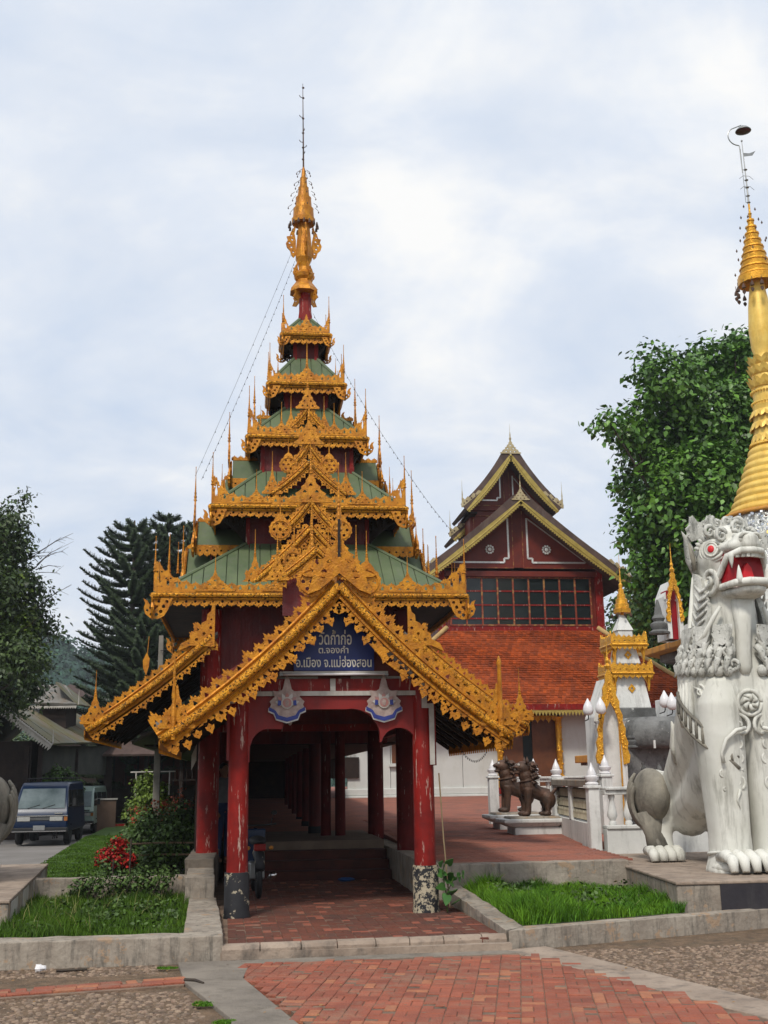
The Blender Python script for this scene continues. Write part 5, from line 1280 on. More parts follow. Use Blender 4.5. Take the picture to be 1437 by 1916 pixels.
# ---- great stupa
SX, SY = 13.8, 14.2
stp = thing('golden_stupa', 'tall ringed golden stupa rising from a tiered white and blackened base behind the white lion', 'stupa', (SX, SY, .6))
def ring_prof(r0_, z0, r1, z1, n, bulge):
    out_ = []
    for i in range(n):
        a = i/n; c = (i+1)/n
        ra = r0_+(r1-r0_)*(a**.85); rb = r0_+(r1-r0_)*(c**.85); za = z0+(z1-z0)*a; zb = z0+(z1-z0)*c; h = zb-za
        for k in range(5):
            t = k/4; out_.append((ra+(rb-ra)*t+bulge*math.sin(PI*t)**.7*(.6+.4*(1-a)), za+h*t*.92))
    return out_
b = MB(); b.lathe([(1.42, 8.70)]+ring_prof(1.38, 8.78, .62, 10.75, 9, .07)+[(.58, 10.78)], (SX, SY, 0), 40); b.build('ringed_cone', GOLDC, stp, smooth=50)
def petals(r_a, z0, r_b, z1, n, up=True, name='lotus_petals', out_f=.08):
    b = MB()
    for k in range(n):
        a = 2*PI*k/n; c_, s_ = math.cos(a), math.sin(a); w_ = PI*r_a/n*1.12
        vs = []
        for (u, v, o_) in ((-1, 0, 0), (1, 0, 0), (1.05, .55, .35), (.6, .85, .75), (0, 1, 1), (-.6, .85, .75), (-1.05, .55, .35), (0, .45, .45)):
            rr_ = r_a+(r_b-r_a)*v+out_f*o_+(.02 if u == 0 else 0); x = w_*u
            vs.append((SX+c_*rr_-s_*x, SY+s_*rr_+c_*x, z0+(z1-z0)*v))
        b.add(vs, [(7, 0, 1), (7, 1, 2), (7, 2, 3), (7, 3, 4), (7, 4, 5), (7, 5, 6), (7, 6, 0)])
    return b.build(name, GOLDC, stp)
b = MB(); b.lathe([(.58, 10.76), (.66, 10.80), (.60, 10.86), (.52, 10.92), (.50, 11.0), (.44, 11.9), (.46, 12.0), (.40, 12.06), (.42, 12.4), (.40, 12.5), (.38, 13.2), (.31, 13.45), (.27, 13.6), (.33, 13.8), (.36, 14.4), (.31, 15.1), (.21, 15.8), (.16, 16.3)], (SX, SY, 0), 24); b.build('shaft', GOLDC, stp, smooth=45)
for (ra, z0, rb, z1, n) in ((.52, 11.12, .50, 10.86, 20), (.50, 11.5, .50, 11.25, 18), (.48, 11.85, .48, 11.62, 18), (.43, 12.55, .46, 12.85, 12), (.41, 12.95, .44, 13.22, 12), (.38, 13.25, .41, 13.50, 10)): petals(ra, z0, rb, z1, n)
for z, r_ in ((10.86, .60), (12.08, .46), (12.42, .455)):
    b = MB()
    for k in range(34): b.ball((SX+r_*math.cos(2*PI*k/34), SY+r_*math.sin(2*PI*k/34), z), .035, 6, 4)
    o = b.build('bead_ring', GOLDC, stp); o['kind'] = 'stuff'
b = MB(); pf_ = [(.28, 15.92), (.52, 15.82), (.53, 16.05)]
r_, z = .47, 16.05
for i in range(9): pf_ += [(r_, z), (r_+.035, z+.03), (r_+.03, z+.08), (r_-.045, z+.11), (r_-.03, z+.225)]; r_ -= .049; z += .225
pf_ += [(.04, z), (.06, z+.05), (.03, z+.10), (.03, z+.35), (.01, z+.5)]
b.lathe(pf_, (SX, SY, 0), 24, mod=lambda r, z, q, i: r*(1+.02*math.sin(q*12))); b.build('umbrella', GOLDB, stp, smooth=40)
for k in range(14):
    a = 2*PI*k/14; b = MB(); x, y = SX+.60*math.cos(a), SY+.60*math.sin(a)
    b.tube([(x, y, 15.85), (x, y, 15.69)], .01, 4); b.lathe([(.06, -.14), (.05, -.07), (.02, 0)], (x, y, 15.71), 8); b.plate([[(0, .09), (-.07, .03), (-.06, -.04), (0, -.11), (.06, -.04), (.07, .03)]], .01, XZ(x, y, 15.45, .8)); b.build('hanging_bell', BRONZE, stp)
b = MB(); b.tube([(SX, SY, 18.3), (SX-.01, SY, 19.3), (SX-.03, SY, 20.55)], [.03, .018, .01], 6); b.tube([(SX-.09, SY, 18.5), (SX-.10, SY, 20.3)], .010, 4)
for z in (18.5, 18.72, 19.0, 19.25, 19.6): b.tube([(SX-.09, SY, z), (SX+.01, SY, z)], .008, 4); b.ball((SX, SY, z), (.06, .06, .025), 8, 4)
for z in (19.0, 19.35): b.tube([(SX-.22, SY, z-.06), (SX-.1, SY, z+.04), (SX+.1, SY, z+.04), (SX+.22, SY, z-.07)], .008, 4)
b.ball((SX-.03, SY, 20.58), .03); b.plate([[(.02, 0), (.30, .05), (.42, .22), (.30, .16), (.2, .12), (.02, .12)]], .01, XZ(SX-.03, SY, 20.05)); b.build('mast', METAL, stp)
for k in range(26):                       # small hanging leaves along stays of the umbrella
    a = 2.4*k; f_ = k/26; r_ = .62-.42*f_; z = 16.2+2.2*f_
    b = MB(); b.plate([[(0, .07), (-.03, 0), (0, -.05), (.03, 0)]], .01, XZ(SX+r_*math.cos(a), SY+r_*math.sin(a), z)); b.build('stay_leaf', BRONZE, stp)
lmp = thing('mast_lamp', 'round dark lamp on a curved arm above the stupa mast', 'lamp', (SX-.1, SY, 20))
b = MB(); pts = [(SX-.10, SY, 19.5), (SX-.12, SY, 20.4)]+[(SX-.16-.30*math.sin(t), SY, 20.72-.30*math.cos(t)) for t in np.linspace(.0, 2.6, 12)]+[(SX-.0, SY, 21.12)]
b.tube(pts, .016, 6); b.build('arm', METAL, lmp)
b = MB(); b.lathe([(.24, 0), (.235, .02), (.16, .10), (.06, .14), (.02, .2)], (SX+.05, SY, 20.92), 18); b.build('shade', METAL, lmp, smooth=40)
b = MB(); b.lathe([(.22, -.01), (.15, -.03), (.03, -.04)], (SX+.05, SY, 20.92), 18); b.build('lens', mat('lamp_maroon', (.10, .02, .03), rough=.3), lmp)
# bell with mirror mosaic
b = MB(); b.lathe([(2.35, 7.0), (2.1, 7.2), (1.95, 7.45), (1.78, 7.8), (1.66, 8.2), (1.60, 8.5), (1.52, 8.66), (1.45, 8.72)], (SX, SY, 0), 48)
bell = b.build('mirrored_bell', MIRROR, stp, smooth=50)
b = MB()
for k in range(500):
    a = R.uniform(2.8, 6.1); z = R.uniform(7.3, 8.65); r_ = 1.62+(8.66-z)*.28; w_ = .03
    T = Matrix.Translation((SX+r_*math.cos(a), SY+r_*math.sin(a), z)) @ Matrix.Rotation(a+R.uniform(-.35, .35), 4, 'Z') @ Matrix.Rotation(R.uniform(-.4, .4), 4, 'Y')
    b.box(-.01, .012, -w_, w_, -w_, w_, T)
o = b.build('mirror_tiles', CHROME, bell); o['kind'] = 'stuff'
b = MB(); b.lathe([(1.60, 8.62), (1.66, 8.66), (1.60, 8.74)], (SX, SY, 0), 40); b.build('bell_band', ORNG, stp, smooth=True)
for k in range(8):
    a = 2*PI*(k+.35)/8; M_ = Matrix.Translation((SX+1.80*math.cos(a), SY+1.80*math.sin(a), 7.95)) @ Matrix.Rotation(a+PI/2, 4, 'Z') @ Matrix.Rotation(-.25, 4, 'X')
    b = MB(); st = [((.36 if i % 2 == 0 else .20)*math.cos(i*PI/8), (.36 if i % 2 == 0 else .20)*math.sin(i*PI/8)) for i in range(16)]; b.plate([st], .05, M_ @ XZ(0, 0, 0)); b.ball((0, -.04, 0), (.12, .05, .12), 10, 6, M_); b.build('gilt_star', GOLDC, bell)
b = MB(); b.lathe([(2.9, 5.4), (2.9, 5.7), (2.6, 5.75), (2.65, 6.05), (2.4, 6.1), (2.45, 6.5), (2.3, 6.55), (2.42, 6.8), (2.35, 7.0)], (SX, SY, 0), 24); b.build('round_tiers', WHITE, stp, smooth=30)
def octo(r, n=8, a0=.39):
    return [(SX+r*math.cos(a0+2*PI*i/n)/math.cos(PI/n), SY+r*math.sin(a0+2*PI*i/n)/math.cos(PI/n)) for i in range(n)]
for (h, z0, z1, m, nm) in ((5.5, .3, 1.15, OLDST, 'base_tier'), (5.2, 1.15, 1.95, OLDST, 'base_tier'), (5.5, 1.95, 2.02, OLDST, 'ledge_under'), (5.65, 2.02, 2.22, ORNG, 'orange_ledge'), (4.9, 2.22, 2.6, OLDST, 'base_tier'), (4.2, 2.6, 3.1, OLDST, 'base_tier'), (3.5, 3.1, 3.7, WHITE, 'base_tier'),
                       (2.9, 3.7, 4.75, OLDST, 'base_tier'), (3.3, 4.75, 4.95, OLDST, 'ledge_under'), (3.7, 4.95, 5.12, ORNG, 'orange_ledge'), (3.1, 5.12, 5.4, WHITE, 'base_tier')):
    b = MB(); b.slab(octo(h), z0+.001, z1); b.build(nm, m, stp, bevel=.02)
b = MB(); b.tbox((7.95, 10.6), .4, 2.5, .75, .9, .75, .9); b.build('corner_bastion', OLDST, stp, bevel=.03)
# drum like swelling of old plaster at the left corner
b = MB(); b.lathe([(1.0, 0), (1.12, .08), (1.15, .35), (1.08, .55), (.9, .68), (.8, .70)], (8.35, 10.2, 2.25), 28); b.build('plaster_drum', OLDST, stp, smooth=50)
for i in range(9):
    b = MB(); x = 7.35+i*.34; b.lathe([(.05, 0), (.06, .2), (.03, .28), (.05, .33)], (x, 8.6, 1.6), 6)
    b.build('small_baluster', OLDST, stp)
for i in range(5):
    b = MB(); x = 7.6+i*.42; b.box(x-.02, x+.02, 8.5, 8.54, 2.23, 2.40); b.build('candle_post', WHITE, stp)
# arches with gilt flame frames
def arch_shrine(x, y, z0, zs_, zt, w_, label, inner, col=WHITE):
    t = thing('arch_shrine', label, 'shrine', (x, y, z0))
    for sx in (-1, 1):
        b = MB(); b.tbox((x+sx*w_*.42, y), z0, zs_, .055, .055, .05, .05); b.tbox((x+sx*w_*.42, y), zs_-.06, zs_, .05, .05, .08, .08); b.build('pillar', col, t)
        b = MB(); b.box(x+sx*w_*.33-.02, x+sx*w_*.33+.02, y-.02, y+.02, z0, zs_); b.build('gilt_strip', GOLDB, t)
    b = MB(); b.box(x-w_*.36, x+w_*.36, y+.12, y+.5, z0, zs_+.25); b.build('niche', inner, t)
    b = MB(); b.box(x-w_*.5, x+w_*.5, y+.13, y+.8, z0, zs_+.1); b.prism([(x-w_*.5, zs_+.1), (x+w_*.5, zs_+.1), (x, zt-.25)], y+.13, y+.8); b.build('niche_body', WHITE, t)
    hw = w_/2; H_ = zt-zs_; lft = []
    for i in range(15):
        u = i/14; xo = hw*1.10*(1-u**1.5)+.012+(.035*(i % 2)); lft.append((-xo, -H_*.75+u*H_*1.75*.98))
    inn = [(-hw*.74, -H_*.78), (-hw*.62, -H_*.1), (-hw*.4, H_*.16), (0, H_*.36), (hw*.4, H_*.16), (hw*.62, -H_*.1), (hw*.74, -H_*.78)]
    outl = lft+[(-p[0], p[1]) for p in lft[::-1]]
    poly = outl+inn[::-1]
    b = MB(); b.plate([poly], .06, XZ(x, y-.06, zs_)); 
    for i in range(60):
        u = R.random(); xx = (hw*.70+(hw*.22)*R.random())*(1-max(0, u-.35)/.65*.8)*R.choice((-1, 1)); zz_ = -H_*.6+u*H_*1.3
        if u > .5: xx *= (1-u)*1.6+.1
        b.ball((x+xx, y-.09, zs_+zz_), (.028, .02, .035), 5, 4)
    b.build('flame_arch', GOLDB, t)
    b = MB(); b.lathe([(.05, 0), (.07, .06), (.03, .12), (.045, .18), (.02, .26), (.012, .45), (.003, .75)], (x, y-.06, zt-.05), 8); b.build('arch_spire', GOLDB, t)
    return t
arch_shrine(6.75, 8.85, .5, 2.82, 4.0, .62, 'slim white niche with tall gilded flame arch beside the old stupa base', WHITE)
arch_shrine(9.62, 12.0, 5.0, 6.0, 6.75, .36, 'small gilded arch with dark red niche left of the white lion head', MRED)
# tiered corner shrine
cs = thing('corner_shrine', 'white shrine with two gold crowned tiers and small gold umbrella spire', 'shrine', (7.88, 11, 3))
cx, cy = 7.9, 11.0
b = MB(); b.tbox((cx, cy), 3.2, 3.98, .44, .44, .33, .33); b.build('lower_body', WHITE, cs, bevel=.02)
b = MB(); b.tbox((cx, cy), 2.4, 3.2, .6, .6, .5, .5); b.build('shrine_base', OLDST, cs, bevel=.02)
b = MB(); b.tbox((cx, cy), 4.25, 4.66, .30, .30, .22, .22); b.build('middle_body', WHITE, cs, bevel=.02)
b = MB(); b.tbox((cx, cy), 4.86, 5.06, .19, .19, .18, .18); b.tbox((cx, cy), 5.06, 5.45, .21, .21, .05, .05); b.build('white_pyramid', WHITE, cs, bevel=.012)
for (z, h) in ((3.98, .50), (4.66, .43)):
    for k in range(4):
        T = Matrix.Translation((cx, cy, 0)) @ Matrix.Rotation(k*PI/2, 4, 'Z'); b = MB()
        n = 7; L_ = 2*h; p_ = L_/n; bot = []; top = []
        for i in range(n):
            for (u, v) in SCAL: bot.append(((i+u)*p_, -.03+v*.10))
            for (u, v) in FLAM: top.append(((i+u)*p_, .17+v*(.08+.14*abs((i+.5)/n*2-1)**3)))
        b.plate([bot+[(L_, -.03), (L_, .17)]+top[::-1]]+[circ((i+.5)*p_, .1, .022, 5) for i in range(n)], .03, T @ XZ(-h, -h, z+.02))
        b.tube([(-h, -h-.02, z+.03), (h, -h-.02, z+.03)], .03, 6, T); b.tube([(-h*.95, -h*.95-.0, z+.17), (h*.95, -h*.95, z+.17)], .02, 6, T)
        b.build('gilt_crown', GOLDB, cs)
        b = MB(); b.plate([[(0, .11), (-.09, 0), (0, -.11), (.09, 0)], circ(0, 0, .03, 6)], .02, T @ XZ(0, -(.40 if z < 4.2 else .28), z-.32 if z < 4.2 else z-.2)); b.build('gilt_diamond', GOLDB, cs)
        b = MB(); b.plate([[(-h*.95, 0), (-h*.62, -.02), (-h*.74, -.16), (-h*.86, -.36)]], .03, T @ XZ(0, -h*.8, z-.02)); b.build('gilt_bracket', GOLDB, cs)
        b = MB(); b.plate([[(h*.95, 0), (h*.62, -.02), (h*.74, -.16), (h*.86, -.36)][::-1]], .03, T @ XZ(0, -h*.8, z-.02)); b.build('gilt_bracket', GOLDB, cs)
b = MB(); b.lathe([(.05, 5.44), (.03, 5.52), (.20, 5.50), (.21, 5.60), (.17, 5.62), (.17, 5.72), (.14, 5.74), (.14, 5.84), (.10, 5.86), (.10, 5.96), (.07, 5.98), (.07, 6.08), (.04, 6.10), (.05, 6.2), (.02, 6.25), (.012, 6.5), (.003, 6.95)], (cx+.02, cy, 0), 12); b.build('umbrella', GOLDB, cs, smooth=15)
b = MB()
for k in range(8):
    a = 2*PI*k/8; b.ball((cx+.24*math.cos(a), cy+.24*math.sin(a), 5.44), (.03, .03, .045), 6, 4)
o = b.build('umbrella_bells', BRONZE, cs); o['kind'] = 'stuff'
# white corner urns by the upper ledge
for (x, y, z, s_, lab) in ((9.2, 12.0, 5.12, .75, 'white moulded corner urn on the upper orange ledge'), (7.25, 9.0, 2.25, .42, 'blackened white urn above the lower orange ledge')):
    t = thing('corner_urn', lab, 'urn', (x, y, z)); b = MB()
    b.lathe([(.34*s_, 0), (.36*s_, .06*s_), (.22*s_, .14*s_), (.28*s_, .26*s_), (.28*s_, .34*s_), (.16*s_, .42*s_), (.22*s_, .52*s_), (.18*s_, .60*s_), (.14*s_, .64*s_), (.10*s_, .9*s_), (.03*s_, 1.15*s_)], (x, y, z), 10); b.build('urn', WHITE if s_ == 1 else OLDST, t, smooth=35)
# white flame bulb lamps
for (px_, y, z, lab) in ((6.20, 8.6, 3.05, 'leftmost white flame shaped lamp left of the gilded arch'), (6.45, 8.5, 3.07, 'white flame shaped lamp touching the left edge of the gilded arch'), (7.66, 7.9, 3.16, 'left white flame shaped lamp of the pair before the blackened base'), (7.74, 7.7, 3.10, 'lower white flame shaped lamp of the pair before the blackened base'), (8.02, 7.8, 3.16, 'white flame shaped lamp next to the lion shoulder')):
    t = thing('flame_lamp', lab, 'lamp', (px_, y, z), 'white flame shaped lamps round the stupa')
    b = MB(); b.lathe([(.05, -.11), (.10, -.07), (.115, 0), (.09, .10), (.045, .18), (.008, .25)], (px_, y, z), 12); b.build('shade', BULB, t, smooth=True)
    b = MB(); b.tube([(px_, y, z-.10), (px_, y, z-.15), (px_+.03, y+.12, z-.19), (px_+.1, y+.6, z-.2)], .012, 5); b.build('arm', RUBBER, t)
# ================================================================== THE WHITE LIONS
def spiral(mb, c, r, turns, tubr, M=None, a0=0, sgn=1, n=26, out_=.0):
    pts = []; rad = []
    for i in range(n):
        t = i/(n-1); rr_ = r*(1-t*.88); a = a0+sgn*turns*2*PI*t
        pts.append((c[0]+rr_*math.cos(a), c[1]-out_*t, c[2]+rr_*math.sin(a))); rad.append(tubr*(1-.45*t))
    mb.tube(pts, rad, 6, M)
def build_lion():
    t = thing('white_lion', 'towering white stucco guardian lion with open red mouth on the right', 'lion statue', (5.76, 0.05, .38)); ORG[t.name] = Vector((0, 0, 0))
    b = MB()
    def legfront(sx):
        rows = [(.0, .30, .34, .36), (.25, .30, .27, .29), (.5, .30, .26, .29), (1.2, .31, .28, .33), (1.9, .33, .31, .40), (2.3, .32, .31, .42), (2.65, .28, .24, .34)]
        pts = [(sx*r_[1], -.05+.08*(r_[0]/3), r_[0]) for r_ in rows]; n = 20; vs = []; fs = []
        for (z, cx_, ax, ay), p in zip(rows, pts):
            for j in range(n):
                a = 2*PI*j/n; ca, sa = math.cos(a), math.sin(a); e_ = .72
                vs.append((p[0]+ax*math.copysign(abs(ca)**e_, ca), p[1]+ay*math.copysign(abs(sa)**e_, sa), z))
        for i in range(len(rows)-1):
            for j in range(n): fs.append((i*n+j, i*n+(j+1) % n, (i+1)*n+(j+1) % n, (i+1)*n+j))
        fs.append(tuple(range(n-1, -1, -1))); fs.append(tuple(range((len(rows)-1)*n, len(rows)*n))); b.add(vs, fs)
    for sx in (-1, 1): legfront(sx)
    b.ball((0, .30, 2.62), (.71, .63, 1.0), 24, 16)
    b.ball((0, .20, 3.10), (.63, .50, .62), 24, 16)
    b.tube([(0, .65, 2.35), (0, 1.2, 1.75), (0, 2.0, 1.15), (0, 2.6, .95)], [.60, .52, .44, .40], 20)
    b.tube([(0, .4, 1.9), (0, 1.3, 1.05), (0, 2.2, .7)], [.40, .40, .36], 16)
    for sx in (-1, 1):
        b.ball((sx*.40, 2.42, .92), (.31, .52, .50), 20, 14)
        b.tube([(sx*.46, 2.2, .75), (sx*.47, 2.12, .4), (sx*.47, 2.05, .12)], [.26, .17, .16], 14)
    b.tube([(0, .25, 3.3), (0, .15, 3.8), (0, .10, 4.2)], [.52, .46, .46], 20)
    # head
    b.ball((0, .12, 4.36), (.50, .50, .46), 24, 16)
    b.ball((0, -.28, 4.52), (.37, .42, .13), 20, 12)       # upper muzzle
    b.ball((0, -.50, 4.60), (.22, .20, .13), 16, 10)       # nose
    b.ball((0, -.26, 3.86), (.36, .44, .11), 20, 12)       # lower jaw
    b.ball((0, -.55, 3.88), (.26, .16, .10), 16, 10)
    for sx in (-1, 1): b.ball((sx*.38, -.02, 4.42), (.16, .22, .22), 14, 10); b.ball((sx*.33, .0, 3.98), (.16, .30, .18), 14, 10)
    b.ball((0, .0, 4.72), (.38, .36, .20), 20, 12)
    body = remesh(b, 'body', LIONW, t, .032, 3)
    # beard / neck tassel
    b = MB(); b.tube([(0, -.42, 3.78), (0, -.50, 3.45), (0, -.47, 3.1), (0, -.42, 2.82), (.0, -.46, 2.7)], [.20, .13, .11, .12, .06], 10, Matrix.Diagonal((1, .7, 1, 1))); b.build('beard', LIONW, t, smooth=True)
    # mouth
    b = MB(); b.prism([(-.37, 3.93), (.37, 3.93), (.31, 4.42), (-.31, 4.42)], -.44, -.02); b.build('mouth', MRED, t)
    b = MB(); b.prism([(-.14, 3.94), (.14, 3.94), (.07, 4.20), (0, 4.27), (-.07, 4.20)], -.50, -.441); b.build('tongue', MRED2, t)
    # lips: upper with U shape, lower
    b = MB(); b.tube([(-.43, -.10, 3.98), (-.41, -.30, 4.10), (-.35, -.46, 4.36), (-.20, -.62, 4.425), (0, -.66, 4.43), (.20, -.62, 4.425), (.35, -.46, 4.36), (.41, -.30, 4.10), (.43, -.10, 3.98)], [.05]*9, 8); b.build('upper_lip', LIONW, t, smooth=True)
    b = MB(); b.tube([(-.40, .0, 3.96), (-.38, -.30, 3.94), (-.32, -.58, 3.96), (-.14, -.70, 3.97), (.14, -.70, 3.97), (.32, -.58, 3.96), (.38, -.30, 3.94), (.40, .0, 3.96)], [.06, .05, .055, .06, .06, .055, .05, .06], 8); b.build('lower_lip', LIONW, t, smooth=True)
    for i in range(7):
        x = -.23+i*.077; b = MB(); b.tbox((x, -.63+.12*(abs(x)/.3)**2), 4.33, 4.42, .032, .02, .036, .03); b.build('tooth', LIONW, t, bevel=.006)
    for sx in (-1, 1):
        b = MB(); b.lathe([(.05, .02), (.045, -.04), (.028, -.12), (.004, -.20)], (sx*.32, -.52, 4.38), 8); b.build('upper_fang', LIONW, t, smooth=True)
        b = MB(); b.lathe([(.055, -.03), (.05, .06), (.03, .16), (.004, .24)], (sx*.27, -.62, 3.97), 8); b.build('lower_fang', LIONW, t, smooth=True)
        # cheek scroll
        b = MB(); spiral(b, (0, 0, 0), .17, 1.25, .05, frame((sx*.47, -.10, 4.02), (0, -sx*1.0, 0), (0, 0, 1)) @ Matrix.Rotation(0, 4, 'X') @ Matrix(((1, 0, 0, 0), (0, 0, 1, 0), (0, -1, 0, 0), (0, 0, 0, 1))) @ Matrix(((1, 0, 0, 0), (0, 0, -1, 0), (0, 1, 0, 0), (0, 0, 0, 1))), a0=.5); 
        b = MB(); pts = []; rad = []
        for i in range(22):
            u = i/21; a = -1.2+u*1.6*2*PI*-1; r_ = .20*(1-.85*u); pts.append((sx*(.44+.05*u), -.12+r_*math.cos(a), 4.06+r_*math.sin(a))); rad.append(.045*(1-.4*u))
        b.tube(pts, rad, 6); b.build('cheek_scroll', LIONW, t, smooth=True)
        # eye: orbit rings, ball, pupil
        eo = Vector((sx*.40, -.16, 4.50)); en = Vector((sx*.72, -.66, .12)).normalized(); E_ = frame(eo, en.cross(Vector((0, 0, 1))), (0, 0, 1)); E_[0][3], E_[1][3], E_[2][3] = eo
        Uv = Vector((0, 0, 1)).cross(en).normalized(); Vv = en.cross(Uv).normalized()
        EM = Matrix(((Uv.x, Vv.x, en.x, eo.x), (Uv.y, Vv.y, en.y, eo.y), (Uv.z, Vv.z, en.z, eo.z), (0, 0, 0, 1)))
        b = MB(); b.ball((0, 0, 0), (.125, .12, .10), 18, 12, EM); ey = b.build('eye', LIONW, t, smooth=True)
        b = MB(); b.ball((0, 0, .085), (.055, .058, .03), 14, 8, EM); b.build('pupil', MRED2, ey, smooth=True)
        for (ra, rb_, tb, zz_) in ((.10, .10, .018, .07), (.145, .135, .028, .03), (.19, .165, .024, .0)):
            b = MB()
            pts = [(ra*math.cos(a)*(1.25 if math.cos(a)*-sx > .5 and ra > .12 else 1), rb_*math.sin(a), zz_) for a in np.linspace(0, 2*PI, 25)]
            b.tube(pts, tb, 6, EM); b.build('eyelid', LIONW, ey, smooth=True)
        # brow fan
        for k in range(11):
            a = .25+k*.27; b = MB(); c_, s_ = math.cos(a), math.sin(a)
            q0 = (.20*c_*-sx*-1, .18*s_, .0); q1 = (.31*c_*-sx*-1, .29*s_+.02, -.06)
            b.tube([q0, ((q0[0]+q1[0])/2, (q0[1]+q1[1])/2, .0), q1], [.035, .032, .008], 6, EM); b.build('brow_lock', LIONM, t, smooth=True)
        # ear
        b = MB(); b.tube([(sx*.52, .16, 4.20), (sx*.57, .17, 4.42), (sx*.61, .17, 4.60), (sx*.66, .15, 4.74), (sx*.76, .12, 4.84)], [.05, .095, .075, .04, .004], 8, None); b.build('ear', LIONM, t, smooth=True)
        b = MB(); b.tube([(sx*.56, .10, 4.25), (sx*.60, .10, 4.45), (sx*.65, .09, 4.66)], [.03, .045, .01], 6); b.build('ear_fold', LIOND, t, smooth=True)
        # side ruff: pleated flap below the ear
        b = MB(); b.plate([[(0, 0), (.0, -.95), (.10, -1.05), (.26, -1.0), (.36, -.85), (.34, -.7), (.28, -.5), (.18, -.3), (.14, -.1)]], .10, frame((sx*.55, .14, 4.22), (-sx*.25, -.97, 0), (0, 0, 1))); b.build('ruff', LIONM, t, bevel=.03)
        for k in range(5):
            b = MB(); z = 3.92-.13*k; b.tube([(sx*.60, .10, z+.10), (sx*.585, -.02, z-.02), (sx*.56, -.12, z+.02+.01*k), (sx*.54, -.19, z+.10)], [.018, .028, .026, .012], 6); b.build('ruff_pleat', LIONM, t, smooth=True)
        b = MB(); b.tube([(sx*.58, .14, 4.15), (sx*.60, .12, 3.3), (sx*.56, -.06, 3.14), (sx*.50, -.22, 3.28), (sx*.44, -.28, 3.52), (sx*.38, -.30, 3.66)], [.03, .045, .05, .045, .04, .03], 8); b.build('ruff_edge', LIONW, t, smooth=True)
        # nostril + moustache curls
        b = MB(); pts = [(sx*(.10+.09*math.cos(a)), -.62-.02*math.sin(a), 4.60+.075*math.sin(a)) for a in np.linspace(0, 2*PI, 14)]; b.tube(pts, .025, 6); b.build('nostril', LIONW, t, smooth=True)
    # forehead curls and crown leaves
    for (x, y, z, r_, sg_) in ((-.30, -.28, 4.70, .12, 1), (.30, -.28, 4.70, .12, -1), (-.12, -.42, 4.66, .10, -1), (.12, -.42, 4.66, .10, 1), (0, -.30, 4.82, .12, 1), (-.22, -.10, 4.92, .12, 1), (.22, -.10, 4.92, .12, -1), (-.42, -.14, 4.78, .10, 1), (.42, -.14, 4.78, .10, -1), (0, -.05, 4.98, .11, -1), (-.10, -.54, 4.62, .06, 1), (.10, -.54, 4.62, .06, 1)):
        b = MB(); spiral(b, (x, y, z), r_, 1.3, .036, a0=R.uniform(0, 3), sgn=sg_, out_=.05); b.build('forehead_curl', LIONM, t, smooth=True)
    for (x, y, z, h, rz, w_) in ((-.44, .12, 4.72, .32, .25, .34), (.44, .12, 4.72, .32, -.25, .34), (-.18, .1, 4.92, .16, .1, .3), (.18, .1, 4.92, .16, -.1, .3), (.60, -.1, 4.60, .26, -.5, .22)):
        M_ = XZ(x, y, z) @ Matrix.Rotation(rz, 4, 'Z'); b = MB(); b.plate([[(-w_/2, 0), (-w_*.62, h*.30), (-w_*.42, h*.42), (-w_*.48, h*.68), (-w_*.22, h*.78), (-w_*.05, h*1.2), (w_*.16, h*.80), (w_*.40, h*.74), (w_*.36, h*.48), (w_*.56, h*.34), (w_/2, 0)]], .09, M_); b.build('crown_leaf', LIONM, t, bevel=.03)
        for k in range(3):
            b = MB(); xx = (-.28+.28*k)*w_; b.tube([(xx, .02, -.06), (xx*.8, h*.4, -.07), (xx*.3, h*.85, -.06)], [.02, .02, .008], 5, M_); b.build('leaf_rib', LIONM, t)
    # chest surface sampler for relief
    def surf(a, z):    # angle from front (0) to sides, height -> point on chest/neck shell
        if z > 3.3: rx, ry, cy_ = .60-.04*(z-3.3), .55, .16
        elif z > 2.6: rx, ry, cy_ = .66-.17*(z-2.6), .60-.10*(z-2.6), .26-.1*(z-2.6)
        else: rx, ry, cy_ = .67, .60, .28
        return Vector((rx*math.sin(a), cy_-ry*math.cos(a), z)), Vector((math.sin(a)/rx, -math.cos(a)/ry, 0)).normalized()
    def on_surf(a, z, off=.02):
        P, n_ = surf(a, z); U_ = Vector((0, 0, 1)).cross(n_).normalized(); U_ = -U_ if U_.x < 0 and abs(a) < 1.6 else U_
        V_ = Vector((0, 0, 1)); P = P+n_*off
        return Matrix(((U_.x, V_.x, n_.x, P.x), (U_.y, V_.y, n_.y, P.y), (U_.z, V_.z, n_.z, P.z), (0, 0, 0, 1)))
    # collar of big scales, then a row of curls, then small scales
    def scale(a, z, w_, h, off=.02):
        b = MB(); M_ = on_surf(a, z, off)
        pts = [(-w_/2, 0), (-w_*.52, -h*.45), (-w_*.34, -h*.82), (0, -h), (w_*.34, -h*.82), (w_*.52, -h*.45), (w_/2, 0)]
        b.plate([pts], .045, M_); b.build('chest_scale', LIONM, t, bevel=.014)
    for a in (-2.0, -1.5, -1.0, -.52, .52, 1.0, 1.5, 2.0): scale(a, 3.40, .27, .30, .04)
    for a in (-2.1, -1.75, -1.4, -1.05, -.7, .7, 1.05, 1.4, 1.75, 2.1): scale(a, 3.02, .24, .24, .035)
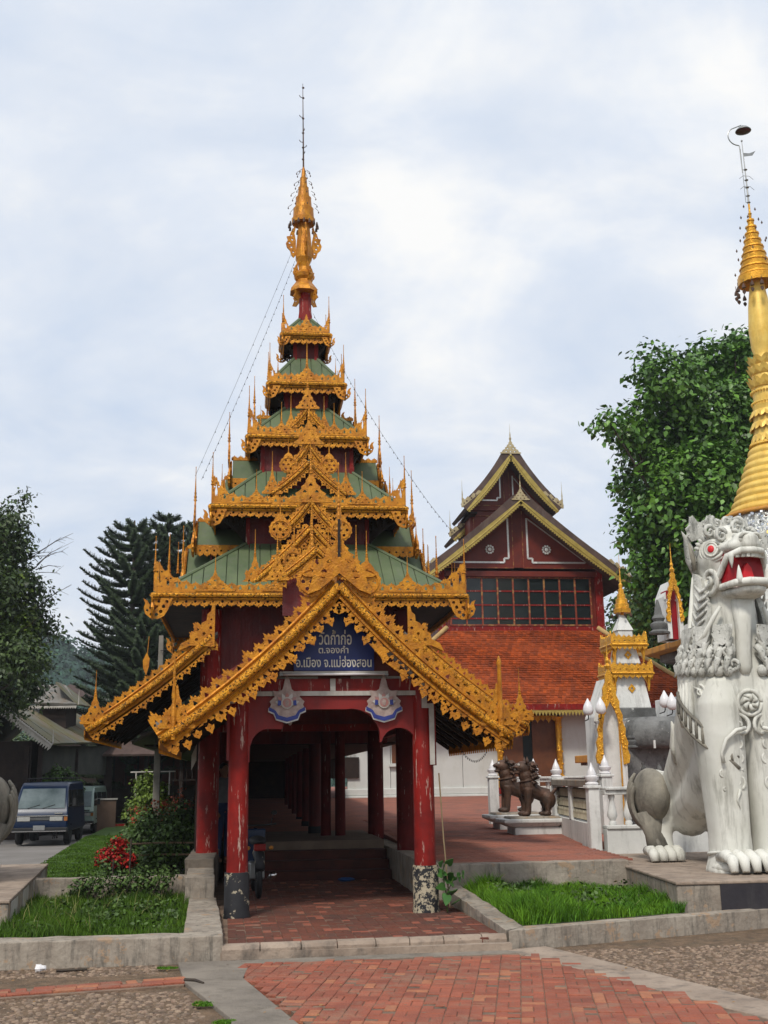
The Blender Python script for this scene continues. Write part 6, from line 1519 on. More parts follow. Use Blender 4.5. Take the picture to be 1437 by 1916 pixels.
    for a in np.arange(-2.2, 2.3, .30):
        if abs(a) < .22: continue
        b = MB(); M_ = on_surf(a, 3.0, .05); pts = []; rad = []
        for i in range(18):
            u = i/17; an = 1.4-u*2.3*PI*(1 if a < 0 else -1); r_ = .105*(1-.8*u); pts.append((r_*math.cos(an), .03+r_*math.sin(an), .01+.03*u)); rad.append(.034*(1-.3*u))
        b.tube(pts, rad, 6, M_); b.build('mane_curl', LIONM, t, smooth=True)
        b = MB(); M_ = on_surf(a+.12, 2.84, .045); pts = []; rad = []
        for i in range(16):
            u = i/15; an = 4.4+u*2.0*PI*(1 if a < 0 else -1); r_ = .09*(1-.8*u); pts.append((r_*math.cos(an), r_*math.sin(an), .03*u)); rad.append(.034*(1-.3*u))
        b.tube(pts, rad, 6, M_); b.build('mane_curl', LIONM, t, smooth=True)
    for a in np.arange(-1.9, 1.95, .19):
        if abs(a) < .3: continue
        b = MB(); P, n_ = surf(a, 2.78-.03*math.cos(a)); b.ball(tuple(P+n_*.03), (.075, .075, .085), 10, 7); b.build('mane_bud', LIONM, t, smooth=True)
    for row, (zt_, off_, st_) in enumerate(((3.22, .06, .25), (3.10, .075, .21), (2.98, .08, .19))):
        for a in np.arange(-2.1+.1*row, 2.15, st_):
            if abs(a) < .2: continue
            b = MB(); P, n_ = surf(a, zt_); Q, n2_ = surf(a+.05*(1 if a > 0 else -1), zt_-.20); b.tube([tuple(P+n_*off_*.4), tuple((P+Q)/2+n_*(off_+.03)), tuple(Q+n2_*(off_+.01)), tuple(Q+n2_*(off_+.05)-Vector((0, 0, .05)))], [.05, .048, .030, .004], 6); b.build('mane_lock', LIONM, t, smooth=True)
    # fluted drapery behind the shoulder
    for k in range(8):
        a = 1.25+k*.13
        for sx in (-1, 1):
            b = MB(); P, n_ = surf(sx*a, 2.62); Q, n2_ = surf(sx*a, 2.2); b.tube([tuple(P+n_*.02), tuple(Q+n2_*.03), tuple(Q+n2_*.0-Vector((0, 0, .2)))], [.035, .045, .03], 7); b.build('drape_fold', LIONW, t, smooth=True)
    # diagonal breast band with bars, curving from shoulder to between the legs
    for sx in (-1, 1):
        up_, lo_ = [], []
        for i in range(13):
            u = i/12; a = sx*(1.75-1.45*u); z = 2.50-.95*u**1.15
            P, n_ = surf(a, z); off = .05+.10*math.sin(PI*u)**.5*(1 if u > .15 else .6)*(.7); 
            up_.append(tuple(P+n_*off)); P2, n2_ = surf(a, z-.27*(.55+.45*math.sin(PI*min(1, u*1.1)))); lo_.append(tuple(P2+n2_*(off+.01)))
        for nm_, L2 in (('band_edge', up_), ('band_edge', lo_)):
            b = MB(); b.tube(L2, .026, 7); b.build(nm_, LIOND, t, smooth=True)
        q = MB(); q.add([p for p in up_]+[p for p in lo_], [(i, i+1, 13+i+1, 13+i) for i in range(12)]); q.build('breast_band', LIONW, t)
        for i in range(1, 12):
            b = MB(); A = Vector(up_[i]); B_ = Vector(lo_[i]); b.tube([A, (A+B_)/2+Vector((sx*.012, -.012, 0)), B_], .022, 6); b.build('band_bar', LIOND, t, smooth=True)
        # leg relief scrolls (front face) 
        fx = sx*.30
        def rel(x, z, r_, turns, sg_, tb=.022, yy=None):
            b = MB(); y = -.05+.08*(z/3)-(.30+.0*z+.05*max(0, z-1.2))
            pts = []; rad = []
            for i in range(22):
                u = i/21; an = -1.2+sg_*turns*2*PI*u; rr_ = r_*(1-.85*u); pts.append((x+rr_*math.cos(an), y-.012*u, z+rr_*math.sin(an)*1.1)); rad.append(tb*(1-.35*u))
            b.tube(pts, rad, 6); b.build('relief_scroll', LIONW, t, smooth=True)
        rel(fx-sx*.10, 1.52, .13, 1.2, sx); rel(fx-sx*.07, 1.22, .10, 1.2, -sx); rel(fx+sx*.14, 1.35, .06, 1.0, sx, .016); rel(fx+sx*.13, 1.12, .045, 1.0, -sx, .014); rel(fx-sx*.12, 1.83, .10, 1.1, sx)
        b = MB(); yb_ = -.42; b.tube([(fx-sx*.18, yb_-.02, 1.95), (fx-sx*.04, yb_-.04, 1.92), (fx+sx*.10, yb_-.02, 1.80), (fx+sx*.17, yb_+.02, 1.62), (fx+sx*.15, yb_+.03, 1.48)], [.03, .03, .026, .022, .03], 6); b.build('relief_stem', LIONW, t, smooth=True)
        b = MB(); b.tube([(fx-sx*.07, -.36, 1.12), (fx-sx*.02, -.355, .98), (fx-sx*.05, -.35, .86)], [.02, .014, .005], 6); b.build('relief_stem', LIONW, t, smooth=True)
        # cuff and paw
        b = MB(); b.tube([(fx+.285*math.cos(a)*1.02, -.04+.31*math.sin(a), .27+.02*math.sin(a*2)) for a in np.linspace(0, 2*PI, 26)], .022, 6); b.build('cuff', LIONW, t, smooth=True)
        for k in range(4):
            b = MB(); xx = fx-.235+.157*k; b.tube([(xx, -.20, .22), (xx, -.44, .26), (xx+.01, -.60, .20), (xx, -.66, .06)], [.06, .082, .078, .05], 10); b.build('toe', LIONW, t, smooth=True)
            if k in (1, 3): pass
        b = MB(); b.tube([(fx+.30, -.10, .20), (fx+.36, -.26, .16), (fx+.37, -.36, .04)], [.05, .06, .04], 8); b.build('toe', LIONW, t, smooth=True)
        b = MB(); b.ball((fx-sx*.0, -.14, .09), (.32, .34, .12), 18, 8); b.build('paw_pad', LIONW, t, smooth=True)
        # haunch folds, hind paw
        for k in range(5):
            b = MB(); pts = []
            for u in np.linspace(0, 1, 11):
                yy_ = 2.50-.09*k+.16*math.sin(u*PI)-.36*u*u; zz_ = 1.36-.05*k-.98*u; q_ = max(.0, 1-((yy_-2.22)/.52)**2-((zz_-.98)/.50)**2); pts.append((sx*(.60+.27*math.sqrt(q_)), yy_, zz_))
            b.tube(pts, [.02]+[.036]*9+[.015], 7); b.build('haunch_fold', LIOND, t, smooth=True)
        b = MB(); b.ball((sx*.56, 2.22, .98), (.26, .50, .46), 22, 16, None, fn=lambda d: 1.0-.12*max(0, -d[2])); b.build('haunch', LIOND, t, smooth=True, label='dark weathered rounded haunch')
        b = MB(); b.tube([(sx*.58, 2.18, .75), (sx*.56, 2.12, .42), (sx*.54, 2.06, .20)], [.26, .165, .18], 14); b.build('hind_shin', LIOND, t, smooth=True)
        for k in range(4):
            b = MB(); xx = sx*.54-.20+.135*k; b.tube([(xx, 2.05, .18), (xx, 1.85, .19), (xx, 1.73, .13), (xx, 1.71, .04)], [.07, .082, .08, .062], 10); b.build('hind_toe', LIONW, t, smooth=True)
        spb = MB(); spiral(spb, (sx*.38, .0, 0), .0, 0, .0) if False else None
    # breast relief: central disc with swirls and two big spirals below
    for (a, z, r_, sg_, nm_) in ((0, 2.30, .17, 1, 'breast_medallion'),):
        M_ = on_surf(a, z, .03); b = MB(); b.tube([(r_*math.cos(q_), r_*math.sin(q_), .02) for q_ in np.linspace(0, 2*PI, 26)], .03, 6, M_); b.ball((0, 0, 0), (r_*.9, r_*.9, .04), 20, 8, M_); med = b.build(nm_, LIONW, t, smooth=True)
        for k in range(6):
            an = k*PI/3; b = MB(); b.tube([(.03*math.cos(an), .03*math.sin(an), .05), (.09*math.cos(an+.5), .09*math.sin(an+.5), .06), (.13*math.cos(an+1.2), .13*math.sin(an+1.2), .03)], [.03, .035, .012], 6, M_); b.build('medallion_petal', LIONW, med, smooth=True)
    for sx in (-1, 1):
        for (a, z, r_, tb, tr) in ((.24, 1.98, .16, .03, 1.3), (.60, 2.32, .13, .028, 1.3), (.30, 1.72, .08, .02, 1.0), (.95, 2.48, .09, .022, 1.0)):
            M_ = on_surf(sx*a, z, .035); b = MB(); pts = []; rad = []
            for i in range(26):
                u = i/25; an = PI/2+sx*(u*tr*2*PI); rr_ = r_*(1-.85*u); pts.append((rr_*math.cos(an), rr_*math.sin(an), .01+.02*u)); rad.append(tb*(1-.4*u))
            b.tube(pts, rad, 6, M_); b.build('breast_scroll', LIONW, t, smooth=True)
        b = MB(); pts = [tuple(surf(sx*a, z)[0]+surf(sx*a, z)[1]*.05) for a, z in ((.35, 2.05), (.45, 2.2), (.62, 2.18), (.85, 2.30), (.95, 2.5), (1.1, 2.55))]; b.tube(pts, [.02, .03, .03, .03, .025, .01], 6); b.build('relief_stem', LIONW, t, smooth=True)
    # tail curling at the side of the rump
    b = MB(); b.tube([(.1, 2.9, .8), (.15, 3.0, 1.2), (.15, 2.8, 1.55), (.1, 2.5, 1.65), (.1, 2.3, 1.6)], [.09, .08, .07, .06, .02], 10); b.build('tail', LIONW, t, smooth=True)
    b = MB(); b.tube([(-.44, 1.3, 1.5), (-.50, 1.25, 1.75), (-.50, 1.2, 2.0), (-.55, 1.15, 2.12)], [.05, .07, .05, .01], 8); b.build('flank_flame', LIONW, t, smooth=True)
    return t
lionR = build_lion()
def twist(o, th, z0, z1):
    me = o.data
    if me is not None:
        co = np.empty(len(me.vertices)*3, dtype=np.float32); me.vertices.foreach_get('co', co); co = co.reshape(-1, 3)
        t = np.clip((co[:, 2]-z0)/(z1-z0), 0, 1); a = th*t*t*(3-2*t); c, s = np.cos(a), np.sin(a); x, y = co[:, 0]*(1-.17*t), co[:, 1]-.1
        co[:, 0] = x*c-y*s; co[:, 1] = x*s+y*c+.1; me.vertices.foreach_set('co', co.ravel()); me.update()
    for ch in o.children: twist(ch, th, z0, z1)
twist(lionR, math.radians(9), 3.2, 3.9)
lionR.scale = (1, 1, .978)
lionL = copy_tree(lionR)
lionL.location = (-5.62, 0.1, .38); lionL.rotation_euler = (0, 0, -.14); lionL.scale = (-1, 1, 1)
lionL['label'] = 'white lion at the left edge, only grey haunch and hind paw in view'
for l_ in (lionR, lionL): l_['group'] = 'white guardian lions flanking the gateway'
# ================================================================== TREES, HILL, HOUSES, VEHICLES
def leaf_cloud(name, blobs_, n, size, m, parent, seed=1, shell=.55, droop=.6, clump=10, cr=.22, aspect=.8, flat=1.0, kind='stuff'):
    rs = np.random.RandomState(seed); B = np.array(blobs_); w_ = B[:, 3]**2; w_ = w_/w_.sum()
    nc = n//clump; idx = rs.choice(len(B), nc, p=w_)
    d = rs.normal(size=(nc, 3)); d /= np.linalg.norm(d, axis=1)[:, None]
    rr = B[idx, 3]*(shell+(1.05-shell)*rs.rand(nc)**.6)
    # lumpy radius
    lump = 1+.22*np.sin(d[:, 0]*7+idx)*np.sin(d[:, 2]*6+idx*2)+.10*np.sin(d[:, 1]*13+idx)
    C_ = B[idx, :3]+d*(rr*lump)[:, None]*np.array([1, 1, flat])
    P = np.repeat(C_, clump, 0)+rs.normal(size=(nc*clump, 3))*cr*np.array([1, 1, .8]); n = len(P); D = np.repeat(d, clump, 0)
    # leaf axes: long axis droops, normal leans outward/up
    nrm = D*.6+rs.normal(size=(n, 3))*.55+np.array([0, 0, .55]); nrm /= np.linalg.norm(nrm, axis=1)[:, None]
    ax = rs.normal(size=(n, 3))+D*.4+np.array([0, 0, -droop]); ax -= nrm*(ax*nrm).sum(1)[:, None]; ax /= np.linalg.norm(ax, axis=1)[:, None]
    sd_ = np.cross(nrm, ax); s = size*rs.uniform(.6, 1.25, n)[:, None]
    v = np.zeros((n, 6, 3)); 
    v[:, 0] = P; v[:, 1] = P+ax*s*.35+sd_*s*aspect*.5-nrm*s*.05; v[:, 2] = P+ax*s*.75+sd_*s*aspect*.33-nrm*s*.10; v[:, 3] = P+ax*s*1.15-nrm*s*.22
    v[:, 4] = P+ax*s*.75-sd_*s*aspect*.33-nrm*s*.10; v[:, 5] = P+ax*s*.35-sd_*s*aspect*.5-nrm*s*.05
    b_ = np.arange(n)[:, None]*6
    f = np.concatenate([b_+np.array([0, 1, 2, 3]), b_+np.array([0, 3, 4, 5])])
    return np_mesh(name, v.reshape(-1, 3), f, m, parent, kind=kind)
def limbs(base, blobs_, r0_, parent, seed=2, top=.55):
    q = random.Random(seed); b = MB(); base = Vector(base); hub = Vector((base.x+.2, base.y, base.z)); zs_ = sorted(b_[2] for b_ in blobs_); hz = zs_[0]*top
    cen = sum((Vector(b_[:3]) for b_ in blobs_), Vector())/len(blobs_); hub = Vector(((base.x*2+cen.x)/3, (base.y*2+cen.y)/3, base.z+(zs_[0]-base.z)*.8+.5))
    b.tube([base, base.lerp(hub, .4)+Vector((.08, 0, 0)), hub], [r0_, r0_*.82, r0_*.66], 10); b.build('trunk', BARK, parent, smooth=True)
    for x, y, z, r_ in blobs_:
        b = MB(); e_ = Vector((x, y, z)); mid = hub.lerp(e_, .5)+Vector((q.uniform(-.4, .4), q.uniform(-.4, .4), -.25*abs(z-hub.z)*.3))
        b.tube([hub, hub.lerp(mid, .6), mid, mid.lerp(e_, .6)+Vector((0, 0, .1)), e_], [r0_*.36, r0_*.28, r0_*.20, r0_*.12, r0_*.05], 6)
        for k in range(5):
            d_ = Vector((q.gauss(0, 1), q.gauss(0, 1), q.gauss(.2, 1))).normalized()*r_*.95; s_ = mid.lerp(e_, q.uniform(.6, 1)); b.tube([s_, s_+d_*.5, s_+d_+Vector((0, 0, .05))], [r0_*.06, r0_*.04, r0_*.015], 4)
        b.build('limb', BARK, parent, smooth=True)
RT = [(14.12, 22.39, 15.62, 1.22), (16.99, 25.53, 17.27, 1.18), (18.54, 25.16, 17.64, 1.18), (12.68, 22.92, 14.1, 0.83), (14.39, 23.98, 14.06, 1.62), (16.03, 23.78, 14.45, 1.83), (18.19, 24.67, 15.0, 1.67), (13.69, 25.27, 12.6, 0.78), (13.94, 22.21, 11.51, 1.43), (15.42, 21.92, 11.46, 1.72), (18.79, 25.48, 12.85, 1.89), (13.3, 23.7, 10.45, 0.83), (14.75, 25.15, 10.17, 1.53), (15.0, 21.81, 9.48, 1.5), (13.33, 23.76, 9.07, 0.74), (14.3, 24.97, 8.28, .9), (14.8, 22.81, 8.13, 1.2), (14.1, 25.96, 7.2, 0.55), (15.1, 25.77, 7.1, .7), (15.9, 21.93, 7.99, 1.4), (11.67, 21.91, 13.92, 0.46), (17.7, 24.18, 18.02, 0.5), (13.9, 23.48, 17.07, 0.45), (17.47, 22.75, 10.1, 1.55), (18.19, 23.66, 15.32, 1.23), (19.5, 23, 12, 1.8), (19.8, 23.5, 16, 1.5), (19.0, 22.5, 8.5, 1.6)]
rtree = thing('bodhi_tree', 'tall broad leaved green tree rising between the temple hall and golden stupa', 'tree', (17.5, 24, 0))
leaf_cloud('crown', [(a_, b_, c_, d_*.93) for a_, b_, c_, d_ in RT], 56000, .21, LEAFR, rtree, seed=4, shell=.5, clump=16, cr=.26)
limbs((17.8, 24.5, .5), RT, .42, rtree)
LT = [(-9.01, 21.83, 10.06, 0.56), (-8.94, 24.11, 11.48, 0.19), (-9.61, 23.84, 9.85, 0.83), (-8.65, 22.22, 9.34, 0.46), (-9.08, 22.99, 8.31, 0.98), (-8.23, 22.84, 8.11, 0.39), (-9.29, 23.49, 7.21, 1.17), (-8.37, 23.92, 7.09, 0.58), (-8.58, 21.7, 5.59, 1.02), (-7.68, 21.49, 5.48, 0.44), (-9.16, 24.07, 4.69, 0.9), (-8.05, 22.78, 4.7, 0.45), (-7.66, 23.84, 6.72, 0.25), (-9.64, 21.41, 7.77, 1.19), (-9.82, 22.83, 5.71, 1.4), (-10.13, 23.71, 10.0, 0.91), (-8.64, 22.13, 10.4, 0.21), (-8.09, 24.42, 7.91, 0.22), (-11.5, 23, 7, 1.6), (-11.5, 22.5, 9.6, 1.2)]
ltree = thing('roadside_tree', 'dark leafy tree cut by the left picture edge, with wispy twigs on its right', 'tree', (-10.2, 23.2, -.3))
leaf_cloud('crown', LT, 30000, .15, LEAFL, ltree, seed=9, shell=.25, clump=8, cr=.20, aspect=.6)
leaf_cloud('young_leaves', [(-8.6, 22.8, 6.9, .6), (-8.9, 22.4, 8.0, .6), (-8.3, 22.6, 5.9, .5)], 1400, .13, SHRUB, ltree, seed=10, shell=.3, clump=6, cr=.2)
limbs((-10.4, 23.2, -.3), LT, .22, ltree, seed=5)
tw = MB(); q = random.Random(8)
for k in range(16):
    s_ = Vector((-8.3+q.uniform(-.4, .2), 23+q.uniform(-.8, .8), q.uniform(5.2, 9.6))); e_ = s_+Vector((q.uniform(.6, 1.3), 0, q.uniform(.1, .8))); m2_ = s_.lerp(e_, .5)+Vector((0, 0, q.uniform(-.1, .15)))
    tw.tube([s_, m2_, e_], [.02, .012, .005], 4)
    for j in range(3): a = m2_.lerp(e_, q.random()); tw.tube([a, a+Vector((q.uniform(.05, .35), 0, q.uniform(-.25, .3)))], [.007, .003], 3)
o = tw.build('twigs', BARK, ltree); o['kind'] = 'stuff'
# Norfolk pines
def pine(x, y, h, label, seed, rb=2.9):
    t = thing('norfolk_pine', label, 'tree', (x, y, -.4), 'norfolk pines behind the gateway'); rs = np.random.RandomState(seed); q = random.Random(seed)
    b = MB(); b.tube([(x, y, -.4), (x+.1, y, h*.5), (x, y, h)], [.24, .17, .04], 8); b.build('trunk', BARK, t, smooth=True)
    V, br = [], MB(); cents, axes, rads = [], [], []
    z = 1.6; 
    while z < h-.1:
        fr = (z-1.5)/(h-1.5); L_ = rb*(1.14-.34*fr) * (1 if fr < .86 else max(.30, 1-(fr-.86)/.14*.72)); nb = 7
        a0 = q.uniform(0, 1)
        for k in range(nb):
            a = a0+2*PI*k/nb+q.uniform(-.12, .12); l = L_*q.uniform(.8, 1.1); rise = (.10+.30*fr)*l
            d_ = Vector((math.cos(a), math.sin(a), 0)); n = int(l/.05)
            prev = None
            pts = []
            for i in range(9):
                u = i/8; p = Vector((x, y, z))+d_*(l*u)+Vector((0, 0, -.10*l*math.sin(PI*u*.8)+rise*u**1.8)); pts.append(p)
            br.tube(pts[::2], [.035, .028, .02, .014, .006], 4)
            for i in range(int(l/.055)):
                u = .12+.88*(i+q.random())/max(1, int(l/.055)); j = min(7, int(u*8)); p = pts[j].lerp(pts[j+1], u*8-j); ax = (pts[j+1]-pts[j]).normalized()
                cents.append(p); axes.append(ax); rads.append((.27*(1-.35*abs(u-.55))*(1 if u < .9 else .6)))
        z += .42+.10*q.random()
    C_ = np.array([tuple(c) for c in cents]); A = np.array([tuple(a) for a in axes]); Rr = np.array(rads)
    k = 14; C_ = np.repeat(C_, k, 0); A = np.repeat(A, k, 0); Rr = np.repeat(Rr, k); n = len(C_)
    rd = rs.normal(size=(n, 3)); rd -= A*(rd*A).sum(1)[:, None]; rd /= np.linalg.norm(rd, axis=1)[:, None]
    rd[:, 2] = np.abs(rd[:, 2])*.4+rd[:, 2]*.6
    tip = C_+rd*Rr[:, None]*rs.uniform(.5, 1.1, n)[:, None]+A*(.12*rs.rand(n))[:, None]; side = np.cross(A, rd)*.028
    C_ = C_+A*rs.uniform(-.05, .05, n)[:, None]
    v = np.stack([C_-side, C_+side, tip+side*.6, tip-side*.6], 1).reshape(-1, 3); f = np.arange(n)[:, None]*4+np.array([0, 1, 2, 3])
    np_mesh('needles', v, f, PINE, t, kind='stuff'); o = br.build('branches', BARK, t); o['kind'] = 'stuff'
pine(-7.05, 42.8, 14.9, 'leftmost dark norfolk pine with upswept feathery branches', 3, 2.7)
pine(-5.55, 45.2, 15.7, 'middle dark norfolk pine behind the gateway left eaves', 5, 2.5)
pine(-3.95, 44, 15.2, 'right norfolk pine partly hidden by the spire tower', 7, 2.3)
pine(-5.9, 38, 9.2, 'shorter dark norfolk pine low behind the left skirt roof', 11, 2.4)
# forested hill
rs = np.random.RandomState(2); nx_, ny_ = 150, 26
gx = np.linspace(-260, 160, nx_); gy = np.linspace(210, 420, ny_)
GX, GY = np.meshgrid(gx, gy); prof_ = np.exp(-((GX+92)/90.)**2)*40+np.exp(-((GX+200)/70.)**2)*46+6
ramp = np.clip((GY-210)/110, 0, 1); ramp = ramp*ramp*(3-2*ramp)
GZ = -2+prof_*ramp+1.6*np.sin(GX*.11+GY*.05)*ramp+rs.rand(*GX.shape)*1.2*ramp
f = []
for j in range(ny_-1):
    for i in range(nx_-1): a = j*nx_+i; f.append((a, a+1, a+nx_+1, a+nx_))
HILLM = mat('forested_hill', (.030, .075, .050), (.018, .050, .036), rough=1, scale=.09, bump=.0)
hill = np_mesh('hill', np.c_[GX.ravel(), GY.ravel(), GZ.ravel()], f, HILLM, None, kind='structure')
def hz(x, y): return -2+(math.exp(-((x+92)/90.)**2)*40+math.exp(-((x+200)/70.)**2)*46+6)*(lambda r: r*r*(3-2*r))(min(1, max(0, (y-210)/110)))
FORM = mat('forest_leaf', (.032, .085, .045), (.016, .048, .030), rough=.9, scale=.12, island=.5)
bl_ = []
for k in range(900):
    x = R.uniform(-150, 20); y = 212+ (R.random()**.8)*125; bl_.append((x, y, hz(x, y)+1.6, R.uniform(2.0, 4.2)))
leaf_cloud('hill_forest', bl_, 60000, .95, FORM, None, seed=12, shell=.7, clump=5, cr=.5, aspect=1.0)
# background low trees behind the houses
bl_ = []
for k in range(60):
    x = R.uniform(-45, -9); bl_.append((x, 70+R.uniform(-6, 6), R.uniform(1.5, 3.6), R.uniform(1.4, 2.6)))
leaf_cloud('far_thicket', bl_, 20000, .34, LEAFL, None, seed=13, shell=.6, clump=6, cr=.3)
bl_ = [(R.uniform(12, 40), 62+R.uniform(-4, 4), R.uniform(1.5, 5.5), R.uniform(1.8, 3)) for k in range(40)]
leaf_cloud('far_thicket', bl_, 12000, .4, LEAFL, None, seed=14, shell=.6, clump=6, cr=.3)
ft = thing('far_tree', 'lighter green tree low between the tiled hall roof and the stupa', 'tree', (23, 50, 0)); FB = [(22.3, 50, 11.2, 1.6), (23.8, 50.5, 12.6, 1.6), (21.4, 51, 9.6, 1.4), (24.6, 51, 10.4, 2.0), (23, 50, 8.4, 2), (26.4, 50, 9.6, 2.2), (26, 50, 12.6, 2.0), (28.5, 51, 11.5, 2.4)]
leaf_cloud('crown', FB, 16000, .28, SHRUBD, ft, seed=21, shell=.45, clump=7, cr=.3); limbs((24, 50.5, 0), FB, .3, ft, seed=6)

# ---- old house at the left with patched tin roof
oh = thing('old_house', 'old house with patched grey yellow tin roof and white lace gable at far left', 'house', (-10, 31, -.3))
TINY = mat('patched_tin', (.17, .175, .155), (.15, .13, .05), rough=.6, scale=.9, stain=(.20, .09, .04), sscale=(.5, .5, .5), samt=.6, bump=.2)
DGREY = mat('dim_grey_wall', (.075, .075, .065), (.05, .05, .045), rough=.9, scale=1.5)
def quad_roof(name, a, b2, c, d_, m, parent, seams=10, th=.05):
    a, b2, c, d_ = map(Vector, (a, b2, c, d_)); n_ = (b2-a).cross(d_-a).normalized(); n_ = -n_ if n_.z < 0 else n_
    mb = MB(); mb.hexa([tuple(a), tuple(b2), tuple(c), tuple(d_)]+[tuple(p+n_*th) for p in (a, b2, c, d_)]); ro = mb.build(name, m, parent)
    for i in range(seams):
        u0, u1 = i/seams, (i+1)/seams; p0, p1 = a.lerp(b2, u0), a.lerp(b2, u1); q0, q1 = d_.lerp(c, u0), d_.lerp(c, u1); e0 = n_*(th+.004); e1 = n_*(th+.03+.012*(i % 2))
        mb = MB(); mb.hexa([tuple(p0+e0), tuple(p1+e0), tuple(q1+e0), tuple(q0+e0), tuple(p0+e1), tuple(p1+e1), tuple(q1+e1), tuple(q0+e1)]); mb.build('roof_sheet', m, ro)
    return ro
quad_roof('roof', (-8.02, 26.9, 3.0), (-6.45, 38.5, 3.45), (-9.9, 38.5, 5.2), (-9.7, 26.9, 4.25), TINY, oh, 12)
quad_roof('roof', (-12.2, 26.9, 3.0), (-12.2, 38.5, 3.2), (-9.9, 38.5, 5.2), (-9.7, 26.9, 4.25), TINY, oh, 8)
quad_roof('upper_roof', (-7.8, 31, 4.66), (-7.8, 35, 4.8), (-8.9, 35, 5.7), (-8.7, 31, 5.55), TINY, oh, 5)
quad_roof('upper_roof', (-9.9, 31, 4.75), (-7.82, 30.98, 4.65), (-8.5, 32.5, 5.5), (-9.6, 32.5, 5.55), TIN, oh, 6)
b = MB(); b.box(-9.3, -8.25, 31.3, 34, 3.8, 4.75); b.build('dormer_wall', DARKW, oh)
b = MB(); b.box(-12, -8.9, 28, 38, -.3, 3.2); b.build('dark_room', DARKW, oh)
b = MB(); b.hexa([(-8.55, 27.6, 2.0), (-7.0, 35.5, 2.0), (-7.0, 35.6, 2.0), (-8.6, 27.7, 2.0), (-8.55, 27.6, 3.0), (-7.0, 35.5, 3.2), (-7.0, 35.6, 3.2), (-8.6, 27.7, 3.0)]); b.build('side_wall', DGREY, oh)
for (x, y) in ((-8.5, 27.5), (-7.05, 35.2), (-8.95, 27.4), (-7.8, 31.4)):
    b = MB(); b.tbox((x, y), -.3, 3.0, .09, .09, .08, .08); b.build('post', DARKW, oh)
p = Path((-8.0, 2.98), (-9.72, 4.28), .03); b = MB(); n = int(p.L/.10); pp = p.L/n; bot = []; top = []
for i in range(n): bot += [(i*pp, -.10), ((i+.5)*pp, -.24)]; top += [((i+.2)*pp, .03), ((i+.5)*pp, .12), ((i+.8)*pp, .03)]
bent(b, [bot+[(p.L, -.10)]+top[::-1]], .03, p, 26.85); b.tube([(-8.0, 26.82, 3.0), (-9.72, 26.82, 4.28)], .035, 5); b.build('lace_bargeboard', TRIMW, oh)
b = MB(); n = 22; bot = []
for i in range(n): bot += [(i*.09, -.02), ((i+.5)*.09, -.09)]
b.plate([bot+[(n*.09, -.02), (n*.09, .03), (0, .03)]], .03, XZ(-9.8, 30.95, 4.62)); b.build('eave_lace', TRIMW, oh)
b = MB(); b.lathe([(.03, 0), (.02, .3), (.004, .5)], (-7.98, 26.85, 3.05), 5); b.lathe([(.03, 0), (.02, .3), (.004, .6)], (-7.75, 31, 4.7), 5); o = b.build('finials', TRIMW, oh); o['kind'] = 'stuff'
fh = thing('far_house', 'grey brown roofed house seen over the old house ridge', 'house', (-10, 45, -.3))
quad_roof('roof', (-10.9, 44, 5.9), (-8.6, 46, 5.5), (-9.1, 48, 6.4), (-10.6, 47, 6.75), BROWNR, fh, 6)
quad_roof('roof', (-9.0, 44, 5.35), (-7.2, 46, 5.0), (-7.6, 49, 6.3), (-9.3, 48, 6.35), TIN, fh, 6)
b = MB(); b.box(-10.8, -7.4, 45.5, 49, -.3, 5.4); b.build('wall', DARKW, fh)
# dark timber house behind the garden
dh = thing('timber_house', 'dark timber house in deep shade behind the garden and pines', 'house', (-5, 37, -.3))
b = MB(); b.box(-7.0, -2.1, 37, 42, -.3, 3.3); b.build('wall', DARKW, dh)
quad_roof('roof', (-7.6, 34.6, 2.75), (-2.0, 34.6, 2.75), (-2.0, 39.5, 4.3), (-7.6, 39.5, 4.3), BROWNR, dh, 14)
for i in range(9):
    b = MB(); b.box(-6.9+i*.52, -6.46+i*.52, 36.94, 36.998, 1.5, 2.9); b.build('wall_board', mat('reddish_board%d' % i, (.06+.01*(i % 3), .016, .010), rough=.8, scale=3), dh)
for i in range(4):
    b = MB(); b.tbox((-6.9+i*1.5, 35.2), -.3, 2.8, .07, .07, .07, .07); b.build('post', DARKW, dh)
b = MB(); b.box(-4.4, -2.6, 35.1, 35.15, 2.2, 2.26); b.box(-4.4, -2.6, 35.1, 35.15, 1.7, 1.75); b.build('railing', DARKW, dh)
for i in range(8):
    b = MB(); b.box(-4.4+i*.24, -4.37+i*.24, 35.11, 35.14, 1.75, 2.2); b.build('railing_bar', DARKW, dh)
# end building the corridor runs into
eb = thing('monastery_hall', 'dark wooden monastery building at the far end of the covered corridor', 'building', (0, 33, .6))
b = MB(); b.box(-2.2, 2.2, 31.2, 38, .2, 5); b.build('wall', DARKW, eb)
b = MB(); b.box(2.2, 3.3, 29.9, 31.2, 1.7, 2.5); b.build('balcony_wall', DARKW, eb)
for i in range(7):
    b = MB(); b.box(2.25+i*.14, 2.28+i*.14, 29.85, 29.89, 2.5, 3.3); b.build('baluster', TRIMW, eb)
b = MB(); b.box(2.2, 3.3, 29.84, 29.9, 3.3, 3.36); b.build('rail', TRIMW, eb)
quad_roof('roof', (-2.6, 30.9, 4.0), (2.6, 30.9, 4.0), (2.6, 34, 6.3), (-2.6, 34, 6.3), BROWNR, eb, 10)

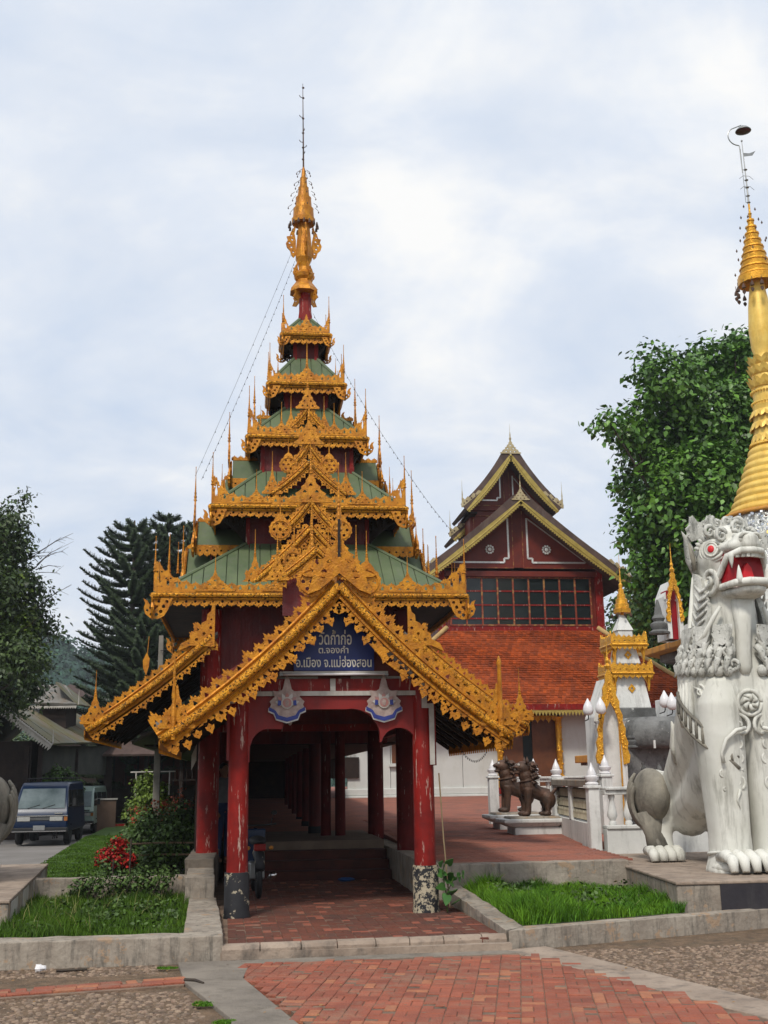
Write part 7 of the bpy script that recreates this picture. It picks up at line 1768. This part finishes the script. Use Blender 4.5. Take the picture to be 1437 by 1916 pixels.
# ---- garden plants
wb_ = [(R.uniform(-3.6, -1.95), R.uniform(-2.1, 1.9), .09, R.uniform(.05, .13)) for k in range(36)]+[(R.uniform(2.3, 4.3), R.uniform(-1.4, 1.2), .14, R.uniform(.06, .14)) for k in range(26)]
leaf_cloud('bed_weeds', wb_, 2600, .05, SHRUBD, None, seed=41, shell=.2, clump=5, cr=.05, droop=0)
def plant(name, label, cat, blobs_, n, size, m, loc, group=None, **k):
    t = thing(name, label, cat, loc, group); leaf_cloud('foliage', blobs_, n, size, m, t, **k)
    b = MB(); q = random.Random(n)
    for bb in blobs_:
        for i in range(3): b.tube([(loc[0]+q.uniform(-.1, .1), loc[1]+q.uniform(-.1, .1), loc[2]), (bb[0]+q.uniform(-.1, .1), bb[1], bb[2])], [.012, .006], 4)
    o = b.build('stems', BARK, t); o['kind'] = 'stuff'; return t
plant('golden_bush', 'round yellow green bush by the concrete pole', 'bush', [(-3.35, 13, 1.3, .42), (-3.65, 13.1, 1.0, .35), (-3.1, 13, 1.05, .35), (-3.5, 13, 1.65, .25)], 3800, .07, SHRUB, (-3.35, 13, .1), shell=.4, clump=6, cr=.06)
plant('round_bush', 'clipped round green bush behind the dark blue minivan roof', 'bush', [(-7.95, 28.5, 1.7, .55), (-8.45, 28.5, 1.5, .45), (-7.5, 28.5, 1.5, .42)], 3500, .09, mat('hedge_leaf', (.055, .11, .012), (.035, .08, .01), rough=.6, island=.4), (-8, 28.5, -.3), shell=.5, clump=6, cr=.07)
for i, (x, y, z, r_, lab) in enumerate([(-2.4, 6.2, .62, .34, 'tall dark shrub against the left red column'), (-2.9, 8.4, .72, .42, 'loose dark green shrub mid flower bed'), (-2.5, 10.4, .85, .42, 'leafy shrub at the back of the flower bed'), (-3.25, 11.2, .7, .38, 'spreading shrub left of the pole foot')]):
    plant('garden_shrub', lab, 'shrub', [(x, y, z, r_), (x+.3, y+.3, z-.25, r_*.8), (x-.3, y-.2, z-.3, r_*.8)], 3200, .07, SHRUBD, (x, y, .1), 'shrubs of the flower bed', shell=.25, clump=5, cr=.09)
cx_ = thing('red_celosia', 'clump of deep red flowers at the left end of the flower bed', 'flowers', (-3.35, 5.3, .1))
leaf_cloud('foliage', [(-3.3, 5.3, .35, .26), (-3.1, 5.5, .3, .26)], 1400, .06, SHRUBD, cx_, seed=3, shell=.2, clump=5, cr=.05)
leaf_cloud('blooms', [(-3.40, 5.25, .50, .15), (-3.22, 5.2, .42, .16), (-3.06, 5.25, .36, .12), (-3.5, 5.3, .38, .12), (-3.25, 5.4, .64, .12)], 2600, .045, REDFL, cx_, seed=4, shell=.2, clump=8, cr=.025, droop=-.8)
fl2 = thing('orange_red_flowers', 'scattered orange red flowers along the top of the garden shrubs', 'flowers', (-3, 9, .1))
leaf_cloud('blooms', [(-3.2, 8.9, 1.0, .3), (-2.9, 9.6, 1.1, .3), (-2.5, 10.4, 1.2, .3)], 500, .05, mat('salmon_flower', (.36, .07, .02), (.28, .05, .02), rough=.7, island=.4), fl2, seed=6, shell=.3, clump=6, cr=.03, droop=-.5)
for i, (x, y, lab) in enumerate([(-3.25, 1.75, 'rose bush leaning over the back ledge left of centre'), (-2.75, 1.9, 'rose bush before the grey ledge in the left bed'), (-2.35, 1.8, 'small rose bush nearest the left white wall step')]):
    plant('rose_bush', lab, 'bush', [(x, y, .28, .18), (x+.16, y, .40, .11), (x-.15, y, .24, .13)], 520, .05, SHRUBD, (x, y, .03), 'rose bushes of the left bed', shell=.15, clump=4, cr=.06)
for i, (z, lab) in enumerate(((.62, 'upper bamboo rail across the flower bed'), (.42, 'lower bamboo rail across the flower bed'))):
    t = MB(); t.tube([(-3.1, 5.9, z), (-2.6, 5.92, z+.01), (-2.0, 5.9, z)], .018, 6); o = t.build('bamboo_rail', mat('bamboo%d' % i, (.22, .15, .09), rough=.8, scale=8)); tag(o, lab, 'rail')
for x, lab in ((-3.02, 'thin wooden stake beside the red flowers'), (-3.3, 'short stake in front of the red flowers')):
    t = MB(); t.tube([(x, 5.0, .0), (x+.01, 5.0, .75 if x > -3.1 else .42)], .016, 5); o = t.build('garden_stake', BARK); tag(o, lab, 'stake')
fr = thing('pipe_trellis', 'thin white pipe frame standing behind the golden bush', 'trellis', (-3.4, 14, .1))
for x in (-3.81, -2.99): b = MB(); b.tube([(x, 14, .1), (x, 14, 1.93)], .018, 6); b.build('upright', TRIMW, fr)
b = MB(); b.tube([(-3.95, 14, 1.92), (-2.85, 14, 1.93)], .018, 6); b.build('crossbar', TRIMW, fr)
pl = thing('concrete_pole', 'slim grey concrete utility pole left of the gateway', 'pole', (-3.08, 11, .1))
b = MB(); b.tbox((-3.07, 11), .1, 4.95, .085, .085, .05, .05); b.build('shaft', POLE, pl, bevel=.012)
b = MB(); b.tube([(-3.07, 10.93, 4.6), (-2.2, 8.6, 4.5)], .008, 4); b.build('cable', RUBBER, pl)
low = thing('low_sign_wall', 'small brown walled planter by the far lawn', 'planter', (-6.8, 32, -.3)); b = MB(); b.box(-7.1, -6.25, 32, 32.1, -.3, 1.0); b.build('wall', mat('brown_block', (.16, .10, .07), rough=.9, scale=3), low); b = MB(); b.box(-7.15, -6.2, 31.95, 32.12, 1.0, 1.06); b.build('cap', TRIMW, low)
kb = MB(); kb.slab([(-7.0, 33), (-4.6, 33), (-4.6, 33.3), (-7.0, 33.3)], -.3, .02); o = kb.build('red_kerb', REDC); tag(o, 'low red painted kerb at the far edge of the road', 'kerb')

# ---- vehicles
VB = mat('dark_blue_car_paint', (.003, .018, .060), (.003, .014, .045), rough=.3, spec=.35, scale=2, coat=.2)
VG = mat('pale_green_car_paint', (.30, .38, .33), (.26, .34, .30), rough=.3, scale=2, coat=.4)
LENS = mat('headlamp_glass', (.50, .50, .47), (.4, .4, .38), rough=.12, metal=.3, scale=20)
SCRN = mat('windscreen', (.10, .13, .135), (.20, .24, .25), rough=.07, spec=.9, scale=1.3)
def van(x, y, z, rz, label, paint, rack=True):
    t = thing('minivan', label, 'van', (x, y, z), None, rz); ORG[t.name] = Vector((0, 0, 0))
    W = .82
    prof = [(.06, .38), (0, .48), (0, .80), (.10, 1.02), (.60, 1.66), (.80, 1.80), (3.9, 1.83), (4.08, 1.6), (4.12, .5), (4.0, .38)]
    Yz = Matrix(((0, 1, 0, 0), (1, 0, 0, 0), (0, 0, 1, 0), (0, 0, 0, 1)))
    n = len(prof); vs = []
    for sx in (-1, 1):
        for (py, pz) in prof:
            ww = W-(.12*max(0, (pz-1.0)/.83)); vs.append((sx*ww, py, pz))
    b = MB(); b.add(vs, [tuple(range(n)), tuple(range(2*n-1, n-1, -1))]+[((i+1) % n, i, n+i, n+(i+1) % n) for i in range(n)]); b.build('body', paint, t, bevel=.05, smooth=35)
    def wq(name, pts, m, parent=t, off=0): b = MB(); nn = (Vector(pts[1])-Vector(pts[0])).cross(Vector(pts[2])-Vector(pts[0])).normalized()*.012; b.hexa([tuple(Vector(p)) for p in pts]+[tuple(Vector(p)+nn) for p in pts]); return b.build(name, m, parent)
    ws = wq('windscreen', [(-.70, .115, 1.055), (.70, .115, 1.055), (.64, .555, 1.62), (-.64, .555, 1.62)], SCRN)
    for x0_ in (-.35, .1): b = MB(); b.tube([(x0_-.05, .10, 1.06), (x0_+.30, .17, 1.16)], .010, 4); b.build('wiper', RUBBER, ws)
    for sx in (-1, 1):
        for (ya, yb) in ((.55, 1.15), (1.25, 2.4), (2.5, 3.8)):
            wq('side_window', [(sx*.80, ya+(-.32 if ya < .6 else 0), 1.08), (sx*.80, yb, 1.08), (sx*.735, yb, 1.58), (sx*.735, ya, 1.58)][::-sx], GLASS)
        b = MB(); b.box(sx*.48-.19, sx*.48+.19, -.03, .02, .70, .82); hl = b.build('headlight', LENS, t, bevel=.01)
        b = MB(); b.box(sx*.76-.05, sx*.76+.05, -.025, .06, .70, .82); b.build('indicator', mat('amber%s' % sx, (.35, .12, .02), rough=.3), t)
        for yy in (.85, 3.35):
            b = MB(); M_ = Matrix.Translation((sx*.72, yy, .31)) @ Matrix.Rotation(PI/2, 4, 'Y'); b.lathe([(.20, -.09), (.29, -.09), (.31, -.06), (.31, .06), (.29, .09), (.20, .09)], n=22, M=M_); wh = b.build('wheel', RUBBER, t, smooth=40)
            b = MB(); b.lathe([(.02, -.075), (.19, -.06), (.20, 0), (.19, .06), (.02, .075)], n=18, M=M_); b.build('rim', METAL, wh, smooth=40)
        b = MB(); b.tube([(sx*.80, .30, 1.15), (sx*.95, .22, 1.22)], .012, 4); b.box(sx*.97-.05, sx*.97+.05, .16, .22, 1.12, 1.34); b.build('wing_mirror', RUBBER, t)
    b = MB(); b.box(-.30, .30, -.025, .015, .72, .81); gr = b.build('grille', RUBBER, t)
    b = MB(); b.box(-.82, .82, -.04, .0, .835, .86); b.build('chrome_strip', CHROME, t)
    for k in range(3): b = MB(); b.box(-.29, .29, -.032, -.026, .735+.025*k, .745+.025*k); b.build('grille_bar', METAL, gr)
    b = MB(); b.box(-.84, .84, -.10, .05, .38, .52); b.build('bumper', RUBBER, t, bevel=.03)
    b = MB(); b.box(-.80, .80, -.108, -.101, .40, .42); b.build('bumper_trim', CHROME, t)
    b = MB(); b.box(-.17, .17, -.125, -.11, .44, .58); b.build('number_plate', METAL, t)
    b = MB(); b.box(.42, .66, -.0, .03, .90, .93); b.build('badge', CHROME, t)
    b = MB(); b.box(-.03, .03, .50, .56, 1.08, 1.12); 
    if rack:
        for sx in (-1, 1): b = MB(); b.tube([(sx*.60, .95, 1.92), (sx*.60, 3.7, 1.93)], .016, 5); b.build('rack_rail', RUBBER, t)
        for k in range(7): b = MB(); yy = .95+k*.46; b.tube([(-.62, yy, 1.84), (-.62, yy, 1.93), (.62, yy, 1.93), (.62, yy, 1.84)], .014, 5); b.build('rack_bar', RUBBER, t)
    return t
v1 = van(-7.66, 23.2, -.26, .0, 'dark blue minivan with roof rack parked facing the court', VB); v1.scale = (1.06, 1, 1.09)
van(-7.80, 31.0, -.28, -.02, 'pale green van mostly hidden behind the dark blue minivan', VG, False)
van(-10.3, 30.6, -.28, .1, 'white van roof showing behind the left edge lion haunch', mat('white_car_paint', (.5, .52, .5), rough=.3, scale=2), False)
# ================================================================== SMALL THINGS
# motorbike behind the left porch column
mb_ = thing('motorbike', 'dark motorbike with chrome wheel parked behind the left porch column', 'motorbike', (-.88, 2.3, 0), None, .05); ORG[mb_.name] = Vector((0, 0, 0))
for (yy, nm) in ((0, 'wheel'), (1.22, 'wheel')):
    M_ = Matrix.Translation((0, yy, .29)) @ Matrix.Rotation(PI/2, 4, 'Y')
    b = MB(); pts = [(.255*math.cos(a), .255*math.sin(a), 0) for a in np.linspace(0, 2*PI, 33)]; b.tube([tuple((M_ @ Vector(p))) for p in pts], .042, 8); wh = b.build(nm, RUBBER, mb_, smooth=True)
    b = MB(); b.tube([tuple(M_ @ Vector((p[0]*.85, p[1]*.85, 0))) for p in pts], .016, 6); b.build('rim', CHROME, wh, smooth=True)
    b = MB(); b.lathe([(.05, -.05), (.05, .05)], M=M_, n=10)
    for k in range(18): a = 2*PI*k/18; b.tube([tuple(M_ @ Vector((.04*math.cos(a), .04*math.sin(a), .03*(-1)**k))), tuple(M_ @ Vector((.22*math.cos(a+.2), .22*math.sin(a+.2), 0)))], .004, 3)
    b.build('spokes', CHROME, wh)
b = MB(); b.tube([(0, -.30, .42), (0, -.18, .60), (0, .1, .64), (0, .3, .5)], [.07, .08, .09, .05], 8); b.build('rear_fender', BLACK, mb_, smooth=True)
b = MB(); b.ball((0, .35, .80), (.13, .52, .07), 14, 8); b.build('seat', RUBBER, mb_, smooth=True)
b = MB(); b.box(-.09, .09, -.27, -.20, .68, .78); b.build('tail_light', REDC, mb_, bevel=.02)
for sx in (-1, 1): b = MB(); b.ball((sx*.17, -.18, .72), (.035, .03, .03), 8, 6); b.build('indicator', mat('amber_bike%s' % sx, (.5, .2, .03), rough=.3), mb_, smooth=True)
b = MB(); b.box(-.12, .12, .45, .80, .22, .48); b.build('engine', METAL, mb_, bevel=.03)
b = MB(); b.tube([(.17, .6, .22), (.19, .2, .26), (.20, -.25, .34)], [.03, .045, .05], 8); b.build('exhaust', CHROME, mb_, smooth=True)
b = MB(); b.tube([(0, 1.22, .29), (0, 1.05, .75), (0, .98, .95)], .035, 6); b.build('fork', CHROME, mb_)
b = MB(); b.tube([(-.32, .88, 1.02), (-.12, .98, 1.0), (.12, .98, 1.0), (.32, .88, 1.02)], .016, 6); b.build('handlebar', RUBBER, mb_)
for sx in (-1, 1): b = MB(); b.tube([(sx*.24, .92, 1.02), (sx*.28, .92, 1.16)], .006, 4); b.ball((sx*.29, .92, 1.19), (.05, .012, .035), 8, 6); b.build('mirror', RUBBER, mb_)
b = MB(); b.prism([(-.11, .35), (.11, .35), (.16, .95), (-.16, .95)], .86, .94); b.build('leg_shield', VB, mb_, bevel=.02)
# person in the shade of the passage
pe = thing('person', 'person in grey shirt and blue trousers standing in shade behind the left columns', 'person', (-1.48, 5.65, .30), None, .5); ORG[pe.name] = Vector((0, 0, 0))
SKIN = mat('skin', (.22, .11, .065), (.18, .09, .05), rough=.6, scale=8); SHIRT = mat('grey_shirt', (.12, .13, .14), (.09, .10, .11), rough=.9, scale=8); JEAN = mat('blue_trousers', (.012, .028, .09), (.01, .02, .06), rough=.9, scale=10); HAIR = mat('black_hair', (.01, .008, .007), rough=.5)
b = MB()
for sx in (-1, 1):
    b.tube([(sx*.09, 0, .90), (sx*.10, -.01, .50), (sx*.10, .02, .10)], [.085, .058, .04], 12); b.tube([(sx*.10, .05, .05), (sx*.11, -.06, .04), (sx*.12, -.17, .03)], [.045, .045, .03], 8)
    b.tube([(sx*.16, 0, 1.40), (sx*.235, .02, 1.13), (sx*.22, -.10, .90), (sx*.20, -.15, .82)], [.055, .042, .033, .035], 10)
    for k in range(4): b.tube([(sx*(.185+.012*k), -.15, .82), (sx*(.185+.012*k), -.175, .76), (sx*(.182+.012*k), -.17, .715+.006*abs(k-1))], [.012, .011, .009], 6)
    b.tube([(sx*.18, -.14, .84), (sx*.16, -.18, .80), (sx*.165, -.19, .765)], [.013, .012, .010], 6)
b.ball((0, 0, .96), (.16, .11, .15)); b.ball((0, 0, 1.15), (.145, .10, .25)); b.ball((0, 0, 1.33), (.18, .105, .13)); b.tube([(0, 0, 1.38), (0, -.01, 1.50)], [.06, .052], 10); b.ball((0, -.01, 1.58), (.075, .09, .11), 16, 12); b.ball((0, -.10, 1.565), (.014, .02, .022)); b.ball((.078, 0, 1.575), (.012, .02, .03)); b.ball((-.078, 0, 1.575), (.012, .02, .03))
remesh(b, 'body', SKIN, pe, .009, 1)
b = MB(); b.ball((0, .012, 1.61), (.083, .096, .098), 16, 12); b.build('hair', HAIR, pe, smooth=True)
b = MB()
for sx in (-1, 1): b.tube([(sx*.085, 0, .92), (sx*.10, -.01, .50), (sx*.10, .02, .09)], [.10, .08, .062], 12)
b.ball((0, 0, .95), (.175, .125, .12)); remesh(b, 'trousers', JEAN, pe, .014, 1)
b = MB(); b.ball((0, 0, 1.12), (.165, .12, .26)); b.ball((0, 0, 1.33), (.195, .12, .13))
for sx in (-1, 1): b.tube([(sx*.15, 0, 1.40), (sx*.225, .015, 1.20)], [.075, .06], 10)
remesh(b, 'shirt', SHIRT, pe, .014, 1)
# vine and cane at the right column
vn = thing('young_vine', 'young vine with heart shaped green leaves at the foot of the right porch column', 'plant', (1.5, -.12, .05))
VL = mat('vine_leaf', (.06, .17, .03), (.04, .12, .025), rough=.45, island=.3)
LEAF = [(0, .0), (.35, -.16), (.52, .05), (.48, .35), (.25, .75), (0, 1.05), (-.25, .75), (-.48, .35), (-.52, .05), (-.35, -.16)]
q = random.Random(4)
b = MB(); b.tube([(1.52, -.14, 0), (1.50, -.16, .25), (1.46, -.17, .5), (1.50, -.18, .62)], .007, 4); b.tube([(1.50, -.16, .2), (1.60, -.18, .42), (1.72, -.18, .45)], .006, 4); b.build('stem', SHRUBD, vn)
for (x, z, s_, a) in ((1.46, .46, .11, .4), (1.54, .36, .13, -.5), (1.60, .45, .12, 2.2), (1.50, .22, .12, 2.8), (1.58, .27, .13, 3.4), (1.66, .42, .11, -1.2), (1.73, .46, .10, -1.7), (1.45, .60, .09, 1.2), (1.52, .60, .09, -.6), (1.62, .14, .11, 3.6), (1.47, .33, .10, 1.9)):
    b = MB(); T = XZ(x, -.20-q.uniform(0, .05), z, s_) @ Matrix.Rotation(a, 4, 'Z') @ Matrix.Rotation(q.uniform(-.7, .3), 4, 'X'); b.plate([LEAF], .04, T); b.build('leaf', VL, vn)
b = MB(); b.tube([(1.56, -.10, .05), (1.50, -.10, .9), (1.455, -.12, 1.75)], .010, 5); o = b.build('bamboo_cane', mat('pale_cane', (.30, .22, .12), rough=.8, scale=9)); tag(o, 'thin pale bamboo cane leaning on the right porch column', 'cane')
# string lights
def lights(name, label, A, B_, sag, n):
    t = thing(name, label, 'string lights', A, 'strings of small bulbs hung on the spire tower'); A = Vector(A); B_ = Vector(B_)
    P = [A.lerp(B_, i/30)-Vector((0, 0, sag*4*(i/30)*(1-i/30))) for i in range(31)]
    b = MB(); b.tube(P, .0032, 3); b.build('wire', RUBBER, t)
    for k in range(n):
        u = (k+.5)/n*30; i = min(29, int(u)); p = P[i].lerp(P[i+1], u-i); b = MB(); b.ball(tuple(p-Vector((0, 0, .02))), (.009, .009, .016), 5, 4); b.build('bulb', RUBBER, t)
lights('string_lights', 'bulb string running from the spire down the left side of the tower', (-.22, 6.4, 12.2), (-1.95, 4.5, 6.95), .10, 34)
lights('string_lights', 'second bulb string close beside the left one from the spire', (-.25, 6.4, 12.5), (-2.1, 5.2, 7.2), .06, 8)
lights('string_lights', 'bulb string from the upper right tiers down to the middle right eave', (.15, 6.3, 11.0), (1.74, 4.75, 7.35), .12, 26)
lights('string_lights', 'bulb string from the middle right eave spire down to the lowest right eave', (1.74, 4.75, 7.35), (2.95, 4.6, 5.7), .10, 18)
lights('string_lights', 'bulb string sagging under the porch right eave before the white hall wall', (2.1, 2.0, 2.20), (3.2, 5.0, 2.15), .22, 18)
# litter
def bit(name, label, cat, mbf, m, smooth=False): o = mbf.build(name, m, smooth=smooth); return tag(o, label, cat)
b = MB(); b.ball((-3.10, -2.93, -.10), (.06, .04, .035), 9, 6, None, fn=lambda d: 1+.25*math.sin(d[0]*9)); bit('crumpled_paper', 'crumpled white paper lying before the left kerb', 'litter', b, BULB)
b = MB(); b.tube([(-2.94, -2.90, -.135), (-2.64, -2.88, -.13)], .014, 5); bit('stick', 'brown stick lying along the foot of the left kerb', 'stick', b, BARK)
b = MB(); b.tube([(-1.62, -3.86, -.11), (-1.52, -3.92, -.105), (-1.44, -4.05, -.11)], [.02, .016, .01], 5); bit('twig', 'curled dark twig at the end of the brick strip', 'twig', b, BARK)
BC = mat('blue_cloth', (.02, .07, .22), (.015, .05, .15), rough=.9)
b = MB(); b.ball((.62, 4.7, .03), (.13, .09, .035), 12, 6, None, fn=lambda d: 1+.25*math.sin(d[0]*8+d[1]*5)); bit('blue_cloth', 'crumpled blue cloth on the brick floor under the porch', 'cloth', b, BC, True)
q = random.Random(12); DL = mat('dry_leaf', (.30, .17, .06), (.20, .11, .04), rough=.8, island=.4); WL = mat('white_scrap', (.5, .5, .46), rough=.8)
sh = MB()
for k in range(130):
    x, y = q.uniform(-3.8, 5.5), q.uniform(-7, -2.8); z = -.112
    if y > -2.85+(x-1.9)*.34 and x > 1.7: continue
    a = q.uniform(0, 6.28); s_ = q.uniform(.008, .028); sh.add([(x, y, z), (x+s_*math.cos(a)*2, y+s_*math.sin(a)*2, z+.004), (x+s_*math.cos(a+.6)*1.5, y+s_*math.sin(a+.6)*1.5, z+.007)], [(0, 1, 2)])
for k in range(60):
    x, y = q.uniform(-1.1, 1.6), q.uniform(-2.3, 1.5); a = q.uniform(0, 6.28); s_ = q.uniform(.008, .025); sh.add([(x, y, .008), (x+s_*math.cos(a)*2, y+s_*math.sin(a)*2, .012), (x+s_*math.cos(a+.6)*1.5, y+s_*math.sin(a+.6)*1.5, .014)], [(0, 1, 2)])
o = sh.build('dry_leaf_litter', DL); o['kind'] = 'stuff'
t = thing('hanging_pendant', 'gold leaf pendant hanging under the left lower eave corner', 'pendant', (-2.95, 3.8, 4.2)); b = MB(); b.tube([(-2.72, 3.82, 4.05), (-2.74, 3.82, 3.75)], .006, 4); b.plate([[(0, .18), (-.06, .05), (-.05, -.08), (0, -.2), (.04, -.05), (.05, .08)]], .015, XZ(-2.75, 3.82, 3.6)); b.build('leaf', GOLD, t)
# small lamp inside the passage and a hanging cord
t = thing('passage_bulb', 'small unlit white bulb hanging in the passage', 'lamp', (-.40, 3, 2.4)); b = MB(); b.tube([(-.40, 3, 3.2), (-.40, 3, 2.62)], .006, 4); b.build('cord', RUBBER, t); b = MB(); b.ball((-.40, 3, 2.58), (.035, .035, .05), 10, 8); b.build('bulb', BULB, t, smooth=True)

# ---- air: faint haze over the valley
hm = bpy.data.materials.new('haze'); hm.use_nodes = True; hn = hm.node_tree.nodes; hn.remove(hn['Principled BSDF'])
pv = hn.new('ShaderNodeVolumePrincipled'); pv.inputs['Color'].default_value = (.86, .92, 1.0, 1); pv.inputs['Density'].default_value = .0004; pv.inputs['Anisotropy'].default_value = .2
hm.node_tree.links.new(pv.outputs[0], hn['Material Output'].inputs['Volume'])
b = MB(); b.box(-1550, 1550, -230, 1550, -1.5, 75); hz_ = b.build('haze', hm); hz_['kind'] = 'stuff'
